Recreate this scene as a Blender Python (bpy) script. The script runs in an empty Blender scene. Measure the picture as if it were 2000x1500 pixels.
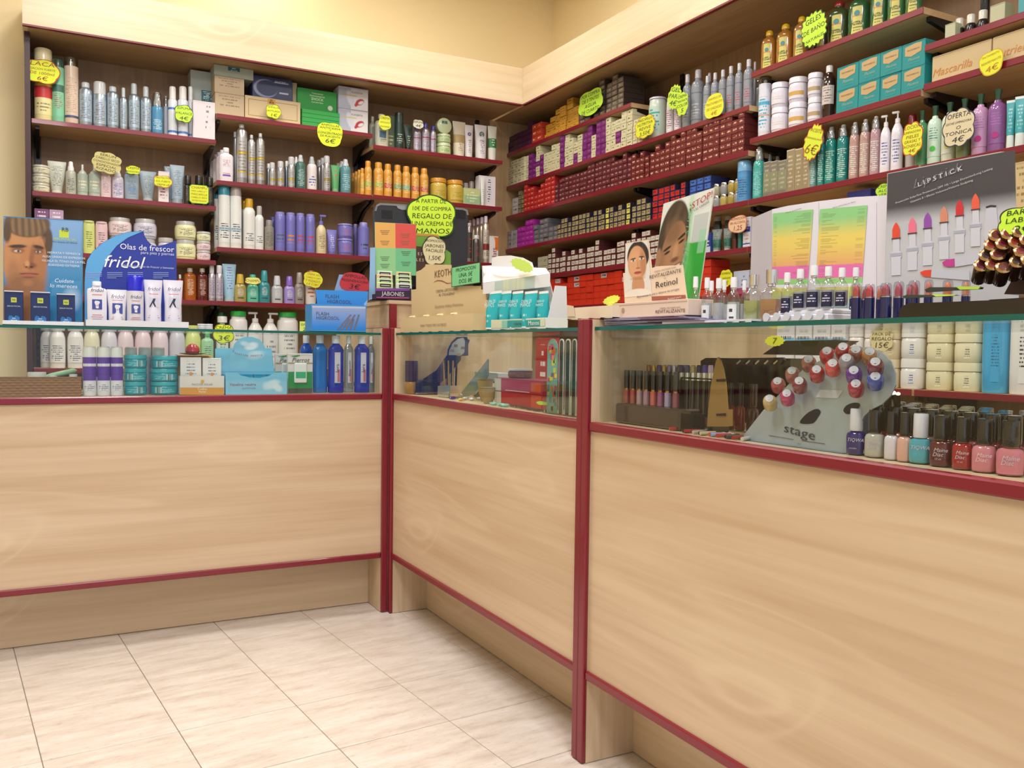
import bpy, bmesh, math, random
import numpy as np
from math import sin, cos, pi, radians
from mathutils import Vector, Matrix

S = bpy.context.scene
COL = S.collection
rnd = random.Random(7)

# ---------------------------------------------------------------- camera
CAM = np.array([-1.135, -3.1248, 1.0])
FPX = 1714.71
_Y, _P, _R = [radians(a) for a in (27.9464, -2.2305, .7442)]
FW = np.array([sin(_Y)*cos(_P), cos(_Y)*cos(_P), sin(_P)])
_r0 = np.array([cos(_Y), -sin(_Y), 0.0]); _u0 = np.cross(_r0, FW)
RT = _r0*cos(_R)+_u0*sin(_R); UP = _u0*cos(_R)-_r0*sin(_R)
cd = bpy.data.cameras.new('camera'); cam = bpy.data.objects.new('camera', cd); COL.objects.link(cam)
cd.sensor_width = 36.0; cd.lens = FPX*36/2000; cd.clip_start = .02
cam.matrix_world = Matrix(((RT[0], UP[0], -FW[0], CAM[0]), (RT[1], UP[1], -FW[1], CAM[1]), (RT[2], UP[2], -FW[2], CAM[2]), (0, 0, 0, 1)))
S.camera = cam

# ---------------------------------------------------------------- world, lamps, exposure
S.view_settings.view_transform = 'Standard'; S.view_settings.look = 'None'
S.view_settings.gamma = 1; S.view_settings.use_curve_mapping = False
S.view_settings.exposure = 0.15
W = bpy.data.worlds.new('daylight'); S.world = W; W.use_nodes = True
bgn = W.node_tree.nodes['Background']; bgn.inputs[0].default_value = (.82, .88, 1.0, 1); bgn.inputs[1].default_value = .9

def lamp(name, loc, size, power, col, aim=None, sy=None):
    l = bpy.data.lights.new(name, 'AREA'); l.shape = 'RECTANGLE'; l.size = size; l.size_y = sy or size
    l.energy = power; l.color = col
    o = bpy.data.objects.new(name, l); COL.objects.link(o); o.location = loc
    if aim is not None:
        o.rotation_euler = (Vector(aim)-Vector(loc)).to_track_quat('-Z', 'Y').to_euler()
    return o
WARM = (1.0, .955, .88); NEUT = (1.0, .965, .965)
lamp('ceiling_lamp', (-.9, -.3, 3.25), .5, 26, NEUT)
lamp('ceiling_lamp', (-1.5, -1.9, 3.25), .5, 30, NEUT)
lamp('ceiling_lamp', (-.3, -2.4, 3.25), .5, 30, NEUT)
lamp('ceiling_lamp', (-1.2, -4.2, 3.25), .5, 38, NEUT)
lamp('ceiling_lamp', (.55, .75, 3.25), .35, 13, WARM)
lamp('ceiling_lamp', (-.75, .8, 3.25), .3, 9, WARM)
lamp('ceiling_lamp', (.7, -.6, 3.25), .35, 13, WARM)
# small lamps over the canopy wash the yellow walls
lamp('wall_washer', (-.15, 1.56, 3.22), .12, 3.2, WARM, (-.15, 1.84, 2.6), .5)
lamp('wall_washer', (1.5, .35, 3.22), .12, 2.6, WARM, (1.76, .35, 2.6), .5)

# ---------------------------------------------------------------- pixel helpers: where a ray of the photograph meets a real plane
def ray(px, py): return FW+RT*(px-1000)/FPX+UP*(750-py)/FPX
def on(px, py, ax, v):
    d = ray(px, py); return CAM+d*((v-CAM[ax])/d[ax])

# ---------------------------------------------------------------- materials
def lin(h):
    h = h.lstrip('#'); r = []
    for i in (0, 2, 4):
        c = int(h[i:i+2], 16)/255; r.append(c/12.92 if c <= .04045 else ((c+.055)/1.055)**2.4)
    return (r[0], r[1], r[2], 1)
_m = {}
def newmat(key):
    m = bpy.data.materials.new(key[:50]); m.use_nodes = True
    return m, m.node_tree.nodes, m.node_tree.links, m.node_tree.nodes['Principled BSDF']
def M(h, rough=.42, metal=0., coat=0., trans=0.):
    k = ('M', h, rough, metal, coat, trans)
    if k not in _m:
        m, N, L, b = newmat('plain_'+h)
        b.inputs['Base Color'].default_value = lin(h); b.inputs['Roughness'].default_value = rough
        b.inputs['Metallic'].default_value = metal
        if coat: b.inputs['Coat Weight'].default_value = coat; b.inputs['Coat Roughness'].default_value = .08
        if trans: b.inputs['Transmission Weight'].default_value = trans; b.inputs['IOR'].default_value = 1.35
        nz = N.new('ShaderNodeTexNoise'); nz.inputs['Scale'].default_value = 60
        mr = N.new('ShaderNodeMapRange'); mr.inputs[3].default_value = max(0, rough-.05); mr.inputs[4].default_value = min(1, rough+.05)
        L.new(nz.outputs['Fac'], mr.inputs[0]); L.new(mr.outputs[0], b.inputs['Roughness'])
        _m[k] = m
    return _m[k]
def plas(h): return M(h, .28, 0, .25)
def metal(h): return M(h, .3, .75)
def paper(h): return M(h, .6)
def clearmat(h='EEF6F4', a=.2, rough=.03):
    """thin clear plastic or pane: part transparent, part glossy by the Fresnel angle"""
    k = ('C', h, a)
    if k not in _m:
        m, N, L, b = newmat('clear_'+h)
        out = N['Material Output']; N.remove(b)
        tr = N.new('ShaderNodeBsdfTransparent'); tr.inputs[0].default_value = lin(h)
        gl = N.new('ShaderNodeBsdfGlossy'); gl.inputs['Roughness'].default_value = rough
        lw = N.new('ShaderNodeLayerWeight'); lw.inputs[0].default_value = .5
        pw = N.new('ShaderNodeMath'); pw.operation = 'POWER'; pw.inputs[1].default_value = 4.6; L.new(lw.outputs['Facing'], pw.inputs[0])
        ad = N.new('ShaderNodeMath'); ad.operation = 'MULTIPLY_ADD'; ad.inputs[1].default_value = .6; ad.inputs[2].default_value = a*.22; ad.use_clamp = True
        mx = N.new('ShaderNodeMixShader')
        L.new(pw.outputs[0], ad.inputs[0]); L.new(ad.outputs[0], mx.inputs[0]); L.new(tr.outputs[0], mx.inputs[1]); L.new(gl.outputs[0], mx.inputs[2])
        L.new(mx.outputs[0], out.inputs[0]); _m[k] = m
    return _m[k]
def wood(h1='D6BFA0', h2='C2A685', along=0, key='', rough=.38, big=1.0):
    """beech laminate, grain along one object axis, with cathedral figures"""
    k = ('W', h1, h2, along, key)
    if k not in _m:
        m, N, L, b = newmat('beech_laminate')
        tc = N.new('ShaderNodeTexCoord')
        def noise(acr, alo, det=2, dist=0., sh=0.):
            mp = N.new('ShaderNodeMapping'); sc = [acr]*3; sc[along] = alo; mp.inputs['Scale'].default_value = sc; mp.inputs['Location'].default_value = (sh, sh, sh)
            L.new(tc.outputs['Object'], mp.inputs[0]); n = N.new('ShaderNodeTexNoise'); n.inputs['Scale'].default_value = big; n.inputs['Detail'].default_value = det; n.inputs['Distortion'].default_value = dist
            L.new(mp.outputs[0], n.inputs['Vector']); return n.outputs['Fac']
        def mr(x, a, b_, c, d):
            n = N.new('ShaderNodeMapRange'); L.new(x, n.inputs[0])
            for i, v in enumerate((a, b_, c, d)): n.inputs[i+1].default_value = v
            return n.outputs[0]
        def ma(op, x, y):
            n = N.new('ShaderNodeMath'); n.operation = op; L.new(x, n.inputs[0])
            if isinstance(y, (int, float)): n.inputs[1].default_value = y
            else: L.new(y, n.inputs[1])
            return n.outputs[0]
        fine = noise(70, 2.2, 3); band = noise(14, .9, 2, .3, 4.); broad = noise(5.0, 1.1, 1, .4, 9.)
        lines = ma('POWER', ma('MULTIPLY_ADD', ma('SINE', ma('MULTIPLY', broad, 75), 0), .5), 3.0)
        lines.node.inputs[0].links[0].from_node.inputs[2].default_value = .5
        isl = ma('MULTIPLY', lines, mr(broad, .56, .64, 0, 1))
        f = ma('ADD', ma('MULTIPLY', fine, .35), ma('MULTIPLY', band, .65))
        cr = N.new('ShaderNodeValToRGB'); cr.color_ramp.elements[0].position = .36; cr.color_ramp.elements[0].color = lin(h1)
        cr.color_ramp.elements[1].position = .66; cr.color_ramp.elements[1].color = lin(h2)
        L.new(f, cr.inputs[0])
        mx = N.new('ShaderNodeMix'); mx.data_type = 'RGBA'; L.new(ma('MULTIPLY', isl, .5), mx.inputs[0]); L.new(cr.outputs[0], mx.inputs[6])
        c1 = lin(h1); mx.inputs[7].default_value = (min(1, c1[0]*1.1), min(1, c1[1]*1.13), min(1, c1[2]*1.16), 1)
        L.new(mx.outputs[2], b.inputs['Base Color'])
        b.inputs['Roughness'].default_value = rough; _m[k] = m
    return _m[k]
def pm(bg, ink='3A3A3A', rows=9, v0=.08, v1=.9, u0=.1, u1=.9, bands=(), cols=14, rough=.4, met=0., duty=.42):
    rows = rows*1.4 if rows > 3 else rows; cols = cols*1.5
    """printed surface: colour bands and rows of small print, from the UV of the label"""
    k = ('P', bg, ink, rows, v0, v1, u0, u1, tuple(bands), cols, met, duty)
    if k in _m: return _m[k]
    m, N, L, b = newmat('print_'+bg)
    b.inputs['Roughness'].default_value = rough; b.inputs['Metallic'].default_value = met
    uv = N.new('ShaderNodeUVMap'); sp = N.new('ShaderNodeSeparateXYZ'); L.new(uv.outputs[0], sp.inputs[0])
    u, v = sp.outputs[0], sp.outputs[1]
    def ma(op, a, c=None):
        n = N.new('ShaderNodeMath'); n.operation = op
        for i, x in enumerate((a, c)):
            if x is None: continue
            if isinstance(x, (int, float)): n.inputs[i].default_value = x
            else: L.new(x, n.inputs[i])
        return n.outputs[0]
    rv = ma('MULTIPLY', v, rows); rid = ma('FLOOR', rv); fr = ma('FRACT', rv)
    m1 = ma('LESS_THAN', fr, duty)
    cb = N.new('ShaderNodeCombineXYZ'); L.new(ma('FLOOR', ma('MULTIPLY', u, cols*2)), cb.inputs[0]); L.new(rid, cb.inputs[1])
    wn = N.new('ShaderNodeTexWhiteNoise'); wn.noise_dimensions = '2D'; L.new(cb.outputs[0], wn.inputs['Vector'])
    m2 = ma('GREATER_THAN', wn.outputs['Value'], .3)
    w1 = N.new('ShaderNodeTexWhiteNoise'); w1.noise_dimensions = '1D'; L.new(rid, w1.inputs['W'])
    ln = ma('ADD', ma('MULTIPLY', w1.outputs['Value'], .7), .28)
    uc, hs = (u0+u1)/2, (u1-u0)/2
    m3 = ma('LESS_THAN', ma('DIVIDE', ma('ABSOLUTE', ma('SUBTRACT', u, uc)), hs), ln)
    m4 = ma('MULTIPLY', ma('GREATER_THAN', v, v0), ma('LESS_THAN', v, v1))
    mask = ma('MULTIPLY', ma('MULTIPLY', m1, m2), ma('MULTIPLY', m3, m4))
    def mix(f, a, bcol):
        n = N.new('ShaderNodeMix'); n.data_type = 'RGBA'; L.new(f, n.inputs[0])
        if isinstance(a, tuple): n.inputs[6].default_value = a
        else: L.new(a, n.inputs[6])
        n.inputs[7].default_value = bcol; return n.outputs[2]
    c = lin(bg)
    for (a0, a1, hc) in bands:
        c = mix(ma('MULTIPLY', ma('GREATER_THAN', v, a0), ma('LESS_THAN', v, a1)), c, lin(hc))
    c = mix(mask, c, lin(ink)); L.new(c, b.inputs['Base Color']); _m[k] = m
    return m
def painted(rough=.4):
    k = ('paint', rough)
    if k not in _m:
        m, N, L, b = newmat('printed_picture'); a = N.new('ShaderNodeAttribute'); a.attribute_name = 'Col'
        L.new(a.outputs['Color'], b.inputs['Base Color']); b.inputs['Roughness'].default_value = rough; _m[k] = m
    return _m[k]
RED = M('7C1828', .3, 0, .2); RED2 = M('7A1A28', .34)
DARK = M('1A1416', .35); CHROME = M('D8D8D8', .15, 1.0); GOLD = M('B89350', .25, .9)
WOODX = wood(along=0); WOODY = wood(along=1); WOODZ = wood(along=2)

# ---------------------------------------------------------------- objects
def thing(name, label, cat, loc=(0, 0, 0), rz=0, group=None, rx=0, ry=0):
    o = bpy.data.objects.new(name, None); COL.objects.link(o); o.empty_display_size = .02
    o.location = loc; o.rotation_euler = (rx, ry, rz); o['label'] = label; o['category'] = cat
    if group: o['group'] = group
    return o
def obj(name, me, mat=None, parent=None, loc=(0, 0, 0), rot=(0, 0, 0), scale=None):
    o = bpy.data.objects.new(name, me); COL.objects.link(o); o.location = loc; o.rotation_euler = rot
    if scale: o.scale = scale
    if parent is not None: o.parent = parent
    if mat is not None:
        if me.materials and me.materials[0] != mat: me = me.copy(); me.materials.clear(); o.data = me
        if not me.materials: me.materials.append(mat)
    return o
def tag(o, label, cat, group=None):
    o['label'] = label; o['category'] = cat
    if group: o['group'] = group
    return o
def struct(name, me, mat, loc=(0, 0, 0), rot=(0, 0, 0), parent=None):
    o = obj(name, me, mat, parent, loc, rot)
    if parent is None: o['kind'] = 'structure'
    return o
def mesh(vs, fs, smooth=False, uvs=None, name='m'):
    me = bpy.data.meshes.new(name); me.from_pydata([tuple(v) for v in vs], [], fs)
    if uvs is not None:
        ul = me.uv_layers.new(name='UVMap')
        for l in me.loops: ul.data[l.index].uv = uvs[l.vertex_index]
    if smooth:
        me.polygons.foreach_set('use_smooth', [True]*len(me.polygons)); me.set_sharp_from_angle(angle=.75)
    me.update(); return me
_bc = {}
def box(w, d, h, bev=0.0):
    """box standing on its origin, centred in x and y"""
    k = (round(w, 4), round(d, 4), round(h, 4), bev)
    if k in _bc: return _bc[k].copy()
    bm = bmesh.new(); bmesh.ops.create_cube(bm, size=1)
    for v in bm.verts: v.co = Vector((v.co.x*w, v.co.y*d, (v.co.z+.5)*h))
    if bev: bmesh.ops.bevel(bm, geom=list(bm.edges), offset=bev, segments=1, affect='EDGES')
    me = bpy.data.meshes.new('box'); bm.to_mesh(me); bm.free(); _bc[k] = me
    return me.copy()
def bx(x0, x1, y0, y1, z0, z1, bev=0):
    """box mesh given by its world extents; returns mesh, location"""
    return box(abs(x1-x0), abs(y1-y0), abs(z1-z0), bev), ((x0+x1)/2, (y0+y1)/2, min(z0, z1))
def lathe(prof, n=20, sx=1., sy=1., p=2.0, hh=None):
    vs, uv = [], []; H = hh or max(z for r, z in prof) or 1
    for r, z in prof:
        for i in range(n):
            t = 2*pi*i/n+pi/2; c, s = cos(t), sin(t)
            if p != 2:
                q = (abs(c)**p+abs(s)**p)**(-1/p); c *= q; s *= q
            vs.append((r*c*sx, r*s*sy, z)); uv.append((i/n, z/H))
    fs = [tuple(range(n))[::-1]]
    for j in range(len(prof)-1):
        a, b = j*n, (j+1)*n
        for i in range(n): k = (i+1) % n; fs.append((a+i, a+k, b+k, b+i))
    b = (len(prof)-1)*n; fs.append(tuple(range(b, b+n)))
    return mesh(vs, fs, True, uv)
def patch(r, ang, z0, z1, n=10, sx=1., sy=1.):
    """curved label on a round body, its middle facing -Y"""
    vs, uv = [], []
    for z, vv in ((z0, 0), (z1, 1)):
        for i in range(n+1):
            t = -pi/2+(i/n-.5)*ang; vs.append((r*cos(t)*sx, r*sin(t)*sy, z)); uv.append((i/n, vv))
    fs = [(i, i+1, n+2+i, n+1+i) for i in range(n)]
    return mesh(vs, fs, True, uv)
def flat(w, h, z0=0, y=0):
    return mesh([(-w/2, y, z0), (w/2, y, z0), (w/2, y, z0+h), (-w/2, y, z0+h)], [(0, 1, 2, 3)], uvs=[(0, 0), (1, 0), (1, 1), (0, 1)])
def plate(pts, t=.0012, name='m'):
    """outline in x,z extruded to a thin plate, front at y=-t/2"""
    n = len(pts); vs = [(x, -t/2, z) for x, z in pts]+[(x, t/2, z) for x, z in pts]
    fs = [tuple(range(n)), tuple(range(n, 2*n))[::-1]]+[(i, n+i, n+(i+1) % n, (i+1) % n) for i in range(n)]
    return mesh(vs, fs)
def prism(pts, y0, y1):
    n = len(pts); vs = [(x, y0, z) for x, z in pts]+[(x, y1, z) for x, z in pts]
    return mesh(vs, [tuple(range(n)), tuple(range(n, 2*n))[::-1]]+[(i, n+i, n+(i+1) % n, (i+1) % n) for i in range(n)])
def smooth_pts(pts, k=6):
    n = len(pts); out = []
    for i in range(n):
        p0, p1, p2, p3 = [np.array(pts[(i+j-1) % n], float) for j in range(4)]
        for s in range(k):
            t = s/k; out.append(tuple(.5*((2*p1)+(-p0+p2)*t+(2*p0-5*p1+4*p2-p3)*t*t+(-p0+3*p1-3*p2+p3)*t**3)))
    return out
def text(parent, s, size, x, z, mat, y=-.001, align='CENTER', shear=0., rz=0, rx=0, xs=1., name='lettering'):
    c = bpy.data.curves.new('text', 'FONT'); c.body = s; c.size = size; c.align_x = align; c.align_y = 'CENTER'; c.shear = shear
    c.resolution_u = 2; c.materials.append(mat); c.fill_mode = 'FRONT' if hasattr(c, 'fill_mode') and False else c.fill_mode
    o = bpy.data.objects.new(name, c); COL.objects.link(o); o.parent = parent
    o.rotation_euler = (pi/2+rx, rz, 0); o.location = (x, y, z); o.scale = (xs, 1, 1)
    return o
def paint(w, h, nx, ny, bg, ops, rough=.35):
    """a printed picture: a fine grid whose points carry the print's colours, painted with soft ellipses and rectangles"""
    U, V = np.meshgrid(np.linspace(0, 1, nx+1), np.linspace(0, 1, ny+1)); C = np.zeros(U.shape+(3,)); C[:] = lin(bg)[:3]
    A = w/h
    for o in ops:
        if o[0] == 'e':
            _, cx, cy, rx, ry, col, soft, rot, al = o+(.1, 0, 1)[len(o)-6:]
            du, dv = (U-cx)*A, V-cy; c, s = cos(rot), sin(rot)
            X = (du*c+dv*s)/(rx*A); Y = (-du*s+dv*c)/ry
            D = np.sqrt(X*X+Y*Y); k = np.clip((1-D)/soft+.5, 0, 1)*al
        elif o[0] == 'r':
            _, x0, y0, x1, y1, col = o[:6]; k = ((U >= x0)&(U <= x1)&(V >= y0)&(V <= y1))*(o[6] if len(o) > 6 else 1.)
        elif o[0] == 'g':
            _, y0, y1, col = o[:4]; k = np.clip((V-y0)/(y1-y0), 0, 1)
        elif o[0] == 's':      # noise streaks clipped to an ellipse (hair)
            _, cx, cy, rx, ry, col, fx, fy, al = o
            D = np.sqrt(((U-cx)/rx)**2+((V-cy)/ry)**2); k = np.clip((1-D)*4, 0, 1)*np.clip(.5+.5*np.sin(U*fx+V*fy+3*np.sin(V*9+U*5)), 0, 1)*al
        C += (np.array(lin(col)[:3])-C)*k[..., None]
    vs = [((u-.5)*w, 0, v*h) for u, v in zip(U.ravel(), V.ravel())]
    fs = [(j*(nx+1)+i, j*(nx+1)+i+1, (j+1)*(nx+1)+i+1, (j+1)*(nx+1)+i) for j in range(ny) for i in range(nx)]
    me = mesh(vs, fs); at = me.color_attributes.new('Col', 'FLOAT_COLOR', 'POINT')
    a = np.ones((U.size, 4), np.float32); a[:, :3] = C.reshape(-1, 3); at.data.foreach_set('color', a.ravel())
    me.materials.append(painted(rough)); return me

# ---------------------------------------------------------------- room
RX, RY, H0 = 1.76, 1.84, 3.3
ywall = M('EBCB86', .8)
def wallmat():
    m, N, L, b = newmat('yellow_plaster'); n = N.new('ShaderNodeTexNoise'); n.inputs['Scale'].default_value = 3
    mx = N.new('ShaderNodeMix'); mx.data_type = 'RGBA'; mx.inputs[6].default_value = lin('F8E9C0'); mx.inputs[7].default_value = lin('F4DFAE')
    L.new(n.outputs['Fac'], mx.inputs[0]); L.new(mx.outputs[2], b.inputs['Base Color']); b.inputs['Roughness'].default_value = .85
    n2 = N.new('ShaderNodeTexNoise'); n2.inputs['Scale'].default_value = 180; bp = N.new('ShaderNodeBump'); bp.inputs['Strength'].default_value = .05
    L.new(n2.outputs['Fac'], bp.inputs['Height']); L.new(bp.outputs[0], b.inputs['Normal']); return m
YW = wallmat()
def sb(name, e, mat): me, l = bx(*e); return struct(name, me, mat, l)
sb('wall_back', (-4, RX+.1, RY, RY+.1, 0, H0), YW)
sb('wall_right', (RX, RX+.1, -6, RY, 0, H0), YW)
sb('wall_left', (-4.1, -4, -6, RY, 0, H0), YW)
sb('ceiling', (-4.1, RX+.1, -6, RY+.1, H0, H0+.1), M('F4EFE2', .9))
# floor: a bed of joint mortar and every tile a piece of its own
floor = sb('floor', (-4, RX, -6, RY, -.06, -.0035), M('8F877A', .9))
def tilemat():
    m, N, L, b = newmat('stone_tile')
    tc = N.new('ShaderNodeTexCoord'); oi = N.new('ShaderNodeObjectInfo'); ad = N.new('ShaderNodeVectorMath'); ad.operation = 'ADD'
    sc = N.new('ShaderNodeVectorMath'); sc.operation = 'SCALE'; sc.inputs[0].default_value = (37, 19, 0); L.new(oi.outputs['Random'], sc.inputs['Scale'])
    L.new(tc.outputs['Object'], ad.inputs[0]); L.new(sc.outputs[0], ad.inputs[1])
    mp = N.new('ShaderNodeMapping'); mp.inputs['Scale'].default_value = (3, 13, 1); L.new(ad.outputs[0], mp.inputs[0])
    n = N.new('ShaderNodeTexNoise'); n.inputs['Scale'].default_value = 1.6; n.inputs['Detail'].default_value = 7; n.inputs['Roughness'].default_value = .7; n.inputs['Distortion'].default_value = .15
    L.new(mp.outputs[0], n.inputs['Vector'])
    cr = N.new('ShaderNodeValToRGB'); e = cr.color_ramp.elements; e[0].position = .3; e[0].color = lin('C4B6A8'); e[1].position = .62; e[1].color = lin('E6DDD4')
    x = e.new(.44); x.color = lin('D8CCC0')
    L.new(n.outputs['Fac'], cr.inputs[0])
    mp3 = N.new('ShaderNodeMapping'); mp3.inputs['Scale'].default_value = (40, 170, 1); L.new(ad.outputs[0], mp3.inputs[0])
    n3 = N.new('ShaderNodeTexNoise'); n3.inputs['Scale'].default_value = 1.2; n3.inputs['Detail'].default_value = 3; L.new(mp3.outputs[0], n3.inputs['Vector'])
    c3 = N.new('ShaderNodeValToRGB'); c3.color_ramp.elements[0].position = .27; c3.color_ramp.elements[0].color = (.74, .7, .66, 1); c3.color_ramp.elements[1].position = .4; c3.color_ramp.elements[1].color = (1, 1, 1, 1)
    L.new(n3.outputs['Fac'], c3.inputs[0])
    mx = N.new('ShaderNodeMix'); mx.data_type = 'RGBA'; mx.blend_type = 'MULTIPLY'; mx.inputs[0].default_value = .8; L.new(cr.outputs[0], mx.inputs[6]); L.new(c3.outputs[0], mx.inputs[7])
    L.new(mx.outputs[2], b.inputs['Base Color']); b.inputs['Roughness'].default_value = .33; return m
TILE = tilemat(); tl = box(.3125, .3075, .006, .0008); tl.materials.append(TILE)
TH = radians(5.3); ux, uy = cos(TH), sin(TH)
for i in range(-6, 4):
    for j in range(-7, 5):
        a, c = (i+.5)*.3145, (j+.5)*.3105
        x, y = -.525+a*ux-c*uy, -.717+a*uy+c*ux
        if -3 < x < .38 and -2.9 < y < .35:
            o = obj('tile', tl, None, floor, (x, y, .0575-.0035), (0, 0, TH+(pi if (i*7+j*3) % 2 else 0)))
            o.location = (x-floor.location.x, y-floor.location.y, -.006-floor.location.z)

# ---------------------------------------------------------------- counters
ZP, ZG, ZR1, ZR0, ZB1, ZB0, REC = 1.077, 1.057, .8307, .8086, .229, .208, .151
GLASS = clearmat('FBFEFD', .12)
def edgeglass():
    m, N, L, b = newmat('green_glass_edge'); b.inputs['Base Color'].default_value = lin('0E5A50'); b.inputs['Roughness'].default_value = .12; return m
GEDGE = edgeglass()
def counter(name, label, L_, inv, panels=(True, True), back=None, D=.6):
    """local frame: the run is along +x from 0 to L_, its front at y=0, the depth +y; inv places it"""
    t = thing(name, label, 'counter', *inv)
    def P(n, e, m, par=t, lb=None):
        me, l = bx(*e); o = obj(n, me, m, par, l)
        if lb: o['label'] = lb
        return o
    T = .025
    for k, on_ in enumerate(panels):
        if not on_: continue
        x0, x1 = ((0, T), (L_-T, L_))[k]
        s = P('side_panel', (x0+.0005, x1-.0005, .012, D, .002, ZP-.002), WOODZ)
        e = obj('edge_strip', box(T-.001, .012, ZP-.003, .0025), RED, t, ((x0+x1)/2, .006, .002))
        P('back_edge', (x0+.001, x1-.001, D+.0004, D+.0015, .002, ZP-.002), RED2)
        P('top_strip', (x0+.0005, x1-.0005, .012, D, ZP-.002, ZP), RED2)
    a, b_ = (T if panels[0] else 0), (L_-T if panels[1] else L_)
    P('front_panel', (a, b_, .013, .031, ZB1, ZR0), WOODX if inv[1] == 0 else WOODX, lb='pale beech laminate panel')
    obj('top_rail', box(b_-a, .026, ZR1-ZR0, .003), RED, t, ((a+b_)/2, .018, ZR0))
    obj('bottom_rail', box(b_-a, .026, ZB1-ZB0, .003), RED, t, ((a+b_)/2, .018, ZB0))
    P('plinth', (a, b_, REC, REC+.018, .003, ZB0), WOODX)
    P('deck', (a, b_, .031, D, ZR1-.022, ZR1-.001), wood('E2CBA6', 'D2B48A', 0, 'deck'))
    P('front_glass', (a+.002, b_-.002, .034, .040, ZR1, ZG-.009), GLASS)
    P('glass_top', (a+.002, b_-.002, .022, D, ZG-.008, ZG), GLASS)
    P('glass_edge', (a+.002, b_-.002, .016, .022, ZG-.0085, ZG), GEDGE)
    if back:
        for x0, x1 in back:
            P('back_panel', (x0, x1, D-.05, D-.035, ZR1, ZG-.01), WOODZ)
            P('back_edge', (x1, x1+.022, D-.055, D-.033, ZR1, ZG-.01), RED2)
    return t
YP2 = -1.369
counter('display_counter', 'long display counter on the left with red edging, facing the camera', 1.9, ((-1.9, 0, 0), 0))
counter('display_counter', 'middle display counter between the corner post and the near red post', -YP2-.025, ((0, 0, 0), -pi/2))
counter('display_counter', 'nearest display counter at the right holding the nail polish', 1.9, ((0, YP2+.025, 0), -pi/2))
# raised cash stand at the inner corner
t = thing('cash_stand', 'raised beech stand with red edge at the counter corner', 'stand', (0, 0, 0))
for n, e, m in (('side_panel', (.02, .042, .055, .335, 1.058, 1.168), WOODY), ('edge_strip', (.018, .044, .04, .055, 1.058, 1.168), RED), ('front_panel', (.044, .46, .06, .078, 1.058, 1.168), WOODX),
                ('side_panel', (.44, .46, .078, .335, 1.058, 1.168), WOODY), ('top_board', (.016, .464, .05, .345, 1.169, 1.183), WOODX), ('base', (.016, .464, .05, .345, 1.0575, 1.0585), WOODX)):
    me, l = bx(*e); obj(n, me, m, t, l)
# corner deck below the stand
me, l = bx(.002, .6, .002, .6, .002, 1.056); c = tag(obj('corner_cabinet', me, WOODX, None, l), 'beech corner cabinet under the raised cash stand', 'cabinet')

# ---------------------------------------------------------------- shelving: back panels, uprights, canopy, boards
WB, VB = 1.822, 1.738
PANB = wood('A98A68', '95765A', 2, 'back', .5); SHW = wood('D8B98F', 'C7A274', 0, 'shelf', .45)  # PANB: the same beech made darker, shade behind the shelves put into its colour
for k, (x0, x1) in enumerate(((-1.21, -.372), (-.37, .45), (.452, 1.30))):
    me, l = bx(x0, x1, WB, RY-.002, .02, 2.42); struct('trim_%d' % (k+1), me, PANB, l)
for k, (y0, y1) in enumerate(((.476, 1.80), (-.355, .474), (-1.163, -.357), (-2.1, -1.165))):
    me, l = bx(VB, RX-.002, y0, y1, .02, 2.42); struct('trim_%d' % (k+4), me, PANB, l)
me, l = bx(1.3, VB, 1.805, WB+.01, .02, 2.42); struct('trim_8', me, wood('CDAE84', 'B8946A', 2, 'lite'), l)
me, l = bx(-1.215, -1.192, 1.50, WB, .02, 2.42); e = struct('trim_9', me, M('3A1517', .4), l)
def canopy(label, x0, x1, rz, loc, ext):
    t = thing('shelf_canopy', label, 'canopy', loc, rz)
    return t
FZ0, FZ1, WF, VF = 2.42, 2.628, 1.407, 1.313
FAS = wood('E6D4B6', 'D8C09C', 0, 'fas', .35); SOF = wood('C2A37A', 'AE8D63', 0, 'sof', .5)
t = thing('shelf_canopy', 'pale beech canopy over the back wall shelves', 'canopy', (0, 0, 0))
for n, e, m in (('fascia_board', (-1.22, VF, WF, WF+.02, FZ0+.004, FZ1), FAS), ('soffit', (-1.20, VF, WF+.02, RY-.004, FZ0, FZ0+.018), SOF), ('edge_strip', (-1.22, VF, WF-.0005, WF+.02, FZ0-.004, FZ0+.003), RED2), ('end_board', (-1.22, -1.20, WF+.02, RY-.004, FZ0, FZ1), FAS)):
    me, l = bx(*e); obj(n, me, m, t, l)
t = thing('shelf_canopy', 'pale beech canopy over the right wall shelves', 'canopy', (0, 0, 0))
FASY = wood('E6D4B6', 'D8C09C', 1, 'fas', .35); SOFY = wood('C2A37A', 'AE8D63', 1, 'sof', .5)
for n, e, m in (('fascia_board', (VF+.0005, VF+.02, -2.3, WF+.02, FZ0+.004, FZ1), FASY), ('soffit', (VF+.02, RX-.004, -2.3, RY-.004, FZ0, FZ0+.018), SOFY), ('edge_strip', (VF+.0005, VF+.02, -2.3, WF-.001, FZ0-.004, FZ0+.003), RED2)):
    me, l = bx(*e); obj(n, me, m, t, l)
def upright(x, y, rz, label):
    t = thing('shelf_upright', label, 'upright', (x, y, .02), rz)
    obj('rail', box(.026, .012, 2.39, .001), DARK, t)
    sl = box(.005, .002, .016)
    sl.materials.append(M('4A4548', .4))
    for i in range(44):
        for s in (-1, 1): obj('slot', sl, None, t, (s*.006, -.0063, .9+i*.034))
for x, w_ in ((-1.165, 'at the left end of the back wall'), (-.372, 'between left and middle bays'), (.45, 'between middle and corner bays'), (1.22, 'at the right end of the back wall')):
    upright(x, WB-.0065, 0, 'black slotted shelf upright '+w_)
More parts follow.
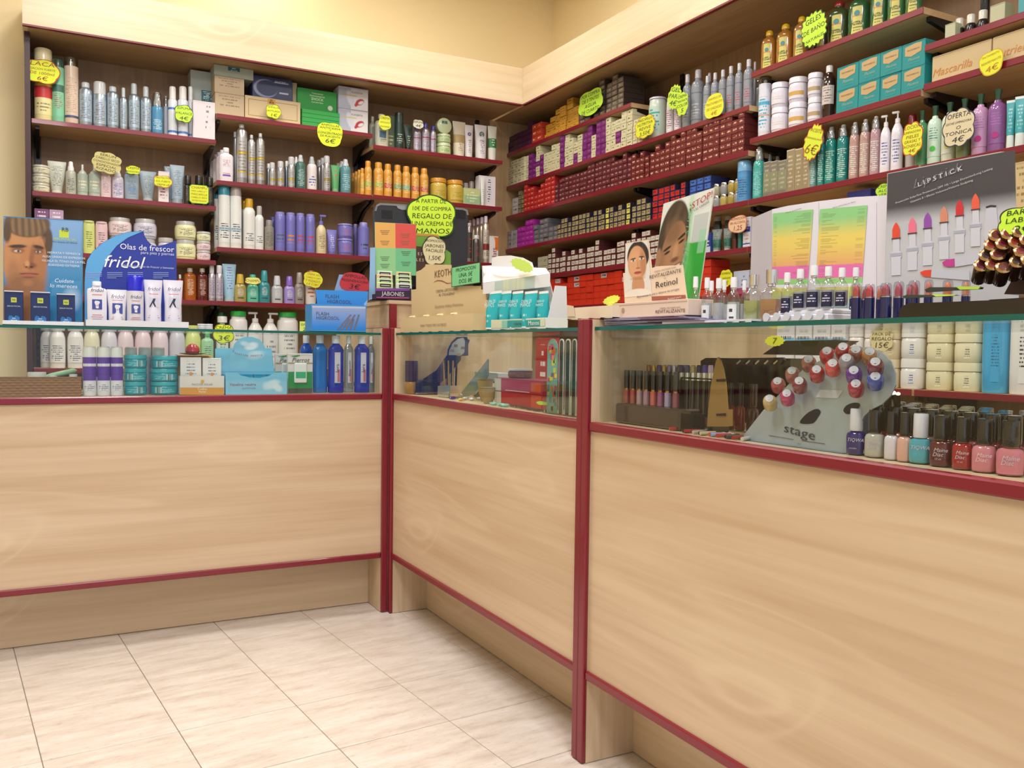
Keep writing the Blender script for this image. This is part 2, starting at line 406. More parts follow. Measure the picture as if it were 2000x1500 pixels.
for y, w_ in ((.475, 'behind the dark red dye boxes'), (-.356, 'behind the grey bottles end'), (-1.164, 'right of the teal boxes')):
    upright(VB-.0065, y, -pi/2, 'black slotted shelf upright on the right wall '+w_)
def bracket_mesh(d):
    return prism([(0, 0), (0, -.105), (.02, -.105), (d*.45, -.045), (d-.01, -.016), (d-.01, 0)], -.008, .008)
SH = {}
def shelf(key, desc, ax, a0, a1, z, brk=(), T=.022, D=None, dirt=False):
    f = 1.522 if ax == 1 else 1.42; back = (WB if ax == 1 else VB)-.0135; D = back-f
    SH[key] = dict(ax=ax, f=f, z=z, desc=desc, rz=0 if ax == 1 else -pi/2)
    if ax == 1: t = thing('wall_shelf', 'beech shelf with red front edge, '+desc, 'shelf', ((a0+a1)/2, f, z-T)); L_ = a1-a0
    else: t = thing('wall_shelf', 'beech shelf with red front edge, '+desc, 'shelf', (f, (a0+a1)/2, z-T), -pi/2); L_ = a1-a0
    me = box(L_-.002, D-.004, T-.0006, 0); obj('board', me, SHW, t, (0, .004+(D-.004)/2, 0))
    obj('front_edge', box(L_-.002, .004, T, .0012), RED, t, (0, .002, 0))
    for b_ in brk:
        x = b_-(a0+a1)/2 if ax == 1 else -(b_-(a0+a1)/2)
        o = obj('bracket', bracket_mesh(D-.03), DARK, t, (x, D, -.0005), (0, 0, -pi/2))
    return t
shelf('L1', 'top of the left bay', 1, -1.19, -.373, 2.037, (-1.165, -.385))
shelf('L2', 'second in the left bay', 1, -1.19, -.373, 1.705, (-1.165, -.385))
shelf('L3', 'third in the left bay', 1, -1.19, -.373, 1.432, (-1.165, -.385))
shelf('L4', 'fourth in the left bay', 1, -1.19, -.373, 1.229, (-1.165, -.385))
shelf('L5', 'lowest in the left bay', 1, -1.19, -.373, .885, (-1.165, -.385))
shelf('M1', 'top of the middle bay', 1, -.371, .449, 2.170, (-.355, .435))
shelf('M2', 'second in the middle bay', 1, -.371, .449, 1.837, (-.355, .435))
shelf('M3', 'third in the middle bay', 1, -.371, .449, 1.502, (-.355, .435))
shelf('M4', 'fourth in the middle bay', 1, -.371, .449, 1.229, (-.355, .435))
shelf('M5', 'lowest in the middle bay', 1, -.371, .449, .885, (-.355, .435))
shelf('R1', 'top of the corner bay', 1, .451, 1.25, 2.112, (.465, 1.22))
shelf('R2', 'second in the corner bay', 1, .451, 1.25, 1.841, (.465, 1.22))
shelf('R3', 'third in the corner bay', 1, .451, 1.27, 1.509, (.465, 1.22))
shelf('T0', 'right wall top, by the corner', 0, .476, 1.80, 2.227, (.49,))
shelf('T1a', 'right wall second, by the corner', 0, .476, 1.80, 2.021, (.49,))
shelf('T1', 'right wall under the grey bottles', 0, -.352, .474, 2.018, (.46, -.34))
shelf('T2a', 'right wall third, by the corner', 0, .476, 1.80, 1.836, (.49,))
shelf('T2', 'right wall under the dark red boxes', 0, -.352, .474, 1.834, (.46, -.34))
shelf('T3a', 'right wall fourth, by the corner', 0, .476, 1.80, 1.630, (.49,))
shelf('T3', 'right wall under the silver jars', 0, -.358, .474, 1.630, (.46, -.34))
shelf('T4a', 'right wall fifth, by the corner', 0, .476, 1.80, 1.437, (.49,))
shelf('T4', 'right wall under the shaving tubes', 0, -.358, .474, 1.437, (.46, -.34))
shelf('T5a', 'right wall sixth, by the corner', 0, .476, 1.80, 1.246, (.49,))
shelf('T5', 'right wall lowest behind the perfumes', 0, -.358, .474, 1.246, (.46, -.34))
shelf('B1', 'right wall under the bath gels', 0, -1.16, -.36, 2.146, (-.375, -1.15))
shelf('B2', 'right wall under the teal boxes', 0, -1.16, -.36, 1.878, (-.375, -1.15))
shelf('B3', 'right wall under the turquoise sprays', 0, -1.16, -.36, 1.630, (-.375, -1.15))
shelf('B4', 'right wall behind the white chart', 0, -1.16, -.36, 1.437, (-.375, -1.15))
shelf('B5', 'right wall lowest behind the nail stand', 0, -1.16, -.36, .885, (-.375, -1.15))
shelf('C1', 'upper right corner of the photo', 0, -2.1, -1.168, 2.018, (-1.18,))
shelf('C2', 'under the long tan boxes', 0, -2.1, -1.168, 1.890, (-1.18,))
shelf('C3', 'behind the lipstick board, upper', 0, -2.1, -1.168, 1.626, (-1.18,))
shelf('C4', 'behind the lipstick board, lower', 0, -2.1, -1.168, 1.437, (-1.18,))
shelf('C5', 'right wall lowest, nearest the camera', 0, -2.1, -1.168, .885, (-1.18,))
SH['K1'] = dict(ax=1, f=0, z=ZG, desc='on the left counter', rz=0)
SH['K2'] = dict(ax=0, f=0, z=ZG, desc='on the right counter', rz=-pi/2)
SH['I1'] = dict(ax=1, f=.045, z=ZR1, desc='inside the left counter', rz=0)
SH['I2y'] = dict(ax=1, f=-.095, z=ZR1, desc='inside the middle counter', rz=0)
SH['I2'] = dict(ax=0, f=.045, z=ZR1, desc='inside the middle counter', rz=-pi/2)
SH['I3'] = dict(ax=0, f=.045, z=ZR1, desc='inside the nearest counter', rz=-pi/2)
# ---------------------------------------------------------------- goods: one builder per kind
def ring(r, z0, z1, sx=1, sy=1, p=2): return lathe([(r, z0), (r, z1)], 20, sx, sy, p)
def can(o, w, h, d, body='C8CCD0', cap='E8E8E8', cf=.13, cw=.72, shoulder=.05, pr=None, met=0, capclear=False, bands=(), taper=0, capm=None, **k):
    r = w/2; hb = h*(1-cf); m = metal(body) if met else plas(body)
    pf = [(r*.94, 0), (r, .006), (r*(1-taper*.3), hb*.8), (r*(1-taper), hb*(1-shoulder)), (r*(cw+.04), hb-.001), (r*cw*.98, hb)]
    b = obj('body', lathe(pf), m, o)
    if capclear:
        obj('nozzle', lathe([(r*.3, 0), (r*.3, h*cf*.5), (r*.22, h*cf*.6)], 10), plas('E8E6E0'), o, (0, 0, hb))
        obj('clear_cap', lathe([(r*cw, 0), (r*cw, h*cf*.9), (r*cw*.85, h*cf)], 18), clearmat('D8DAD8', .5), o, (0, 0, hb))
    else:
        obj('cap', lathe([(r*cw, 0), (r*cw, h*cf*.85), (r*cw*.9, h*cf*.97), (r*cw*.8, h*cf)], 18), capm or plas(cap), o, (0, 0, hb+.0002))
    for z0, z1, c in bands: obj('band', ring(r*1.008, hb*z0, hb*z1), plas(c), o)
    if pr: obj('label', patch(r*1.012, 2.3, hb*.1, hb*.82), pr, o)
def bottle(o, w, h, d, body='E8E6E0', cap='E8E8E8', cf=.16, cw=.42, neck=.38, sh=.12, p=2.4, fl=.7, pr=None, capm=None, bm_=None, bot=.97, lz=(.14, .8), capshape=None, **k):
    r = w/2; hb = h*(1-cf); nk = hb*.05
    mid_ = lambda q: r*(neck+(1-neck)*q)
    pf = [(r*bot*.95, 0), (r*bot, .004), (r, hb*.3), (r, hb*(1-sh)-nk), (mid_(.95), hb*(1-sh*.68)-nk), (mid_(.82), hb*(1-sh*.4)-nk), (mid_(.55), hb*(1-sh*.14)-nk), (mid_(.12), hb-nk), (r*neck, hb)]
    obj('body', lathe(pf, 20, 1, fl, p), bm_ or plas(body), o)
    rc = r*cw
    cp = capshape or [(1, 0), (1, .85), (.92, .97), (.8, 1)]
    obj('cap', lathe([(rc*a, h*cf*b) for a, b in cp], 16, 1, 1 if fl > .6 else .8), capm or plas(cap), o, (0, 0, hb+.0002))
    if pr: obj('label', patch(r*1.02, 2.2, hb*lz[0], hb*lz[1], sx=1, sy=fl*1.02), pr, o)
def spray(o, w, h, d, body='2E9C94', cf=.22, cover=True, pr=None, bm_=None, taper=.0, noz='E8E8EA', **k):
    r = w/2; hb = h*(1-cf)
    obj('body', lathe([(r*.94, 0), (r, .004), (r, hb*.82), (r*(.95-taper), hb*.93), (r*.8, hb*.985), (r*.6, hb)]), bm_ or plas(body), o)
    obj('nozzle', lathe([(r*.62, 0), (r*.6, h*cf*.3), (r*.46, h*cf*.5), (r*.42, h*cf*.82), (r*.3, h*cf*.9)], 14), plas(noz), o, (0, 0, hb))
    if cover: obj('clear_cap', lathe([(r*.84, 0), (r*.84, h*cf*.68), (r*.74, h*cf*.86), (r*.5, h*cf*.97), (r*.2, h*cf)], 18), clearmat('DDE0E0', .7), o, (0, 0, hb-h*.04))
    if pr: obj('label', patch(r*1.012, 2.4, hb*.06, hb*.78), pr, o)
def pump(o, w, h, d, body='E6E4E4', cf=.24, pr=None, head='F0F0F0', dr=1, p=2.2, fl=.8, **k):
    r = w/2; hb = h*(1-cf)
    obj('body', lathe([(r*.95, 0), (r, .004), (r, hb*.78), (r*.9, hb*.87), (r*.62, hb*.95), (r*.4, hb)], 20, 1, fl, p), plas(body), o)
    q = h*cf; obj('collar', lathe([(r*.42, 0), (r*.42, q*.35), (r*.3, q*.4), (r*.13, q*.42), (r*.13, q*.8)], 14), plas(head), o, (0, 0, hb))
    me = box(r*1.25, r*.42, q*.2, .002); obj('pump_head', me, plas(head), o, (dr*r*.35, 0, hb+q*.8))
    if pr: obj('label', patch(r*1.015, 2.1, hb*.12, hb*.74, sy=fl*1.02), pr, o)
def tube(o, w, h, d, body='A9BCC8', cap='B8C4CC', cf=.12, pr=None, bw=.72, inv=False, **k):
    """tube standing on its cap, crimped flat at the top"""
    n = 20; hb = h*(1-cf); vs, uv, fs = [], [], []
    L_ = [(0, bw, bw*.95), (.12, bw+.04, bw*.9), (.45, .86, .66), (.8, .96, .25), (.95, 1, .06), (1, 1, .045)]
    for z, a, b in L_:
        for i in range(n): t = 2*pi*i/n+pi/2; vs.append((cos(t)*a*w/2, sin(t)*b*w/2, h*cf+z*hb)); uv.append((i/n, z))
    fs.append(tuple(range(n))[::-1])
    for j in range(len(L_)-1):
        for i in range(n): q = (i+1) % n; fs.append((j*n+i, j*n+q, (j+1)*n+q, (j+1)*n+i))
    fs.append(tuple(range((len(L_)-1)*n, len(L_)*n)))
    obj('body', mesh(vs, fs, True, uv), pr or plas(body), o)
    obj('cap', lathe([(w*bw*.47, 0), (w*bw*.5, .002), (w*bw*.47, h*cf-.0003)], 16), plas(cap), o)
def jar(o, w, h, d, body='E8E4DA', lid='D8D8D8', lf=.22, pr=None, lw=.98, p=2, rb=.94, lidm=None, bands=(), **k):
    r = w/2; hb = h*(1-lf)
    obj('body', lathe([(r*rb*.93, 0), (r*rb, h*.05), (r, hb*.4), (r, hb*.8), (r*.93, hb*.97), (r*.85, hb)], 22, 1, 1, p), plas(body), o)
    rl = r*lw; obj('lid', lathe([(rl, 0), (rl, h*lf*.8), (rl*.97, h*lf), ], 22, 1, 1, p), lidm or plas(lid), o, (0, 0, hb+.0002))
    for z0, z1, c in bands: obj('band', ring(r*1.01, hb*z0, hb*z1), plas(c), o)
    if pr: obj('label', patch(r*1.015, 1.9, hb*.18, hb*.8, 10), pr, o)
def carton(o, w, h, d, body='E8E4DA', pr=None, side=None, flap=True, art=None, **k):
    b = obj('body', box(w, d, h, min(.0012, h*.04)), paper(body), o)
    if pr: obj('front_print', flat(w*.985, h*.975, h*.0125, -d/2-.0004), pr, o)
    if side: obj('side_print', mesh([(-w/2-.0004, -d/2*.97, h*.02), (-w/2-.0004, d/2*.97, h*.02), (-w/2-.0004, d/2*.97, h*.98), (-w/2-.0004, -d/2*.97, h*.98)], [(0, 3, 2, 1)], uvs=[(0, 0), (1, 0), (1, 1), (0, 1)]), side, o)
    if flap: obj('tuck_flap', box(w*.94, .0006, h*.03), paper(body), o, (0, -d/2-.0008, h*.965))
    if art: art(o, w, h, d)
NAMES = {can: ('aerosol_can', 'can'), bottle: ('bottle', 'bottle'), spray: ('spray_bottle', 'bottle'), pump: ('pump_bottle', 'bottle'), tube: ('cream_tube', 'tube'), jar: ('cream_jar', 'jar'), carton: ('carton', 'box')}
USED = {}
GH = {}
def put(sk, fn, x0, x1, yt, label, sb=.018, h=None, dep=None, zb=None, name=None, cat=None, group=None, loc=True, rot=0, w=None, cx=None, **k):
    """stand one thing on a shelf: its pixel extent in the photo gives its place along the shelf, its width and its height"""
    s = SH[sk]; ax, f = s['ax'], s['f']; o_ax = 1-ax; z = s['z'] if zb is None else zb
    rd = fn is not carton
    mid = (x0+x1)/2; d_ = ray(mid, 500); cs = abs(d_[ax])/math.hypot(d_[0], d_[1])
    pl = f+sb+(.03 if rd else 0)
    a, b = on(x0, yt, ax, pl), on(x1, yt, ax, pl); wp = abs(a[o_ax]-b[o_ax])
    ww = w or (wp*cs*(1.08 if ax == 0 else 1.02) if rd else wp); d = dep or ww
    if rd:
        pl = f+sb+d/2; c = on(mid, yt, ax, pl); hh = h if isinstance(h, float) else c[2]-z
    else:
        c = on(mid, yt, ax, pl).copy(); c = (a+b)/2; hh = h if isinstance(h, float) else on(mid, yt, ax, pl)[2]-z
    p = [0, 0, z+.0004]; p[o_ax] = c[o_ax]; p[ax] = f+sb+d/2
    if h == 'g': hh = GH.setdefault(group, (on(mid, yt, ax, pl)[2]-z))
    nm, ct = NAMES[fn]
    if loc: label = label+', '+s['desc']
    o = thing(name or nm, label, cat or ct, tuple(p), s['rz']+rot+(.42 if rd and ax == 0 and not rot else 0), group)
    fn(o, ww, hh, d, **k)
    o['_h'] = hh; del o['_h']
    return o, ww, hh, d
# ---------------------------------------------------------------- price signs
PX = 8
def blob(w, h, style='cloud', seed=1):
    r = random.Random(seed); pts = []; n = 96
    if style == 'oct': c = .22; return [(x*w/2, z*h/2) for x, z in ((-1+c, -1), (1-c, -1), (1, -1+c), (1, 1-c), (1-c, 1), (-1+c, 1), (-1, 1-c), (-1, -1+c))]
    if style == 'rect':
        return [(x*w/2*(1+r.uniform(-.03, .03)), z*h/2*(1+r.uniform(-.03, .03))) for x, z in ((-1, -1), (0, -1), (1, -1), (1, 0), (1, 1), (0, 1), (-1, 1), (-1, 0))]
    ph = r.uniform(0, 6); kb = {'cloud': 5, 'spiky': 17, 'leaf': 13, 'lobes': 3, 'wavy': 7}[style]
    for i in range(n):
        t = 2*pi*i/n; c, s = cos(t), sin(t); q = (abs(c)**2.8+abs(s)**2.8)**(-1/2.8)
        if style in ('spiky', 'leaf'): m = 1+.10*(2*abs((t*kb/2/pi+ph) % 1-.5)-.5)*2*.8
        else: m = .9+.13*abs(sin(kb*t/2+ph))
        x, z = c*q*m, s*q*m
        if style == 'leaf': x, z = x*(1-.25*abs(z)) , z
        pts.append((x*w/2, z*h/2))
    return pts
def sign(x0, x1, y0, y1, ax, v, lines, label, col='DCEB2E', ink='2A3A1A', style='cloud', edge=None, rot=0., seed=1, tilt=0., name='price_sign', group=None, fs=1., shear=.12):
    o_ax = 1-ax; a, b = on(x0, (y0+y1)/2, ax, v), on(x1, (y0+y1)/2, ax, v); w = abs(a[o_ax]-b[o_ax]); m = (x0+x1)/2
    t, bt = on(m, y0, ax, v), on(m, y1, ax, v); h = t[2]-bt[2]; p = (a+b)/2; p[2] = (t[2]+bt[2])/2; p[ax] = v
    o = thing(name, label, 'sign', tuple(p), 0 if ax == 1 else -pi/2)
    if tilt: o.rotation_euler.x = tilt
    rp = lambda pts, s=1: [(x*s*cos(rot)-z*s*sin(rot), x*s*sin(rot)+z*s*cos(rot)) for x, z in pts]
    bl = blob(w, h, style, seed)
    if edge:
        obj('border', plate(rp(bl), .0008), paper(edge), o)
        bl2 = [(x-(1 if x > 0 else -1)*min(abs(x), w*.022+.0006), z-(1 if z > 0 else -1)*min(abs(z), h*.022+.0006)) for x, z in bl]
        obj('card', plate(rp(bl2), .0009), paper(col), o, (0, -.0002, 0))
    else: obj('card', plate(rp(bl), .001), paper(col), o)
    if lines:
        tot = sum(l[1] for l in lines); zc = h*.43*fs; im = M(ink, .6)
        for i_, (s_, sz) in enumerate(lines):
            edge_ = len(lines) > 2 and i_ in (0, len(lines)-1)
            u = h*.86*fs*sz/tot; size = min(u*.95, w*(.76 if edge_ else .9)/(max(len(s_), 1)*.64)) ; zz = zc-u/2; zc -= u
            text(o, s_, size, -zz*sin(rot), zz*cos(rot), im, y=-.0012, rz=0, shear=shear, xs=max(1, min(1.5, w*(.74 if edge_ else .86)/(max(len(s_), 1)*.62*size)))).rotation_euler = (pi/2, 0, 0)
            l = o.children[-1] if False else None
        if rot:
            for c in [c for c in bpy.data.objects if c.parent == o and c.type == 'FONT']: c.rotation_euler = Matrix.Rotation(-rot, 4, 'Y').to_euler() if False else (Matrix.Rotation(-rot, 4, 'Y')@Matrix.Rotation(pi/2, 4, 'X')).to_euler()
    return o

# ================================================================ BACK WALL, LEFT BAY
TXT = lambda bg, ink='50555A', **k: pm(bg, ink, **k)
put('L1', can, 66, 102, 83, 'tallest cream hairspray can with red and yellow print', h=.335, body='E6DCA0', cap='E6DCB0', cf=.2, cw=.98, pr=pm('E6DCA0', '8A8060', rows=9, v0=.05, v1=.3, bands=((.4, .68, 'C8323A'), (.68, .82, 'E0C83A'))))
put('L1', can, 101, 125, 117, 'mint green hairspray can with dark cap', body='7FC9A5', cap='2E4A3C', cf=.13, cw=.95, pr=pm('7FC9A5', 'B05050', rows=14, v0=.2, v1=.6, bands=((.62, .8, '3E6E62'),)))
put('L1', can, 125, 153, 113, 'tall champagne striped can under a clear cap', body='D8C3AE', cf=.14, cw=.96, capclear=True, pr=pm('D8C3AE', 'B89484', rows=16, v0=.12, v1=.95, bands=((0, .06, '48507A'),)))
BL = dict(body='A9BAC8', cap='C4CDD4', cf=.12, cw=.6, met=1)
for i, (a, b, y, q) in enumerate(((154, 180, 162, 'with a red dot beside the champagne can'), (208.5, 232, 170, 'with a red dot and narrow nozzle, third of its row'), (234, 248, 172, 'the thinnest of the blue grey row'), (250, 273, 164, 'with tallest nozzle and light blue square'), (274, 295.5, 170, 'with blue square, before the blue spray'))):
    put('L1', can, a, b, y, 'blue grey mousse can '+q, loc=False, **dict(BL, cf=.22 if i > 1 else .12, cw=.5 if i > 1 else .6, shoulder=.08), pr=pm('A9BAC8', '5A6A7A', rows=12, v0=.1, v1=.9, bands=((.22, .32, ('C0485A', 'C0485A', '5A7AA0', '58A0D8', '58A0D8')[i]),) if False else (), met=.4), group='blue grey styling cans')
put('L1', can, 181, 208, 161, 'blue grey can with wide frosted slanted cap', body='A9BAC8', cap='C9CDD0', cf=.28, cw=.9, met=1, pr=pm('A9BAC8', '6A5A6A', rows=10, met=.4))
put('L1', spray, 296, 318, 178, 'spray bottle of blue liquid with frosted top', body='4E8FB8', cf=.35, pr=pm('4E8FB8', 'D8E8F0', rows=10, v0=.1, v1=.6))
put('L1', spray, 319, 329, 186, 'small clear spray behind the white mousse', sb=.08, body='B8C0CC', cf=.25)
for a, b, q, s_ in ((328, 346, 'left of the two', .018), (347, 367, 'right of the two', .018), (366, 378, 'half hidden one behind the two', .06)):
    put('L1', can, a, b, 170, 'white mousse can with blue bands, '+q, sb=s_, loc=False, body='DDE2EA', cap='EFEFEF', cf=.25, cw=.72, bands=((.08, .14, '4A7CC0'), (.7, .76, '4A7CC0')), pr=None, group='white mousse cans')
put('L1', carton, 377, 420, 198, 'low white carton with violet sheen', dep=.1, body='E6DDE2', pr=pm('E2DADF', '8A8088', rows=5, u0=.55, u1=.8, cols=6))
put('L1', carton, 372, 419, 122, 'tall silver carton with a petrol label', sb=.123, dep=.1, h=.366, body='A9B4B0', art=lambda o, w, h, d: (obj('label', flat(w*.5, h*.16, h*.58, -d/2-.0012), pm('1F6068', 'D8E8E8', rows=5, cols=6), o, (w*.2, 0, 0))))
sign(47, 117, 116, 163, 1, 1.515, [('LACA', 1.2), ('FIJACION FUERTE', .8), ('DE 1000ml', .8), ('6€', 1.2)], 'yellow sign LACA 6€ with red edge at far left', ink='A03020', edge='B0401C', seed=3)
sign(341, 377, 205, 239, 1, 1.515, [('ESPUMA', 1), ('VALANCE', 1), ('4€', 1.1)], 'yellow green sign ESPUMA VALANCE 4€ on white mousse cans', col='C8F040', ink='1E5030', edge='1E5030', seed=4)
# L2
for i, (yt, zb) in enumerate(((360, None), (334, .042), (308.5, .084))):
    put('L2', jar, 63, 97, yt, 'cream jar, %s of the stack of three' % ('lowest', 'middle', 'topmost')[i], h=.0415, zb=1.705+(zb or 0), body='D8D4B8', lid='C6C4B4', pr=pm('D8D4B8', '6A6A58', rows=3), group='stacked cream jars at left')
put('L2', tube, 93, 129, 315.6, 'wide grey cream tube standing on its cap', body='C4C6B8', cap='D8D8D0', bw=.6, pr=pm('C0C4B6', '5A5E58', rows=14, u0=.38, u1=.62, v0=.15, v1=.85, cols=40))
put('L2', spray, 128, 148.5, 314, 'slim grey spray bottle beside the wide tube', body='B4B8A8', cf=.3, cover=False, pr=pm('B4B8A8', '3A3E48', rows=8))
put('L2', bottle, 150, 172, 322, 'clear cone topped bottle, left one', body='B8C4B8', cap='DDE0D8', cf=.14, cw=.2, neck=.2, sh=.45, p=2, fl=1, pr=pm('A9B6A8', 'E8E0C0', rows=4, v0=.2, v1=.7))
put('L2', bottle, 172, 196, 322, 'clear cone topped bottle, right one', body='B8C4B8', cap='DDE0D8', cf=.14, cw=.2, neck=.2, sh=.45, p=2, fl=1, pr=pm('A9B6A8', 'E8E0C0', rows=4, v0=.2, v1=.7))
put('L2', bottle, 196, 217, 336, 'pink bottle with rounded top under the leaf sign', body='E0C8CC', cap='DCC4CA', cf=.1, cw=.8, neck=.7, sh=.1, pr=pm('E0C8CC', '7A6A72', rows=12))
put('L2', spray, 218.5, 241, 331, 'lilac white spray bottle under the leaf sign', body='D4CEE2', cf=.25, cover=False, pr=pm('D4CEE2', '4A4A8A', rows=8))
put('L2', bottle, 243, 271, 337, 'blue grey flat bottle with blue square', body='93A6B6', cap='A9B4BC', cf=.05, cw=.9, neck=.88, sh=.02, fl=.5, pr=pm('93A6B6', '4E6A8A', rows=12, bands=((.3, .42, '7AA8D8'),)))
put('L2', tube, 272, 305, 335, 'blue grey tube tapering to its cap', body='93A6B0', cap='B8C0C4', bw=.62, pr=pm('93A4AE', '50606A', rows=14, u0=.4, u1=.6, v0=.1, v1=.85, cols=40))
put('L2', carton, 309.5, 329.5, 335, 'small white carton with a red round mark', dep=.035, body='E4DCDE', pr=pm('E4DCDE', 'A04060', rows=7, cols=6, v0=.1, v1=.7))
put('L2', tube, 321, 346, 326, 'blue tube half hidden behind the small carton', sb=.07, body='8FA6B4', cap='B8C0C4')
put('L2', tube, 332, 360, 323, 'tall blue grey tube with a red round mark', body='98ABBA', cap='90A0AA', bw=.8, pr=pm('98ABBA', '50606A', rows=14, u0=.4, u1=.6, v0=.1, v1=.85, cols=40, bands=()))
for a, b, y, q in ((359, 374, 343.5, 'left'), (380, 397, 344, 'middle'), (402, 417, 346.5, 'right')):
    put('L2', bottle, a, b, y, 'black shampoo bottle behind octagon sign, %s' % q, loc=False, body='26241F', cap='161616', cf=.3, cw=.9, neck=.6, sh=.08, pr=pm('2C2A25', '8A7A6A', rows=9), group='black shampoo bottles')
sign(180, 237, 298, 338, 1, 1.512, [('SERUM', .8), ('CABELLO SECO', .8), ('CONDICIONADOR', .8), ('ESPECIAL', .8), ('RIZADO', .8)], 'cream leaf shaped sign on the second left shelf', col='CFC580', ink='4A4A2A', style='wavy', rot=-.15, seed=9)
sign(246.5, 273.5, 324, 340, 1, 1.514, [('CREMA', 1), ('RIZADORA', 1)], 'small yellow sign over the blue square bottle', ink='6A6A1A', seed=5)
sign(300, 336.5, 343, 366, 1, 1.514, [('PROTECTOR', 1), ('SOL FUERTE', 1), ('CREMA 6€', 1)], 'small yellow sign with orange edge on white carton', ink='A03A20', edge='C8642A', seed=6)
sign(369.5, 408, 361, 398, 1, 1.514, [('CHAMPU', .9), ('PARA CABELLO Y', .8), ('MASCARILLA', .8), ('CABELLO SECO', .8), ('DETERMINADO', .8)], 'octagonal yellow sign on the black bottles', ink='A04020', edge='2A7A3A', style='oct', seed=6)
# L3
put('L3', carton, 67, 95.5, 408, 'dark purple carton', dep=.08, body='7A4A78', pr=pm('7A4A78', 'E0D0E0', rows=7, v0=.6, v1=.95, cols=8))
put('L3', carton, 96.5, 124, 410, 'pale lilac carton', dep=.08, body='B898B8', pr=pm('B898B8', 'E8E0E8', rows=7, v0=.6, v1=.95, cols=8))
put('L3', bottle, 162, 185, 431.6, 'lime rounded bottle standing on a white cap', body='D2DC86', cap='D2DC86', cf=.06, cw=.9, neck=.96, sh=.06, pr=pm('D2DC86', '5A6A2A', rows=7))
put('L3', bottle, 186, 210, 433.6, 'pink rounded bottle standing on its cap', body='E2C2C8', cap='E2C2C8', cf=.06, cw=.9, neck=.96, sh=.06, pr=pm('E2C2C8', '6A4A5A', rows=7, bands=((.2, .3, 'C06080'),)))
for a, b, y0, y1, c, q in ((211, 257, 427, 463, 'E8D6D8', 'pink white'), (261, 306, 429.6, 468, 'D2D0E2', 'violet white'), (341, 383, 434, 470, 'E6E6B4', 'pale yellow')):
    o, w, h, d = put('L3', jar, a, b, y1, 'large %s hair mask jar, lower of two' % q, body=c, lid='B8B8B8', lf=.2, lw=.86, pr=pm(c, '3A3A3A', rows=5), group='large hair mask jars')
    put('L3', jar, a, b, y0, 'large %s hair mask jar, upper of two' % q, w=w, zb=1.432+h+.0008, body=c, lid='B8B8B8', lf=.2, lw=.86, pr=pm(c, '3A3A3A', rows=5), group='large hair mask jars')
put('L3', jar, 309, 338, 455.6, 'small violet white jar between larger ones', h=.1, body='D2D0E2', lid='B8B8B8', pr=pm('D2D0E2', '3A3A3A', rows=5))
for i, (c, q) in enumerate((('E6CFD6', 'pink jar, lowest'), ('E6CFD6', 'pink jar, middle'), ('E4E2BC', 'yellow jar, topmost'))):
    put('L3', jar, 384, 411, 470, 'small %s of the right stack of three' % q, h=.0475, zb=1.432+i*.048, body=c, lid='BDBDBD', pr=pm(c, '3A3A3A', rows=4), group='small stacked hair masks')
# L4
put('L4', bottle, 346, 357, 527, 'red bottle with white cap beside the amber bottle', body='B02828', cap='DADADA', h=.125)
AMB = M('A4561A', .12, 0, .4)
put('L4', bottle, 359, 383, 524, 'amber oil bottle with pale cap', bm_=AMB, cap='C8C4BC', cf=.12, cw=.45, pr=pm('A65A20', 'E8D8C0', rows=9))
put('L4', bottle, 384, 406, 524.5, 'dark red brown oil bottle with pale cap', bm_=M('5A1E14', .12, 0, .4), cap='C8C4BC', cf=.12, cw=.45, pr=pm('642418', 'E0C8B8', rows=9))
for a, b, q in ((407, 420, 'left'), (420.5, 436, 'right')):
    put('L4', can, a, b, 518.7, 'slim silver mousse can, %s of the pair' % q, body='C4C0CC', cap='CFCFD4', cf=.22, cw=.7, met=1, pr=pm('C4C0CC', '6A5A8A', rows=12, met=.4), group='slim silver cans')
put('M4', tube, 434, 461, 516, 'pale blue cream tube leaning at the bay joint', body='9FC4D8', cap='A9C8D4', bw=.75, pr=pm('9CC2D6', '6A6AB0', rows=9, u0=.4, u1=.6, v0=.2, v1=.9, cols=40))
CN = [(1, 0), (.95, .5), (.8, .97), (.7, 1)]
def colog(a, b, y, c, cap, q, **k):
    put('M4', bottle, a, b, y, q, body=c, cap=cap, cf=.34, cw=.62, neck=.6, sh=.28, bot=1.0, capshape=CN, pr=pm(c, 'E0E0E0', rows=10, v0=.3, v1=.9, bands=((.06, .16, '3A4A4A'),)), name='shampoo_bottle', group='coloured shampoos', **k)
colog(457, 481, 535.8, 'A99A58', 'D0B040', 'olive gold shampoo with yellow cap')
colog(482, 505, 536.6, '5FC2A8', '4FB89C', 'mint green shampoo with green cap')
colog(505, 527, 528.7, '2E8A90', '3A96A0', 'tall petrol shampoo with teal cap')
colog(530, 552, 539, 'B4B8BE', 'D0D4D8', 'light grey shampoo with pale cap')
colog(554.5, 575.5, 540, '9A88D0', '8A68C8', 'violet shampoo with violet cap')
colog(575, 594, 532.6, '8E8682', 'A09690', 'taupe grey shampoo with taupe cap')
put('M4', can, 596.5, 617, 529, 'white can with orange crosses behind a yellow sign', body='DDD8D4', cap='A86030', cf=.1, pr=pm('DDD8D4', 'C86030', rows=4, v0=.2, v1=.6, cols=3))
o, w, h, d = put('M4', jar, 622, 655, 536, 'plum round bowl seen behind the blue ampoule box', w=.13, h=.05, dep=.13, body='4A3040', lid='DAD8DC', lf=.2, name='bowl', cat='bowl')
sign(479, 509, 542, 555, 1, 1.513, [('CHAMPU', 1)], 'tiny yellow sign over the mint shampoo', col='EEE87A', ink='8A7A2A', seed=7)
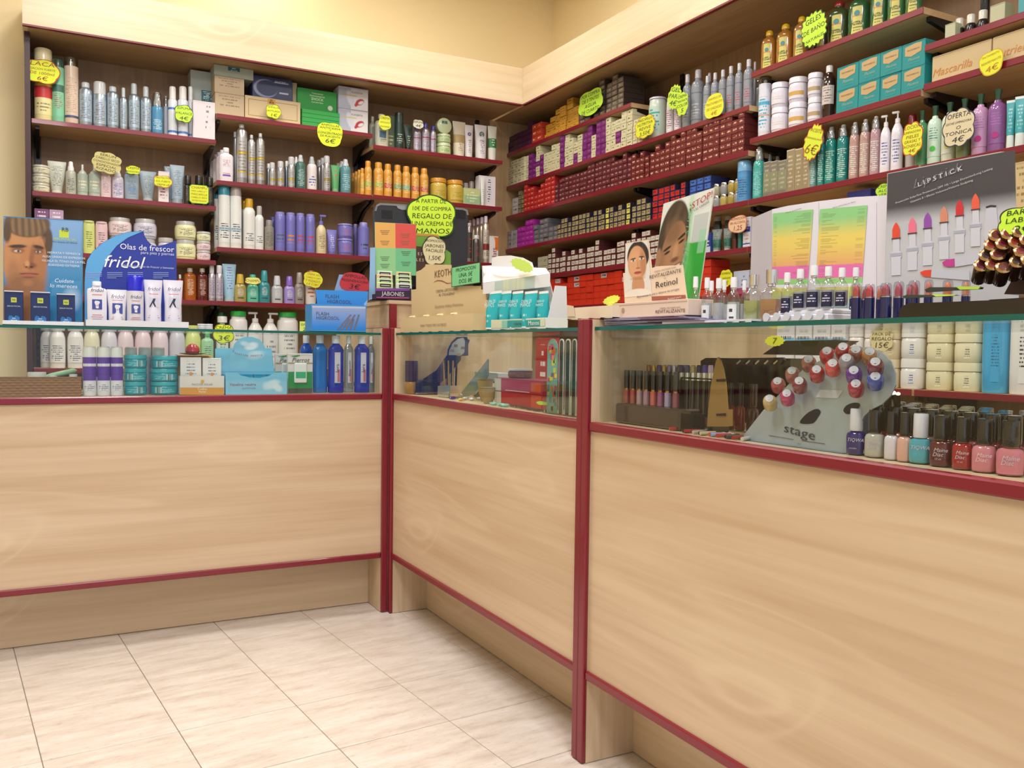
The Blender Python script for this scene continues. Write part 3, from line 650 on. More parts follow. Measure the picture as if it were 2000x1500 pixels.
sign(593, 629.5, 531, 561, 1, 1.513, [('CREMA SOL', 1), ('CABELLO LISO', 1), ('Y RIZADO', 1), ('2 € CUBO', 1)], 'yellow sign at right end of the shampoo row', col='E6E23A', ink='A07A20', seed=8, rot=-.12)
# L5 bottles seen through the glass
for i, (a, c, q) in enumerate(((78, 'E4E0DA', 'white, at the far left'), (96, 'ECEAE6', 'white, nearest the upright'), (131, 'ECEAE8', 'white, above purple sprays'), (163, 'E6E2C4', 'cream yellow'), (197, 'DCD8E2', 'lilac white'), (229, 'E8D4DA', 'pale pink, left'), (263, 'E8D0D8', 'pale pink, middle'), (297, 'E8D6DE', 'pale pink, right'), (330, 'CDCCD8', 'lilac grey'), (361, 'D4DE86', 'lime green'))):
    s_ = .10 if i == 0 else .02
    put('L5', bottle, a, a+32, 636, 'large salon shampoo behind glass, '+q, sb=s_, loc=False, body=c, cap=c, cf=.09, cw=.92, neck=.5, sh=.34, p=2, fl=.9, pr=pm(c, '5A5A6A', rows=9, v0=.05, v1=.7) if i < 3 else None, name='salon_bottle', group='salon shampoos behind the glass')
put('L5', bottle, 393, 417, 646, 'mint green flat bottle beside the lime shampoo', body='9AD2A2', cap='5AB46A', pr=pm('A8D8AE', '2A6A3A', rows=8), sb=.01)
for a, b, y, q in ((404, 430, 612.6, 'dark green capped tub at the back'),):
    put('M5', jar, 423, 443, y, q, h=.29, sb=.12, body='3E8A4A', lid='1F7A3A', lf=.15, name='tub')
put('M5', bottle, 422, 446, 618, 'white bottle with white cap behind the price sign', body='DFEADD', cap='EDEDED', cf=.12, cw=.8, fl=.9, pr=pm('DDEFE0', '2A5A3A', rows=9))
for a, b, y, q in ((448, 483, 608, 'left one'), (541, 582, 610, 'right one')):
    put('M5', bottle, a, b, y, 'big white gel bottle with bright green cap, '+q, body='E9E9E6', cap='2FB04A', cf=.09, cw=.88, neck=.8, sh=.08, fl=.9, pr=pm('E6E6E2', '8A8A90', rows=6, v0=.3, v1=.9), group='green capped gels')
for a, b, y, dr, q in ((484, 513, 610, 1, 'left one'), (513, 543, 611, -1, 'right one')):
    put('M5', pump, a, b, y, 'big white pump bottle between green caps, '+q, body='E6E6E2', head='ECECEC', dr=-dr, cf=.18, pr=pm('E2E2E2', '9A9AA6', rows=4, v0=.2, v1=.8), group='white pump bottles')
for a in (386, 400): put('K1', jar, a, a+15, 630, ('left' if a == 386 else 'right')+' small silver rimmed jar near the salon shampoos', h=.025, w=.03, sb=.34, zb=ZG, body='C8CCD0', lid='D8DCE0', loc=False, group='silver rimmed jars')
sign(416, 457, 633, 671, 1, .16, [('CREMA', 1), ('HIDRATANTE', 1), ('3€', 1.6)], 'yellow sign with brown edge, CREMA 3€, behind glass edge', edge='6A5A20', ink='4A4A1A', seed=11)
sign(585, 612, 628, 650, 1, .30, [('OFERTA', 1), ('2€', 1)], 'yellow green sign left of the ampoule box', col='DDEE70', style='rect', seed=12)

# ================================================================ MIDDLE BAY
TAN = 'BDA888'
o, w, h, d = put('M1', carton, 420, 477, 184, 'tan carton with gold pencil print, lower one', dep=.12, body=TAN, pr=pm(TAN, '8A7858', rows=5, v0=.4, v1=.9))
o, w, h2, d = put('M1', carton, 419, 477, 151, 'tan carton with gold pencil print, upper one', dep=.12, zb=2.17+h+.0006, body=TAN, pr=pm(TAN, '8A7858', rows=5, v0=.4, v1=.9))
put('M1', carton, 418, 495, 131, 'grey green flat carton lying on tan cartons', dep=.14, zb=2.17+h+h2+.0014, body='A4AEA2', art=lambda o, w, h, d: obj('label', flat(w*.3, h*.4, h*.6, -d/2-.001), pm('2A5A6A', 'C8D8D8', rows=2), o))
o, w, h, d = put('M1', carton, 478.5, 587, 193, 'long tan ampoule carton with thin frame line', dep=.12, body='CDB78E', pr=pm('CDB78E', 'A58E66', rows=1, v0=2, v1=3))
def frame_line(o, w, h, d, c='8A6A4A', mx=.06, mz=.14, t=.0012):
    m = paper(c)
    for (x0, x1, z0, z1) in ((mx, 1-mx, mz, mz+.02), (mx, 1-mx, 1-mz-.02, 1-mz), (mx, mx+.008, mz, 1-mz), (1-mx-.008, 1-mx, mz, 1-mz)):
        obj('frame_line', flat(w*(x1-x0), h*(z1-z0), h*z0, -d/2-.0008), m, o, (w*((x0+x1)/2-.5), 0, 0))
frame_line(o, w, h, d); H1 = h
obj('seal', flat(w*.14, h*.25, h*.75, -d/2-.001), pm('C8902A', '5A2A1A', rows=2, duty=.9), o, (-w*.03, 0, 0))
o, w, h, d = put('M1', carton, 493, 571, 152, 'navy blue carton with silver crescent', dep=.1, sb=.03, zb=2.17+H1+.0008, body='26305A')
me = paint(w*.98, h*.96, 60, 40, '232C58', [('e', .32, .45, .3, .44, '8A96B8', .08, 0, .8), ('e', .36, .48, .27, .38, '232C58', .08), ('r', .55, .78, .9, .84, 'A9B0C8', .8), ('r', .68, .3, .9, .36, 'B8C0D4', .8)])
obj('front_print', me, None, o, (0, -d/2-.0006, h*.02)); text(o, 'DUCTIC', h*.14, w*.2, h*.82, M('C8CCE0'), y=-d/2-.0012)
put('M1', carton, 571, 580, 162, 'tan carton end behind the navy carton', dep=.1, sb=.06, zb=2.17+H1+.0008, body='B8A688')
for i in range(4):
    put('M1', carton, 590, 663, 240, 'flat green carton, %s of the low stack' % ('lowest', 'second', 'third', 'topmost')[i], dep=.12, h=.0215, sb=.012, zb=2.17+i*.022, body='2F9E48', name='flat_carton', group='flat green cartons')
o, w, h, d = put('M1', carton, 581, 658, 176, 'green treatment carton reading SHOCK', dep=.1, sb=.035, zb=2.17+.0885, body='2A9040')
for s_, sz, z in (('Tratamiento', .1, .82), ('Reconstituyente', .1, .7), ('SHOCK', .16, .55), ('PLACENTARIA', .08, .4)): text(o, s_, h*sz*1.1, 0, h*z, M('D8E8D0'), y=-d/2-.001)
obj('round_seal', lathe([(h*.12, 0), (h*.12, .0006)], 20), paper('C8D0C8'), o, (w*.33, -d/2-.0003, h*.22), (pi/2, 0, 0))
for i in range(2):
    o, w, h, d = put('M1', carton, 661, 719, 214, 'silver blue placenta carton with red horse, '+('lower', 'upper')[i], h=.118, dep=.1, zb=2.17+i*.1186, body='B4B6C6')
    obj('front_print', paint(w*.98, h*.96, 40, 40, 'D6D4D8', [('r', 0, 0, .42, 1, 'A2A8BC', .9), ('e', .4, .5, .12, .4, 'C8CCD8', .3, .3), ('e', .72, .38, .16, .14, 'B02A38', .15, .5), ('e', .76, .36, .1, .07, 'D6D4D8', .15, .5), ('e', .6, .25, .05, .12, 'B02A38', .2, -.5), ('r', .1, .62, .62, .66, 'C8A838', .8)]), None, o, (0, -d/2-.0006, h*.02))
    text(o, 'PLACENTA', h*.11, w*.12, h*.78, M('7A2038'), y=-d/2-.0014)
    obj('tuck', box(w*.9, .0005, h*.04), paper('C4C6D0'), o, (0, -d/2-.0008, h*.95))
sign(519.5, 549, 204.5, 231.5, 1, 1.512, [('AMPOLLAS', 1), ('ANTICAIDA', 1), ('1€', 1.2)], 'yellow sign on the long tan carton', edge='8A8A1A', ink='5A5A1A', seed=13)
sign(620, 669, 239, 285.5, 1, 1.512, [('AMPOLLAS', .7), ('ANTICAIDA', .7), ('Y', .5), ('CONCENTRADO', .8), ('DE PLACENTA', .7), ('6€', 1.6)], 'yellow sign 6€ hanging below the green cartons', ink='3A4A1A', seed=14, style='lobes')
# M2
for i in range(4):
    put('M2', bottle, 427.5-i*6, 455.5-i*6.5, 289+i*4, 'white flat lotion bottle with violet stripe, %s' % ('front one', 'second from front', 'third from front', 'rearmost')[i], sb=.012+i*.065, body='E4DEE6', cap='E8E4EA', cf=.13, cw=.42, neck=.38, fl=.55, h='g', pr=pm('E4DEE6', '9A3A5A', rows=12, v0=.55, v1=.9, bands=((.06, .16, '6A50A8'), (.2, .23, 'C04A6A'))) if i == 0 else None, group='white lotion bottles in file')
put('M2', can, 455, 465, 258, 'grey can hidden behind the tallest silver can', sb=.09, body='9A9CA0', met=1, cf=.1)
HR = lambda: pm('B2B2B4', '8A8070', rows=9, v0=.1, v1=.9, met=.5, bands=((.58, .66, 'C8B048'), (.12, .16, 'C8B048')))
put('M2', can, 461, 483, 243.5, 'tallest silver hairspray can with yellow lettering', body='B2B2B4', cap='C4C4C4', cf=.06, cw=.45, shoulder=.07, met=1, pr=HR(), group='silver hairspray cans')
put('M2', can, 484, 498.5, 264, 'slim silver hairspray can, left of two', body='B2B2B4', cap='C4C4C4', cf=.07, cw=.4, shoulder=.09, met=1, pr=HR(), group='silver hairspray cans')
put('M2', can, 500, 517, 261, 'slim silver hairspray can, right of two', body='B2B2B4', cap='C4C4C4', cf=.07, cw=.4, shoulder=.09, met=1, pr=HR(), group='silver hairspray cans')
put('M2', can, 520, 529, 320, 'small silver can behind the first small one', sb=.07, body='A2A4A6', met=1, cf=.2)
for a, b, y, q in ((526, 537.6, 318, 'first small silver mousse can'), (541, 554.7, 315.5, 'second small silver mousse can'), (562, 576, 307, 'third, bluish silver mousse can')):
    put('M2', can, a, b, y, q, body='B4B6BA', cap='C0C0C4', cf=.25, cw=.85, met=1, pr=pm('B4B6BA', '7A7460', rows=8, met=.4, bands=((.3, .45, 'BCA848'),)), group='small silver mousse cans')
put('M2', can, 556, 564, 315, 'blue grey can behind the bluish mousse', sb=.07, body='90A0B0', met=1, cf=.2)
put('M2', spray, 578, 596, 301.6, 'clear green setting spray with silver nozzle', body='3F6A62', cf=.22, cover=False, noz='B8BCC0', pr=pm('46706A', 'B8D0D0', rows=9))
put('M2', spray, 573, 584, 305, 'spray behind the clear green one', sb=.08, body='4A7A74', cf=.22, cover=False)
put('M2', spray, 599.5, 618.6, 304.8, 'white spray bottle with blue flower print', body='E0D8DA', cf=.24, cover=False, noz='A8AEB4', pr=pm('E0D8DA', '4A5AA8', rows=5, v0=.1, v1=.7, cols=5))
for i in range(3):
    put('M2', can, 631.5-i*6.5, 645-i*6.5, 305+i*2, 'silver foam can in file, %s' % ('front', 'middle', 'rear')[i], sb=.015+i*.06, h='g', body='B6B6BA', cap='C0C0C4', cf=.2, cw=.85, met=1, pr=pm('B6B6BA', '6A6450', rows=8, bands=((.35, .5, 'A89848'),), met=.4) if i == 0 else None, group='silver foam cans in file')
put('M2', tube, 646, 663.5, 323, 'clear green gel tube with red mark', body='4E9A5A', cap='7AB080', bw=.75, cf=.14, pr=pm('52A060', 'C04050', rows=4, v0=.3, v1=.8, u0=.42, u1=.58, cols=30))
for i in range(3):
    put('M2', spray, 664.5-i*7, 685-i*7, 310+i*3, 'clear blue green spray, %s of the file' % ('front', 'middle', 'rear')[i], sb=.015+i*.06, h='g', body='5A8E98', cf=.22, cover=False, noz='C4C8CC', pr=pm('5A8E98', 'A8CCD8', rows=7) if i == 0 else None, group='blue green sprays')
OR = lambda c: pm('D69A3A', 'F0DCA8', rows=10, v0=.12, v1=.9, bands=((.3, .55, c),))
for i in range(5):
    put('M2', can, 703-i*6, 712-i*5.5, 329+i*4, 'small gold can, %s from the front of the file' % ('first', 'second', 'third', 'fourth', 'fifth')[i], sb=.02+i*.05, h='g', body='CF9A3C', cap='D6922E', cf=.18, cw=.7, pr=OR('A9A03C') if i == 0 else None, group='small gold cans in file')
for i, (k_, a, b, y, c, q) in enumerate((('M2', 711.5, 726, 315, '9DB04A', 'green band, by the bay joint'), ('R2', 729.5, 748.7, 318, '9DB04A', 'green band, first right of the joint'), ('R2', 749, 765.8, 321, 'C0504A', 'red band, third in row'), ('R2', 768, 784.5, 323, '6A9A6A', 'grey green band, fourth in row'), ('R2', 785, 801.6, 325.5, '6AA890', 'teal band, fifth in row'), ('R2', 802.6, 819, 327.6, 'C0504A', 'red band, sixth in row'), ('R2', 819.7, 836.8, 329.7, 'C0504A', 'red band, seventh in row'))):
    put(k_, can, a, b, y, 'orange gold styling can with '+q, loc=False, body='D8A048', cap='D6922E', cf=.17, cw=.72, shoulder=.1, pr=OR(c), group='orange gold styling cans')
for i in range(5): put('R2', can, 745+i*17.2, 757+i*17.2, 320+i*2.2, 'orange can in the second row, %s from left' % ('first', 'second', 'third', 'fourth', 'fifth', 'sixth')[i], sb=.09, h=.115, body='CC9440', cap='D6922E', cf=.17, cw=.72, shoulder=.1, group='orange cans in the second row')
# M3
for a, b, y, cap, q, s_ in ((426, 449, 364, '2E8AA0', 'tall white hairspray can with teal cap', .018), (449, 471.7, 366, 'A8A09C', 'tall white hairspray can with grey cap', .018), (418, 430, 372, '2E7A90', 'white can behind the teal capped can', .1)):
    put('M3', can, a, b, y, q, sb=s_, body='E2E4E2', cap=cap, cf=.15, cw=.97, shoulder=.02, pr=pm('E2E4E2', '3A3E40', rows=12, v0=.12, v1=.5, bands=((.3, .4, 'B8D0DC'),)), group='white hairspray cans')
put('M3', can, 475, 498, 388.6, 'white can with mustard cap', body='E2E2DE', cap='C89A20', cf=.18, cw=.66, shoulder=.08, pr=pm('E2E2DE', '3A3E40', rows=10, v0=.1, v1=.4))
put('M3', can, 471, 483, 392, 'mustard capped can behind, beside grey cap', sb=.08, body='D0D0CC', cap='B88A1A', cf=.18, cw=.8)
put('M3', can, 498, 514.8, 403, 'slim white mousse can with grey nozzle', body='DEE0E0', cap='B0AEAA', cf=.2, cw=.6, shoulder=.08, pr=pm('DEE0E0', '3A3E40', rows=10, v0=.1, v1=.4))
put('M3', can, 516, 535, 430.6, 'short taupe grey can', body='8E8A80', cap='8A867C', cf=.2, cw=.7, pr=pm('8E8A80', '4A463E', rows=9))
LIL = '7472BE'
for a, b, y, c, q in ((537, 556.6, 414.6, '4A6A6A', 'first from left'), (558, 576.6, 416, 'D08A3A', 'second from left'), (578, 595, 417, 'B84A4A', 'third from left'), (597, 615, 419, 'C04A4A', 'fourth from left')):
    put('M3', can, a, b, y, 'lilac blue hair can, %s' % q, body=LIL, cap='8E8CCC', cf=.06, cw=.86, shoulder=.03, pr=pm(LIL, c, rows=5, v0=.24, v1=.5, cols=4, bands=((.19, .205, c),)), group='lilac blue hair cans')
for a, y, q in ((518, 430, 'left'), (527, 424, 'right')): put('M3', can, a, a+12, y, 'dark lilac can behind the lilac blue row, '+q, loc=False, sb=.12, body='5A58A0', cap='6A68B0', cf=.06, cw=.9, group='dark lilac cans behind')
put('M3', pump, 617, 637, 420, 'cream bottle with lilac pump', body='D6C8A0', head=LIL, cf=.26, fl=1, pr=pm('D6C8A0', '6A5A3A', rows=8))
put('M3', tube, 638, 658, 448.8, 'small lilac tube standing on its cap', body=LIL, cap='6A68B4', bw=.78, pr=pm(LIL, 'D0D0F0', rows=8, u0=.42, u1=.58, v0=.15, v1=.8, cols=30))
o, w, h, d = put('M3', jar, 659, 688, 467.5, 'lilac jar, lower of the pair', body=LIL, lid='8E8CCC', lf=.1, pr=pm(LIL, 'B86A8A', rows=6))
put('M3', jar, 659, 688, 438.5, 'lilac jar, upper of the pair', w=w, zb=1.502+h+.0008, body=LIL, lid='8E8CCC', lf=.1, pr=pm(LIL, 'B86A8A', rows=6))
put('M3', can, 690, 698, 438, 'lilac can half behind the jars', sb=.12, body=LIL, cap='8E8CCC', cf=.06, cw=.9)
put('M3', can, 699, 721, 435, 'lilac can with narrow shoulder beside the screen', body=LIL, cap='8E8CCC', cf=.12, cw=.7, pr=pm(LIL, '2A4A3A', rows=4, v0=.2, v1=.5))

# ================================================================ CORNER BAY
put('R1', bottle, 732, 759, 224, 'cream silver bottle with blue label', body='C4C6B4', cap='D2D0C4', cf=.14, cw=.5, fl=.6, pr=pm('C4C6B4', '6A7A7A', rows=8, bands=((.3, .62, '3A6A90'),)))
put('R1', bottle, 720, 735, 228, 'pale bottle behind the cream silver one', sb=.1, body='BEC2B4', cap='C8C8BC', fl=.6)
put('R1', carton, 757, 771, 226, 'dark olive carton beside the green can', dep=.05, sb=.05, body='4A5A44', pr=pm('4A5A44', 'A8A88A', rows=6, v0=.1, v1=.4))
put('R1', can, 771, 787.7, 221, 'dark green glossy can', body='1F3A34', cap='1A2E2A', cf=.1, cw=.95, pr=pm('1F3A34', 'B8C0B0', rows=8, v0=.1, v1=.5))
put('R1', tube, 788, 806, 243.6, 'black green tube standing on its cap', body='18302A', cap='101A18', bw=.6, pr=pm('1A322C', 'B8C0B0', rows=8, u0=.42, u1=.58, v0=.1, v1=.5, cols=30))
for a, b, y, q in ((806, 822.5, 245, 'left, under white sign'), (823, 839, 241, 'middle'), (840, 852, 246, 'right, the slimmest')):
    put('R1', can, a, b, y, 'silver can with violet cap, '+q, body='B2ACB8', cap='3A3A9A', cf=.17, cw=.55, shoulder=.12, met=1, pr=pm('B2ACB8', '6A5A7A', rows=9, met=.4, bands=((.66, .72, 'A04A50'),)), group='silver cans with violet caps')
o, w, h, d = put('R1', jar, 852, 880, 282, 'pale green jar, lower of two', body='B8CC98', lid='CAD6AC', lf=.25, pr=pm('B8CC98', '4A7A4A', rows=4))
o, w, h2, d = put('R1', jar, 852, 880, 264, 'pale green jar, upper of two', w=w, zb=2.112+h+.0008, body='B8CC98', lid='CAD6AC', lf=.25, pr=pm('B8CC98', '4A7A4A', rows=4))
p = on(866.5, 250, 1, 1.56)
o = thing('cream_jar', 'pale green jar on its edge, lid to the front, topmost', 'jar', (p[0], 1.555, 2.112+h+h2+.0018+w*.53)); W_ = w
obj('body', lathe([(W_*.48, 0), (W_*.52, .006), (W_*.52, .032)], 24), plas('B8CC98'), o, (0, .036, 0), (pi/2, 0, 0))
obj('lid', lathe([(W_*.53, 0), (W_*.53, .009), (W_*.49, .012)], 24), plas('C8D6AE'), o, (0, .003, 0), (pi/2, 0, 0))
obj('label', flat(W_*.4, W_*.2, W_*.12, -.0095), pm('3A6A6A', 'C8D8C8', rows=2), o)
def lettube(a, b, y, q, L_=None, lc='5A3A8A', pr=None, **k):
    o, w, h, d = put('R1', tube, a, b, y, q, body='D6D2D2', cap='D8D4D0', cf=.06, bw=.78, pr=pr or pm('D8D4D6', '7A7A8A', rows=12, u0=.42, u1=.58, v0=.08, v1=.5, cols=34), **k)
    if L_:
        obj('round_mark', lathe([(w*.2, 0), (w*.2, .0008)], 18), paper(lc), o, (0, -w*.2, h*.72), (pi/2, 0, 0))
        text(o, L_, w*.3, 0, h*.72, M('E8E4E8'), y=-w*.2-.0016); text(o, 'PTC', w*.22, 0, h*.52, M('6A6A78'), y=-w*.33)
lettube(883, 910, 238, 'beige tube with gold square', pr=pm('CFC6B0', '8A7A5A', rows=12, u0=.42, u1=.58, v0=.08, v1=.5, cols=34, bands=((.35, .6, 'A8905A'),)))
lettube(906.5, 924.7, 244.6, 'white tube with violet A mark', 'A', '6A4A8A', sb=.03)
lettube(926, 952, 244.6, 'white tube with green G mark', 'G', '3A6A5A')
lettube(952, 971, 247, 'white tube with green label band', pr=pm('CFCFC4', 'E0E8D8', rows=9, u0=.42, u1=.58, v0=.35, v1=.6, cols=34, bands=((.33, .62, '2E7A44'),)))
sign(740, 763.5, 225, 253.6, 1, 1.512, [('CREMA', 1), ('ANTICAIDA', 1), ('MANTENED', 1)], 'yellow green sign on the cream silver bottle', col='DCE438', ink='6A6A1A', seed=15)
sign(807, 827, 234, 251, 1, 1.512, [('ESPUMA', 1), ('4€', 1)], 'small cream sign on the silver violet cans', col='D8D8C0', seed=16)
for a, b, y, q in ((839.6, 872, 350, 'left'), (872, 904.4, 354, 'right')):
    put('R2', jar, a, b, y, 'golden yellow treatment jar with orange lid, '+q, body='C8AC48', lid='D0922E', lf=.18, lw=.97, pr=pm('C8AC48', '8A8A2A', rows=6, v0=.2, v1=.7), group='golden treatment jars')
put('R2', carton, 907, 938, 368, 'yellow to green small carton', dep=.06, body='BCC48A', pr=pm('BCC48A', 'D8E0B8', rows=4, bands=((0, .55, '94B48A'),)))
put('R2', carton, 936, 968, 344, 'tall white carton with green writing', dep=.05, sb=.04, body='DAD4DA', pr=pm('DAD4DA', '2A5A4A', rows=9, u0=.5, u1=.75, cols=6))
put('R2', tube, 936, 950, 346, 'white thin tube in front of the white carton', sb=.006, w=.03, body='D8DCD8', cap='D0D4D0', bw=.7, pr=pm('D8DCD8', '5A8A7A', rows=9, u0=.42, u1=.58, v0=.1, v1=.5, cols=30))
for i in range(3): put('R2', can, 905+i*11, 915+i*11, 358-i*3, 'clear plastic tube behind the small carton, %s' % ('left', 'middle', 'right')[i], sb=.11, body='A89C98', cap='B0A8A4', cf=.04, cw=.9)
put('R3', can, 911, 922.4, 436, 'silver black can with red print by the screen', body='8E8A88', cap='A8A4A4', cf=.08, cw=.7, met=1, pr=pm('3A3634', 'B02A2A', rows=6, v0=.2, v1=.8, u0=.35, u1=.65, cols=3))
for i in range(5): put('R3', can, 942-i*7.5, 956-i*7.7, 422.5+i*4.5, 'champagne mousse can in file, %s' % ('front one', 'second', 'third', 'fourth', 'fifth')[i], sb=.015+i*.05, h='g', body='C4BAAC', cap='D4C8D8', cf=.14, cw=.5, shoulder=.08, met=1, pr=pm('C4BAAC', '6A4A3A', rows=12, bands=((.3, .52, '8E1E1E'),), met=.3) if i == 0 else None, group='champagne mousse cans')
put('R3', can, 923.5, 937, 459.8, 'short silver black can with white cap', sb=.008, body='6A6664', cap='C8C8CC', cf=.14, cw=.8, met=1, pr=pm('4A4644', 'B02A2A', rows=6, v0=.2, v1=.8, u0=.35, u1=.65, cols=3))
o, w, h, d = put('R3', carton, 957, 973.7, 448, 'white orange carton reading glatt', dep=.06, body='DCD6D2', h=.16)
obj('front_print', paint(w*.98, h*.98, 20, 60, 'DEDAD8', [('e', 1.0, .9, .75, .42, 'D8702A', .06), ('e', .35, .7, .28, .3, 'DEDAD8', .1)]), None, o, (0, -d/2-.0005, h*.01))
text(o, 'glatt', w*.75, w*.05, h*.35, M('A02A20'), y=-d/2-.0012, name='lettering').rotation_euler = (pi/2, -pi/2, 0)
# ================================================================ RIGHT WALL: stacks of small cartons
def dye_mesh(w, d, h, body, end, inset=.08, rows=3):
    """carton lying with its end to the front: body plus a printed end face"""
    me = box(w-.0012, d, h-.0008, .0008); me.materials.append(body); me.materials.append(end)
    for p in me.polygons:
        if p.normal.y < -.9: p.material_index = 1
    ul = me.uv_layers.new(name='UVMap')
    for p in me.polygons:
        for li in p.loop_indices:
            v = me.vertices[me.loops[li].vertex_index].co; ul.data[li].uv = (v.x/w+.5, v.z/h)
    return me
def endmat(bg, panel, ink, u=(.16, .84), v=(.16, .84), txt=True):
    k = ('end', bg, panel, ink, u, v, txt)
    if k in _m: return _m[k]
    m, N, L, b = newmat('carton_end'); b.inputs['Roughness'].default_value = .45
    uv = N.new('ShaderNodeUVMap'); sp = N.new('ShaderNodeSeparateXYZ'); L.new(uv.outputs[0], sp.inputs[0])
    def ma(op, a, c):
        n = N.new('ShaderNodeMath'); n.operation = op
        for i, x in enumerate((a, c)):
            if isinstance(x, (int, float)): n.inputs[i].default_value = x
            else: L.new(x, n.inputs[i])
        return n.outputs[0]
    ins = ma('MULTIPLY', ma('MULTIPLY', ma('GREATER_THAN', sp.outputs[0], u[0]), ma('LESS_THAN', sp.outputs[0], u[1])), ma('MULTIPLY', ma('GREATER_THAN', sp.outputs[1], v[0]), ma('LESS_THAN', sp.outputs[1], v[1])))
    mx = N.new('ShaderNodeMix'); mx.data_type = 'RGBA'; mx.inputs[6].default_value = lin(bg); mx.inputs[7].default_value = lin(panel); L.new(ins, mx.inputs[0])
    c = mx.outputs[2]
    if txt:
        oi = N.new('ShaderNodeObjectInfo'); cb = N.new('ShaderNodeCombineXYZ')
        L.new(ma('FLOOR', ma('MULTIPLY', sp.outputs[0], 9), 0), cb.inputs[0]); L.new(ma('FLOOR', ma('MULTIPLY', sp.outputs[1], 4), 0), cb.inputs[1]); L.new(oi.outputs['Random'], cb.inputs[2])
        wn = N.new('ShaderNodeTexWhiteNoise'); wn.noise_dimensions = '3D'; L.new(cb.outputs[0], wn.inputs['Vector'])
        f = ma('MULTIPLY', ma('GREATER_THAN', wn.outputs['Value'], .5), ma('LESS_THAN', ma('ABSOLUTE', ma('SUBTRACT', sp.outputs[1], .55), 0), .13))
        f = ma('MULTIPLY', f, ma('LESS_THAN', ma('ABSOLUTE', ma('SUBTRACT', sp.outputs[0], .5), 0), .3))
        m2 = N.new('ShaderNodeMix'); m2.data_type = 'RGBA'; L.new(f, m2.inputs[0]); L.new(c, m2.inputs[6]); m2.inputs[7].default_value = lin(ink); c = m2.outputs[2]
    L.new(c, b.inputs['Base Color']); _m[k] = m; return m
ORD = ['', 'first', 'second', 'third', 'fourth', 'fifth', 'sixth', 'seventh', 'eighth', 'ninth', 'tenth', 'eleventh', 'twelfth', 'thirteenth', 'fourteenth', 'fifteenth', 'sixteenth', 'seventeenth', 'eighteenth', 'nineteenth', 'twentieth',
       'twenty-first', 'twenty-second', 'twenty-third', 'twenty-fourth', 'twenty-fifth', 'twenty-sixth', 'twenty-seventh', 'twenty-eighth', 'twenty-ninth', 'thirtieth', 'thirty-first', 'thirty-second', 'thirty-third', 'thirty-fourth', 'thirty-fifth',
       'thirty-sixth', 'thirty-seventh', 'thirty-eighth', 'thirty-ninth', 'fortieth', 'forty-first', 'forty-second', 'forty-third', 'forty-fourth', 'forty-fifth', 'forty-sixth', 'forty-seventh', 'forty-eighth', 'forty-ninth', 'fiftieth', 'fifty-first', 'fifty-second', 'fifty-third']
def stack(key, px0, px1, pitch, rh, rows, mats, name, desc, group, depth=.11, sb=.006, colr=None, alt=None, jit=.0035, yref=400):
    """columns of cartons from pixel px0 to px1; rows is a list (repeated) of heights in cartons; every carton is an object"""
    y0, y1 = on(px0, yref, 0, 1.43)[1], on(px1, yref, 0, 1.43)[1]; n = max(1, round(abs(y0-y1)/pitch)); pitch = abs(y0-y1)/n
    base = {}
    for c in range(n):
        y = y0-(c+.5)*pitch; k = key
        if key.endswith('a') and y < .475: k = key[:-1]
        if k not in SH: k = key
        if key.endswith('a') and abs(y-.475) < .0: continue
        z = SH[k]['z']; rr = rows[min(c, len(rows)-1)] if len(rows) > 8 else rows[c % len(rows)]
        j = rnd.uniform(0, jit*2)
        for r in range(rr):
            mi = (alt[c % len(alt)] if alt else 0); mi = mi[r % len(mi)] if isinstance(mi, (tuple, list)) else mi
            if mi is None: continue
            if mi not in base: base[mi] = dye_mesh(pitch, depth, rh, mats[mi][0], mats[mi][1])
            dsc = desc if isinstance(desc, str) else desc[mi]; nm = name if isinstance(name, str) else name[mi]
            o = obj(nm, base[mi], None, None, (1.42+sb+depth/2+j+rnd.uniform(0, jit), y, z+.0004+r*rh), (0, 0, -pi/2+rnd.uniform(-.012, .012)))
            tag(o, '%s, %s column, %s row up%s' % (dsc, ORD[c+1], ORD[r+1], ''), 'box', group)
    return n
R_ = lambda h: paper(h)
DR = (R_('5C1C1C'), endmat('6A1D1E', '70201F', 'D8B8A0', txt=True)); DR2 = (R_('54191C'), endmat('5C1A20', '66202A', 'B89898'))
RD = (R_('A01C1C'), endmat('B4201F', 'BC2A26', 'E8A898'))
# third shelf: bright red, then dark red
stack('T2a', 1001, 1012, .05, .05, [2], [(R_('A8A0A0'), endmat('B4ACAC', 'BCB4B4', '6A6068'))], 'bleach_carton', 'grey white carton beside the bright red boxes', 'grey white cartons left')
stack('T2a', 1012, 1023, .04, .027, [5, 4], [(R_('6A6048'), endmat('4A4434', '9A8E60', '3A3420'))], 'olive_carton', 'small olive gold carton left of bright red boxes', 'olive gold cartons')
stack('T2a', 1024, 1083, .0385, .0272, [6, 5, 5, 3, 4, 5, 6, 6, 6, 5][:8]+[6, 5], [RD], 'red_dye_box', 'bright red dye box', 'bright red dye boxes', sb=.004)
stack('T2a', 1084, 1231, .0365, .0262, [4, 5, 5, 5, 5, 5, 5, 5, 5, 6, 6, 6, 6, 6, 6, 6, 5, 5, 6, 5, 5, 6, 6, 6, 6, 5, 6], [DR2], 'hair_dye_box', 'dull wine dye box', 'wine red dye boxes near the corner')
stack('T2', 1234, 1266, .038, .0272, [5, 4, 5, 4, 5, 4], [DR], 'dark_dye_box', 'dark red dye box left of the narrow gap', 'dark red dye boxes by the gap', sb=.002)
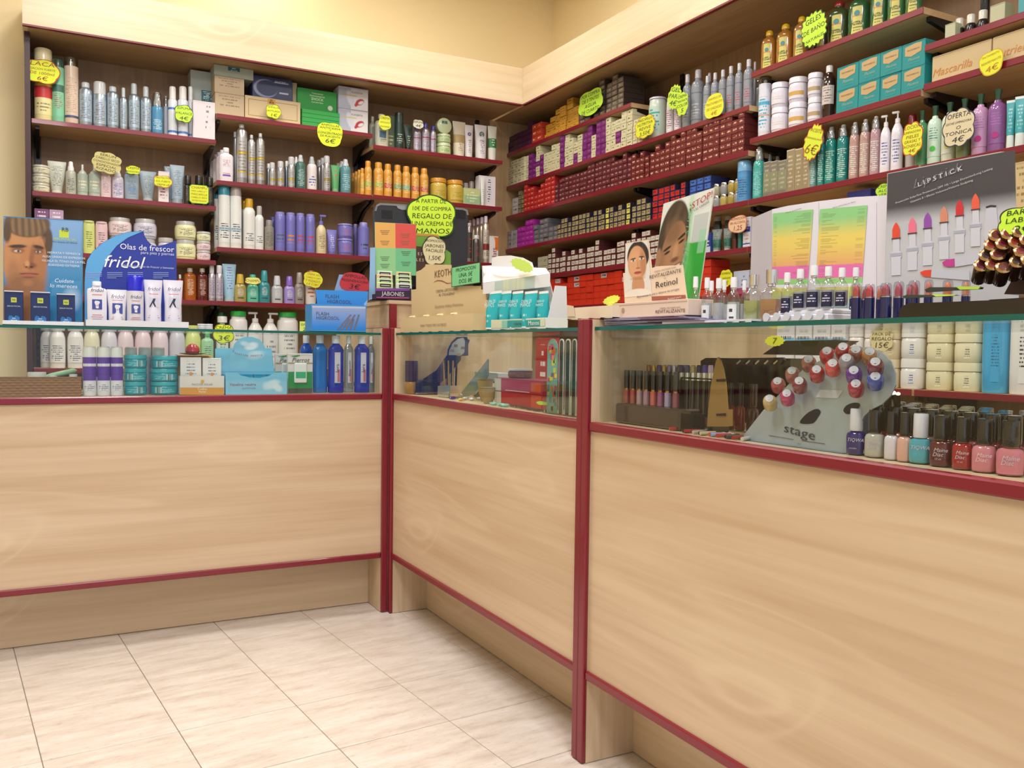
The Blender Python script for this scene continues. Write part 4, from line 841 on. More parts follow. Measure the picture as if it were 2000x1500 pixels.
stack('T2', 1270, 1452, .0385, .0285, [4, 5, 4, 5, 6, 5, 6, 6, 6, 5, 6, 6, 6, 6, 6, 5, 6, 5, 6, 6, 6, 6], [DR], 'dark_dye_box', 'dark red dye box right of the gap', 'dark red dye boxes at right', sb=.002, jit=.002)
for r in range(6):
    o = obj('dark_dye_box', dye_mesh(.03, .11, .0285, DR[0], DR[1]), None, None, (1.60, -.323, 1.8344+r*.0285), (0, 0, -pi/2)); tag(o, 'dark red dye box behind the end column, %s row up' % ORD[r+1], 'box', 'dark red dye boxes at the end')
# second shelf: cream and purple
CR = (R_('C6C09C'), endmat('CCC6A2', 'D2CCAA', '6A6648')); PU = (R_('6A1A66'), endmat('701E6C', '74206E', '9A5A96')); BG = (R_('8A8670'), endmat('948E74', '9C967C', '5A563E'))
alt = [0, 0, 0, 0, 0, 0, 1, 1, (0, 0, 1, 0, 0), 1, 0, 0, 0, (0, 0, 0, 0, 0), (1, 1, 1, 1), (0, 0, 0, 0, 0), 0, (1, 1, 0, 0, 0), (0, 0, 0), 1, 1, (0, 0, 0), 1, (1, 1, 1, 1, 1, 1), 0, 0, (0, 1, 1, 0, 0), 0, 0, 0, 0, 0]
stack('T1a', 990, 1231, .0465, .030, [4, 5, 5, 5, 5, 5, 5, 4, 6, 4, 4, 4, 5, 5, 6, 6, 5, 4, 5, 5, 6, 4, 6, 6, 6, 5, 5, 6, 6], [CR, PU], ['cream_dye_box', 'purple_dye_box'], ['cream dye box under the yellow cartons', 'purple dye box under the yellow cartons'], 'cream and purple dye boxes', alt=alt, depth=.12)
stack('T1', 1234, 1252, .046, .030, [4, 4, 4], [CR], 'cream_dye_box', 'cream dye box beside the turquoise dotted tub', 'cream dye boxes at the tub')
# top shelf
stack('T0a' if 'T0a' in SH else 'T0', 984, 1037, .06, .034, [2, 3, 3, 3, 3, 4, 3], [(R_('3A1034'), endmat('3E1238', '44163C', '5A2A50'))], 'plum_carton', 'dark plum carton at the corner end', 'dark plum cartons', depth=.12)
stack('T0', 1038, 1056, .06, .036, [3, 3], [(R_('A8301A'), endmat('B0341C', 'B83A20', 'E8B8A0'))], 'vermilion_carton', 'orange red carton beside the plum ones', 'orange red cartons')
stack('T0', 1057, 1124, .062, .0285, [3, 4, 5, 5, 6, 4], [(R_('B8862A'), endmat('C4902E', 'C89634', '7A5A1A'))], 'yellow_carton', 'yellow ochre carton', 'yellow ochre cartons', jit=.01)
stack('T0', 1126, 1150, .05, .026, [6, 6], [(R_('4A4038'), endmat('544A40', '6A6054', 'A89A88'))], 'wrapped_carton', 'shrink wrapped brown carton, left group', 'shrink wrapped cartons left', jit=.006)
stack('T0', 1155, 1212, .05, .026, [6, 7, 6, 7, 6, 6, 6], [(R_('3A302A'), endmat('5A5046', '7A6E60', 'A89A88'))], 'wrapped_carton', 'shrink wrapped brown carton, right group', 'shrink wrapped cartons right', jit=.006, depth=.13)
# fourth shelf: gold and red ended boxes
GE = (R_('1E1A2E'), endmat('241E34', 'A2946A', '4A4020', u=(.14, .88), v=(.1, .85))); YE = (R_('1E1A2E'), endmat('241E34', 'D8D060', '6A6020', u=(.14, .88), v=(.1, .85)))
RE = (R_('1E1A3E'), endmat('221E44', 'C02018', '5A0808', u=(.14, .88), v=(.1, .85))); BE = (R_('1E2A5E'), endmat('22306A', '3A6AC0', '1A2A60', u=(.14, .88), v=(.1, .85)))
GW = (R_('9A9498'), endmat('9E989C', 'A8A2A6', '5A5560')); MG = (R_('9C1C90'), endmat('A01E94', 'A42298', 'C860C0')); GY = (R_('5A5A60'), endmat('66666C', '707076', 'A89098'))
stack('T3a', 992, 1009, .06, .055, [2, 2, 2], [GW], 'grey_white_carton', 'grey white carton left of the magenta boxes', 'grey white cartons')
stack('T3a', 1010, 1042, .046, .030, [4, 4, 5, 5, 5], [MG], 'magenta_carton', 'magenta carton', 'magenta cartons')
stack('T3a', 1043, 1087, .048, .0275, [4, 5, 5, 3, 3, 5, 5], [GY], 'grey_carton', 'grey carton with pink edges', 'grey cartons', jit=.008)
stack('T3a', 1089, 1231, .038, .0275, [3, 4, 4, 3, 4, 4, 4, 4, 4, 3, 4, 4, 3, 4, 4, 3, 4, 3, 4, 3, 4, 4, 3, 4, 4], [GE, YE], 'tint_box', ['gold ended tint box', 'yellow ended tint box'], 'gold ended tint boxes', alt=[0]*13+[1]+[0]*4+[1]+[0]*8, jit=.004)
stack('T3', 1234, 1272, .038, .0285, [3, 4, 4, 3, 5, 5], [GE], 'tint_box', 'gold ended tint box before the red ended ones', 'gold ended tint boxes at right')
stack('T3', 1273, 1308, .042, .0285, [5, 5, 5, 5, 4], [RE], 'red_tint_box', 'red ended dark box', 'red ended tint boxes')
stack('T3', 1309, 1338, .042, .0285, [5, 4, 5], [RE], 'red_tint_box', 'red ended dark box above the leaning poster', 'red ended boxes above the poster')
stack('T3', 1345, 1388, .045, .0285, [5, 5, 5, 5], [BE], 'blue_tint_box', 'blue ended dark box above the leaning poster', 'blue ended tint boxes')
# fifth shelf: white ended burgundy boxes
WE = (R_('54231F'), endmat('5E2622', 'CFC8BC', '8A8078', u=(.1, .9), v=(.2, .9))); DK = (R_('2E2A30'), endmat('38343A', 'A8A298', '5A5650', u=(.15, .85), v=(.2, .85)))
stack('T4a', 1026, 1050, .05, .03, [3, 3, 2, 4], [DK], 'dark_carton', 'dark carton with pale end panel', 'dark pale ended cartons')
stack('T4a', 1051, 1070, .05, .055, [2, 2, 2], [(R_('A8A48C'), endmat('ACA890', 'B0AC94', '7A7660'))], 'cream_tube_carton', 'upright greenish cream carton', 'upright greenish cartons')
stack('T4a', 1072, 1231, .0405, .0295, [4, 5, 3, 3, 4, 3, 4, 3, 4, 3, 4, 4, 5, 3, 3, 3, 3, 4, 4, 4, 4, 5, 4, 5], [WE], 'white_ended_box', 'white ended burgundy box', 'white ended burgundy boxes', jit=.005)
stack('T4', 1234, 1290, .0405, .0295, [5, 4, 5, 5, 4, 4, 5], [WE], 'white_ended_box', 'white ended burgundy box behind the portrait card', 'white ended boxes at right', jit=.005)
# lowest: orange red packs
OR_ = (R_('C02A14'), endmat('C62E16', 'CC3418', 'E86A50', txt=False)); ORW = (R_('C02A14'), endmat('C02A14', 'B8B0B0', '4A4040', u=(.1, .9)))
stack('T5a', 1074, 1231, .066, .0325, [5, 5, 4, 5, 5, 5, 5, 5, 5, 5, 5, 4, 5], [OR_, ORW], 'orange_pack', ['orange red pack', 'orange red pack with bar code end'], 'orange red packs', alt=[0, (0, 0, 0, 0, 1), 0, 0, (0, 0, 0, 1, 1), 0, 0], jit=.005)
stack('T5', 1366, 1390, .06, .0325, [5, 6], [OR_, ORW], 'orange_pack', ['orange red pack behind the poster', 'orange red pack with bar code, behind the poster'], 'orange red packs by the poster', alt=[0, (0, 1, 0, 1, 0, 0)])

# ---------------------------------------------------------------- right wall bottles
def dots(o, w, h, d):
    pass
put('T1', jar, 1269, 1301.5, 193, 'large white turquoise dotted tub with flat lid', h=None, body='C4D0C4', lid='CDC8D8', lf=.04, rb=1, pr=pm('B8CFC0', '3A9AA0', rows=6, cols=3, duty=.6, v0=.05, v1=.95), name='tub')
for a, b, y, q in ((1303, 1318, 192, 'left'), (1318, 1333, 199, 'right')):
    put('T1', can, a, b, y, 'white hair can with red print, %s, behind signs' % q, loc=False, body='D4D0D6', cap='DAD8E0', cf=.1, cw=.9, pr=pm('D4D0D6', '8A3A4A', rows=8))
GB = dict(body='8A8E98', cap='C4C4C8', cf=.15, cw=.48, neck=.44, sh=.13, p=2, fl=1)
for i, (a, b, y, s_) in enumerate(((1335, 1351.6, 146, .02), (1352, 1376, 137, .03), (1375, 1389, 149, .02), (1390, 1404.6, 142.8, .02), (1405, 1420, 137, .02), (1420.5, 1436, 130, .02), (1437, 1452, 124, .02), (1454, 1472, 116.7, .02))):
    put('T1', bottle, a, b, y, 'grey conditioner bottle, %s from left' % ORD[i+1], sb=s_, pr=pm('8A8E98', ('C0C4CC' if i < 5 else 'B03A4A'), rows=8, v0=.1, v1=.5, bands=((.8, .84, '6A7080'),)), group='grey conditioner bottles', **GB)
put('T1', bottle, 1380, 1392, 143, 'grey bottle in the second row behind', sb=.13, **GB)
put('T1', bottle, 1470, 1480, 121, 'grey bottle behind the last one', sb=.13, **GB)
sign(1304, 1331, 167, 212, 0, 1.41, [('GEL', 1), ('PARA', 1), ('4€', 1.2)], 'tilted green sign left of the pair by the grey bottles', col='C0E040', ink='1E5A30', style='leaf', seed=21, rot=-.3)
sign(1322, 1343.5, 181, 225, 0, 1.404, [('CREMA', 1), ('TRATANTE', 1), ('COLOR', 1), ('5', 1.4)], 'green sign overlapping another beside the grey bottles', col='C4E23C', ink='1E5A30', style='wavy', seed=22)
sign(1377, 1413, 184, 230, 0, 1.41, [('CHAMPUS DE', 1), ('TRATAMIENTO', 1), ('DE UNIDADES', 1), ('4€', 1.2)], 'yellow sign in front of the grey bottles', col='DCE43A', ink='C87A1A', style='lobes', seed=23)
sign(1241, 1279, 226, 269, 0, 1.41, [('MASCARILLA', 1), ('NUTRITIVA', 1), ('REVIVE', 1), ('3,50€', 1.3)], 'yellow sign 3,50€ over the cream boxes', col='DCE03A', ink='4A4A1A', edge='C88A2A', seed=24, style='wavy')
sign(1130.5, 1177, 176, 224, 0, 1.41, [('POR COMPRA', 1), ('DE 3 TINTES', 1), ('AGUA', 1), ('DE CUARTO', 1)], 'green cloud sign hanging over the wrapped cartons', col='B4E03C', ink='1A3A1A', seed=25)
# bath gels
BGL = dict(cf=.14, cw=.46, neck=.42, sh=.24, p=2.6, fl=.85, capshape=[(1, 0), (1.05, .3), (.95, .75), (.6, .97), (.2, 1)])
for i, (a, b, y, c, cap, wd, q) in enumerate(((1489, 1517.6, 60.5, 'A06A28', 'E0B01C', 'AVELLA', 'amber with yellow cap, first'), (1519, 1551, 47, 'A06A28', 'E0B01C', 'AVELLA', 'amber with yellow cap, second'), (1552, 1581, 33, '9A6A30', 'E0B01C', 'AVELLA', 'amber, partly behind the gel sign'), (1593, 1621, 20, '3A3A28', '8A1A1A', 'MELO', 'dark green with red cap behind the gel sign'), (1620, 1660, 6.5, '3A4A2A', '8A1A1A', 'ROMERO', 'dark green with red cap'), (1660, 1701, -9, '2A5A34', '2A9A4A', 'ALGAS', 'green with bright green cap'), (1703, 1737, -26, '2A5A34', '2A9A4A', 'ALGAS', 'green, cap cut by the photo edge'), (1737, 1771, -44, '3A6A3A', '2A9A4A', 'MALVA', 'green, second from the shelf end'), (1772, 1803, -62, '3A6A3A', '2A9A4A', 'MALVA', 'green, at the shelf end'))):
    o, w, h, d = put('B1', bottle, a, b, y, 'bath gel bottle, '+q, sb=.012 if i != 3 else .1, loc=False, group='bath gel bottles', h='g', body=c, cap=cap, bm_=M(c, .15, 0, .3), pr=pm('C8C264', '6A6A28', rows=7, v0=.1, v1=.5, bands=((.62, .68, 'D08A4A'),)), lz=(.03, .74), name='bath_gel', **BGL)
    obj('collar', lathe([(w*.19, 0), (w*.19, h*.04)], 14), plas('D0CCC8'), o, (0, 0, h*.83))
    obj('round_print', lathe([(w*.13, 0), (w*.13, .0008)], 16), paper('4A8A98'), o, (0, -w*.5*.85*1.035, h*.48), (pi/2, 0, 0))
    text(o, wd, w*.18, 0, h*.26, M('2A3A1A'), y=-w*.5*.85*1.05)
sign(1566, 1614, 24, 89, 0, 1.408, [('GELES', 1.1), ('DE BAÑO', 1), ('NATURALES', 1)], 'green sign GELES DE BAÑO NATURALES on the bath gels', col='BEE63A', ink='1A2A14', style='spiky', rot=.14, seed=26, edge='2A4A1A')
# teal shelf
put('B2', can, 1484, 1507, 151, 'tall white blue printed can under clear cap', body='D4D8E4', cf=.12, capclear=True, cw=.96, shoulder=.03, pr=pm('D4D8E4', '3AA0C0', rows=8, v0=.1, v1=.9, cols=5, bands=((.68, .78, '5AB0D0'), (.4, .44, 'D0A080'))))
put('B2', can, 1478, 1490, 157, 'white blue can behind the tall one', sb=.1, body='C8D4E0', cf=.12, capclear=True, cw=.96)
put('B2', can, 1511, 1532, 155, 'clear capped white can behind the jars, left', sb=.14, body='D4D0E0', cf=.3, capclear=True, cw=.95)
put('B2', can, 1533, 1548, 159, 'clear capped white can behind the jars, right', sb=.14, body='D4D0E0', cf=.3, capclear=True, cw=.95)
for a, b, y1, y0, c, q in ((1508, 1541, 213, 179.5, 'C8C2BC', 'with silver print'), (1542, 1577, 203, 169, 'C8A050', 'with gold print'), (1579, 1607, 193, 158.6, 'B09A70', 'with tan print band')):
    P_ = pm('DCD8E4', c, rows=4, bands=((.25, .6, c),) if c != 'C8C2BC' else (), v0=.3, v1=.6)
    o, w, h, d = put('B2', jar, a, b, y1, 'glossy white hair mask %s, lower' % q, body='DCD8E4', lid='E4E0EC', lf=.22, pr=P_, group='glossy white masks')
    put('B2', jar, a, b, y0, 'glossy white hair mask %s, upper' % q, w=w, h=h*.98, zb=1.878+h+.0008, body='DCD8E4', lid='E4E0EC', lf=.22, pr=P_, group='glossy white masks')
put('B2', bottle, 1608, 1633, 129, 'dark brown bottle with white cap and label', bm_=M('2E1812', .1, 0, .5), cap='DAD6D4', cf=.13, cw=.5, neck=.42, sh=.25, p=2, fl=1, pr=pm('C8C0BC', '7A5A4A', rows=5, v0=.1, v1=.9), lz=(.3, .7))
TEAL = '1C8A8C'
def tealart(o, w, h, d):
    pts = [(-.36, .52), (-.08, .44), (.34, .56), (.36, .9), (.1, .93), (-.1, .9), (-.36, .86)]
    obj('gold_label', plate([(x*w, z*h) for x, z in pts], .0006), paper('BEA070'), o, (0, -d/2-.0005, 0))
    text(o, 'TRATAMIENTO', w*.08, 0, h*.7, M('6A5A3A'), y=-d/2-.0014)
    text(o, 'Placenta', w*.15, w*.02, h*.32, M('9ABAA0'), y=-d/2-.001, shear=.4); text(o, 'CREMA CAPILAR', w*.07, w*.03, h*.16, M('4FA8A4'), y=-d/2-.001)
HT = [0]
for i, (a, b, y) in enumerate(((1634, 1676, 172), (1677, 1718, 158), (1719, 1760, 143), (1761, 1806, 128))):
    for r in range(2):
        o, w, h, d = put('B2', carton, a, b, y, 'teal carton with gold label, %s column, %s row' % (ORD[i+1], ('lower', 'upper')[r]), dep=.1, sb=.008+rnd.uniform(0, .006), zb=1.878+r*(HT[0]+.0005), h=HT[0] or None, body=TEAL, art=tealart, name='teal_carton', group='teal cartons')
        if not HT[0]: HT[0] = h
# long tan boxes, top right corner things
for a, b, q, wd in ((1821, 1935, 'left one', 'Mascarilla'), (1939, 2045, 'right one', 'Nutrient')):
    o, w, h, d = put('C2', carton, a, b, 118 if a < 1900 else 78, 'long tan carton with orange script, '+q, h=.085, dep=.1, body='C4AE84', name='long_carton')
    text(o, wd, h*.42, -w*.15, h*.35, M('C8823A'), y=-d/2-.001, shear=.3)
for i, (a, b, y) in enumerate(((1864, 1885.5, 37), (1886, 1908, 29.5), (1909, 1932, 21))):
    put('C1', bottle, a, b, y, 'small dark bottle with white cap, %s of three' % ORD[i+1], sb=.05, loc=False, h='g', bm_=M('1E1618', .15), cap='D2D0C4', cf=.4, cw=.72, neck=.6, sh=.2, p=2, fl=1, group='small dark bottles', name='dark_bottle')
put('C1', carton, 1846, 1866, 46, 'small pale green carton left of dark bottles', dep=.05, sb=.03, loc=False, body='B4B698')
put('C1', carton, 1934, 1963, 8, 'pale carton right of the dark bottles', dep=.05, sb=.05, loc=False, body='B4B698')
put('C1', carton, 1990, 2020, -30, 'turquoise carton at the photo edge', dep=.06, loc=False, body='4A9AA0', h=.12)
sign(1913, 1960, 98, 146, 0, 1.41, [('TRATAMIENTO', 1), ('REAFIRMANTE', 1), ('4€', 1.4)], 'yellow sign 4€ on the long tan cartons', col='DCE02A', ink='B87A1A', edge='C8A02A', rot=.15, seed=27, style='lobes')
# turquoise spray shelf
put('B3', can, 1473, 1495, 318, 'x', body='x') if False else None
put('T3', can, 1449, 1462, 315, 'light blue can at the bay joint', w=.062, body='5A9AD0', cap='7AB4E0', cf=.26, cw=.98, shoulder=.02, pr=pm('4A8CC0', '2A4A7A', rows=7))
for i, (a, b) in enumerate(((1394, 1408), (1409, 1422), (1423, 1437), (1438, 1448))):
    for r in range(2):
        put('T3', jar, a, b, 380, 'small silver gold jar, %s column, %s row' % (ORD[i+1], ('lower', 'upper')[r]), h=.05, w=.038, zb=1.63+r*.0505, loc=False, body=('9A9478', '8A8C90', 'A08A3A', 'A08A3A')[i] if r else ('8A8C90', 'A89850', '9A8A40', '8A8C90')[i], lid='C8C8CC', lidm=CHROME, lf=.2, lw=.9, group='small silver gold jars')
SPR = lambda c, ink='E8F0F0': M(c, .12, 0, .5)
for a, b, y, s_, q in ((1473, 1495, 285, .02, 'light turquoise spray in front'), (1497, 1511, 288, .11, 'turquoise spray behind, left'), (1513, 1525, 292, .13, 'turquoise spray behind, right')):
    put('B3', spray, a, b, y, q, sb=s_, bm_=SPR('3FA8A0'), cf=.27, pr=pm('45A8A2', 'A8DCD8', rows=12, v0=.05, v1=.9) if s_ < .1 else None)
for i, (a, b) in enumerate(((1491.6, 1504.5), (1505, 1519), (1520, 1536))):
    put('B3', carton, a, b, 316-i*1.5, 'short silver grey foil carton, %s' % ORD[i+1], dep=.05, sb=.006, body='A8A294', pr=pm('8E887C', 'C8C0B0', rows=5, bands=((.1, .7, '9AA080'),), met=.5), group='short foil cartons')
for i, (a, b, y) in enumerate(((1537, 1552, 292), (1553.5, 1567.5, 290), (1568.5, 1581, 288))):
    put('B3', carton, a, b, y, 'tall silver gold foil carton, %s' % ORD[i+1], dep=.06, sb=.01, body='C8BCA0', pr=pm('A89A7C', 'D8D0BC', rows=7, met=.5), group='tall foil cartons')
for i, (a, b, y, c) in enumerate(((1583, 1598, 262, '6A9A98'), (1599, 1613, 256, '2A8A84'), (1614, 1635, 246, '1E8A80'), (1637, 1659, 241.6, '1A827E'), (1661, 1680.5, 237, 'B8928C'), (1681.5, 1701, 231, 'B8948C'), (1702, 1721.5, 225, 'B49098'))):
    put('B3', spray, a, b, y, '%s skin tonic spray, %s of the row' % ('turquoise' if i < 4 else 'rose', ORD[i+1]), bm_=SPR(c), cf=.22, pr=pm(c, 'D8E8D8', rows=12, v0=.05, v1=.95), group='skin tonic sprays', loc=False, name='tonic_spray')
for i, (a, b, y) in enumerate(((1721.5, 1741, 225), (1743, 1765, 217))):
    put('B3', pump, a, b, y, 'white pump lotion bottle, %s' % ('left', 'right')[i], cf=.2, body='E0DCE6', pr=pm('E0DCE6', '4A5A9A', rows=7, v0=.1, v1=.9), group='white pump lotions', dr=-1)
put('B3', bottle, 1771, 1793, 224, 'red capped bottle behind the lotion sign', sb=.05, body='C8C4C8', cap='7A1420', cf=.3, cw=.7, fl=1)
GC = [(.8, 0), (.85, .5), (1.1, .85), (1.15, 1)]
for i, (a, b, y, c, q) in enumerate(((1791, 1814, 217, '4E8A5C', 'green clear body'), (1814, 1841, 208, 'CBE6D4', 'mint white body with green fruit'), (1842, 1870, 201, 'D8DCC8', 'cream body, behind the OFERTA sign'), (1871, 1899, 194, '7A8A5A', 'olive clear body, behind the OFERTA sign'), (1901, 1932, 185, 'C89AC0', 'pink body with flower'), (1933, 1967, 176, '8A5A96', 'violet clear body with flower'))):
    o, w, h, d = put('B3', bottle, a, b, y, 'skin care bottle with dark green flared cap, '+q, loc=False, bm_=M(c, .15, 0, .4), cap='1E4A30', cf=.17, cw=.4, neck=.38, sh=.16, p=2, fl=1, capshape=GC, pr=pm(c, '3A8A6A' if i < 4 else 'A86AB0', rows=9, v0=.5, v1=.9), group='dark green capped bottles', name='skin_bottle')
    fc = ('3AA04A', '4AC040', 'D8D040', 'A8B040', 'C8308A', 'A82A7A')[i]
    obj('fruit_print', lathe([(w*.2, 0), (w*.2, .0008)], 12), paper(fc), o, (-w*.02, -w*.53, h*.25), (pi/2, 0, 0))
for i, (a, b, y) in enumerate(((1967, 1984, 196), (1984, 2006, 188))):
    put('C3', tube, a, b, y, 'turquoise white cream tube, %s' % ('left', 'right')[i], body='3AA0A8', cap='D8E4E4', cf=.28, bw=.85, pr=pm('3AA0A8', 'A8D0D0', rows=7, u0=.4, u1=.6, v0=.1, v1=.8, cols=30, bands=((.93, 1.1, 'D8E4E4'),)), group='turquoise tubes')
sign(1570, 1607, 243, 312, 0, 1.405, [('ACEITE', 1), ('DESMAQUILLANTE', .9), ('6€', 1.8)], 'yellow jagged leaf sign 6€ before turquoise sprays', col='D4E43A', ink='9A5A1A', style='leaf', edge='B8401C', rot=-.35, seed=28)
sign(1762, 1802, 239, 304, 0, 1.405, [('LOCION', 1), ('LIMPIADORA', .9), ('PIELES', .9), ('GRASAS Y', .9), ('ACNEICAS', .9), ('4€', 1)], 'yellow sign LOCION 4€ with orange edge', col='DCE43A', ink='9A4A1A', edge='C8501C', style='wavy', seed=29)
sign(1841, 1904, 212, 286, 0, 1.402, [('OFERTA', 1.4), ('LECHE LIMPIADORA', .9), ('O', .8), ('TONICA', .9), ('4€', 1.4)], 'cream sign OFERTA 4€ with dark wavy edge', col='D4C8A4', ink='2A2630', edge='26304A', style='wavy', seed=30)
# shaving shelf
for i, (a, b, y) in enumerate(((1391, 1411, 448), (1413, 1431, 446))):
    o, w, h, d = put('T4', tube, a, b, y, 'grey green shaving tube with X, %s' % ('left', 'right')[i], body='6A7A70', cap='A8ACAC', cf=.1, bw=.72, pr=pm('74807A', '2A3A34', rows=8, u0=.42, u1=.58, v0=.2, v1=.95, cols=30, bands=((.1, .5, '2E6A5A'),)), group='shaving tubes')
    text(o, 'X', w*.4, -w*.05, h*.3, M('1A2420'), y=-w*.44)
    put('T4', bottle, a+3, b-1, y-24, 'copper necked grey bottle behind shaving tube, %s' % ('left', 'right')[i], sb=.07, body='2E3230', cap='9A9C9C', cf=.12, cw=.9, neck=.8, group='copper necked bottles')
put('T4', can, 1432, 1441, 448, 'copper and black shaving can', body='5A2418', cap='2A1A16', cf=.5, cw=.95)
put('T4', can, 1442, 1451, 452, 'teal shaving can', body='2A7A74', cap='3A8A84', cf=.1, cw=.95)
put('T4', carton, 1452, 1466, 424, 'white carton with blue band', dep=.04, sb=.006, body='D0D0DC', pr=pm('D0D0DC', 'C89A7A', rows=6, bands=((.5, .68, '2A3A9A'), (.08, .12, '2A3A9A'))))
put('T4', carton, 1374, 1388, 455, 'blue white carton behind the poster edge', dep=.05, body='2A3A8A', pr=pm('2A3A8A', 'C8D0E0', rows=4, bands=((0, .3, 'B8C4D8'),)))
sign(1423, 1459, 421, 455, 0, 1.41, [('PROMOCION', .9), ('SIN ALCOHOL', .9), ('1,25', 1.6)], 'pinkish cloud sign 1,25 with red edge', col='E0BE9A', ink='A02A2A', edge='C06A4A', seed=31, style='lobes')
sign(1406, 1430, 527, 560, 0, 1.405, [('SOMBRAS', 1), ('4 UNIDADES', 1), ('2€', 1)], 'yellow sign with zigzag foot above the perfumes', col='DCDC2A', ink='6A5A1A', seed=32, style='wavy')
put('T5', carton, 1433, 1463, 529, 'pale blue carton with bottle picture', dep=.05, body='C0C4D0', pr=pm('B8C0D4', '6A6A9A', rows=4, u0=.5, u1=.9, bands=((0, .25, 'A04A6A'),)))
put('B4', carton, 1655, 1700, 372, 'dark blue flat carton above the white chart', dep=.1, h=None, body='22286A', pr=pm('22286A', 'A8B0D8', rows=3, v0=.3, v1=.8))
put('C4', carton, 1980, 2030, 314, 'tan carton behind the lipstick board', dep=.08, body='C8B080', pr=pm('C8B080', '8A7A50', rows=5))
sign(1710, 1745, 358, 386, 0, 1.405, [('CREMA', 1), ('ALOE', 1), ('VERA', 1)], 'green sign CREMA ALOE above the white chart', col='B8E03A', ink='1A5A2A', edge='1A5A2A', seed=33)
# lowest shelf seen through the nearest case
BJ = {}
def bigjar(k, a, b, y, c, ink, q, nrow, sbx=.02, bands=()):
    hj = None
    for r in range(nrow):
        o, w, h, d = put(k, jar, a, b, y, 'large %s body cream tub, %s' % (q, ('lowest', 'middle', 'topmost')[r]), sb=sbx, loc=False, h=hj, w=BJ.get(q), zb=.885+r*((hj or 0)+.0008), p=4.0, body=c, lid=c, lf=.3, lw=1.0, rb=.98, pr=pm(c, ink, rows=4, v0=.2, v1=.85, bands=bands), name='body_cream_tub', group='body cream tubs')
        hj = h; BJ[q] = w
bigjar('B5', 1763, 1808, 701, 'E4E0DA', '3A5AA0', 'white blue banded', 3, bands=((.08, .14, '5A7AB8'),))
bigjar('B5', 1725, 1759, 702, 'DCCBA4', '9A8A6A', 'tan', 3)
bigjar('B5', 1690, 1722, 700, 'E4DAD4', '8A5A5A', 'pinkish white, left', 3)
bigjar('B5', 1660, 1688, 698, 'E4DED8', '5A6AA0', 'white, far left', 3)
bigjar('C5', 1813, 1863, 708, 'E0D8B0', '6A6A5A', 'cream yellow, left', 3)
bigjar('C5', 1867, 1920, 709, 'E2DAB4', '6A6A5A', 'cream yellow, right', 3)
for i, (a, b) in enumerate(((1510, 1552), (1555, 1586), (1589, 1622), (1624, 1652))):
    put('B5', carton, a, b, 628, 'white body milk carton with blue label, %s' % ORD[i+1], dep=.07, loc=False, body='E0DCDA', pr=pm('E0DCDA', '4A4A5A', rows=6, v0=.7, v1=.95, bands=((.62, .74, '7AB8D8'),)), group='body milk cartons')
put('C5', bottle, 1924, 1976, 605, 'big light blue tonic bottle through the glass', loc=False, body='4AA8D4', cap='4AA8D4', cf=.05, cw=.8, neck=.75, sh=.08, p=4, fl=.8, bm_=M('3FA4D2', .12, 0, .4), pr=pm('3FA4D2', '2A6A90', rows=12, v0=.3, v1=.9))
put('C5', bottle, 1978, 2032, 610, 'big white Ven tonic bottle at the photo edge', loc=False, body='E0DED8', cap='E0DED8', cf=.05, cw=.8, neck=.75, sh=.08, p=4, fl=.8, pr=pm('E0DED8', '3A3A3A', rows=9, v0=.3, v1=.9))
sign(1699.5, 1744, 638, 686, 0, 1.437, [('Y', .6), ('PACK DE', 1), ('REGALO', 1), ('15€', 1.6)], 'cream wavy sign 15€ through the glass', col='D8C896', ink='3A3A2A', style='wavy', seed=34)
# ================================================================ helpers for things drawn from their outline
class Bd:
    """a thing whose parts are outlined on the plane axis=v; pt() gives local x,z of a photo pixel on that plane"""
    def __init__(s, name, label, cat, ax, v, pxc, z0, group=None):
        s.ax, s.v = ax, v; p = on(pxc, 640, ax, v); p[ax] = v; p[2] = z0; s.p = p
        s.zmax = 9 if z0 > ZG-.02 or z0 < .8 or v > .48 else ZG-.0098-z0
        s.o = thing(name, label, cat, tuple(p), 0 if ax == 1 else -pi/2, group)
    def pt(s, px, py, dv=0):
        q = on(px, py, s.ax, s.v+dv); return ((q[0]-s.p[0]) if s.ax == 1 else -(q[1]-s.p[1]), q[2]-s.p[2])
    def poly(s, nm, pts, mat, y=0, t=.0012, sm=0, dv=0, base=False):
        q = [s.pt(*p, dv=dv) for p in pts]
        q = [(x, min(max(z, 0), s.zmax)) for x, z in q]
        if sm: q = smooth_pts(q, sm)
        return obj(nm, plate(q, t), mat, s.o, (0, y, 0))
    def quad(s, nm, c, nx, ny, bg, ops, y=0, rough=.35):
        """printed picture mapped on four corners: top left, top right, bottom right, bottom left"""
        (a, b, c_, d) = [Vector(s.pt(*p)) for p in c]; w = (b-a).length; h = (a-d).length
        me = paint(w, h, nx, ny, bg, ops, rough)
        for vt in me.vertices:
            u, v = vt.co.x/w+.5, vt.co.z/h; q = (d*(1-u)+c_*u)*(1-v)+(a*(1-u)+b*u)*v; vt.co = (q.x, 0, min(max(q.y, 0), s.zmax))
        return obj(nm, me, None, s.o, (0, y, 0))
    def txt(s, t, px, py, hpx, col, y=-.001, align='CENTER', shear=0., rz=0., xs=1., metal_=0):
        a, b = s.pt(px, py), s.pt(px, py+hpx); size = (a[1]-b[1])*1.35
        o = text(s.o, t, size, a[0], a[1], M(col, .5), y=y, align=align, shear=shear, xs=xs*(1.38 if s.ax == 0 else 1))
        if rz: o.rotation_euler = (Matrix.Rotation(-rz, 4, 'Y')@Matrix.Rotation(pi/2, 4, 'X')).to_euler()
        return o
def z_(ox, oy, s): return lambda *p: [(x/s+ox, y/s+oy) for x, y in p]
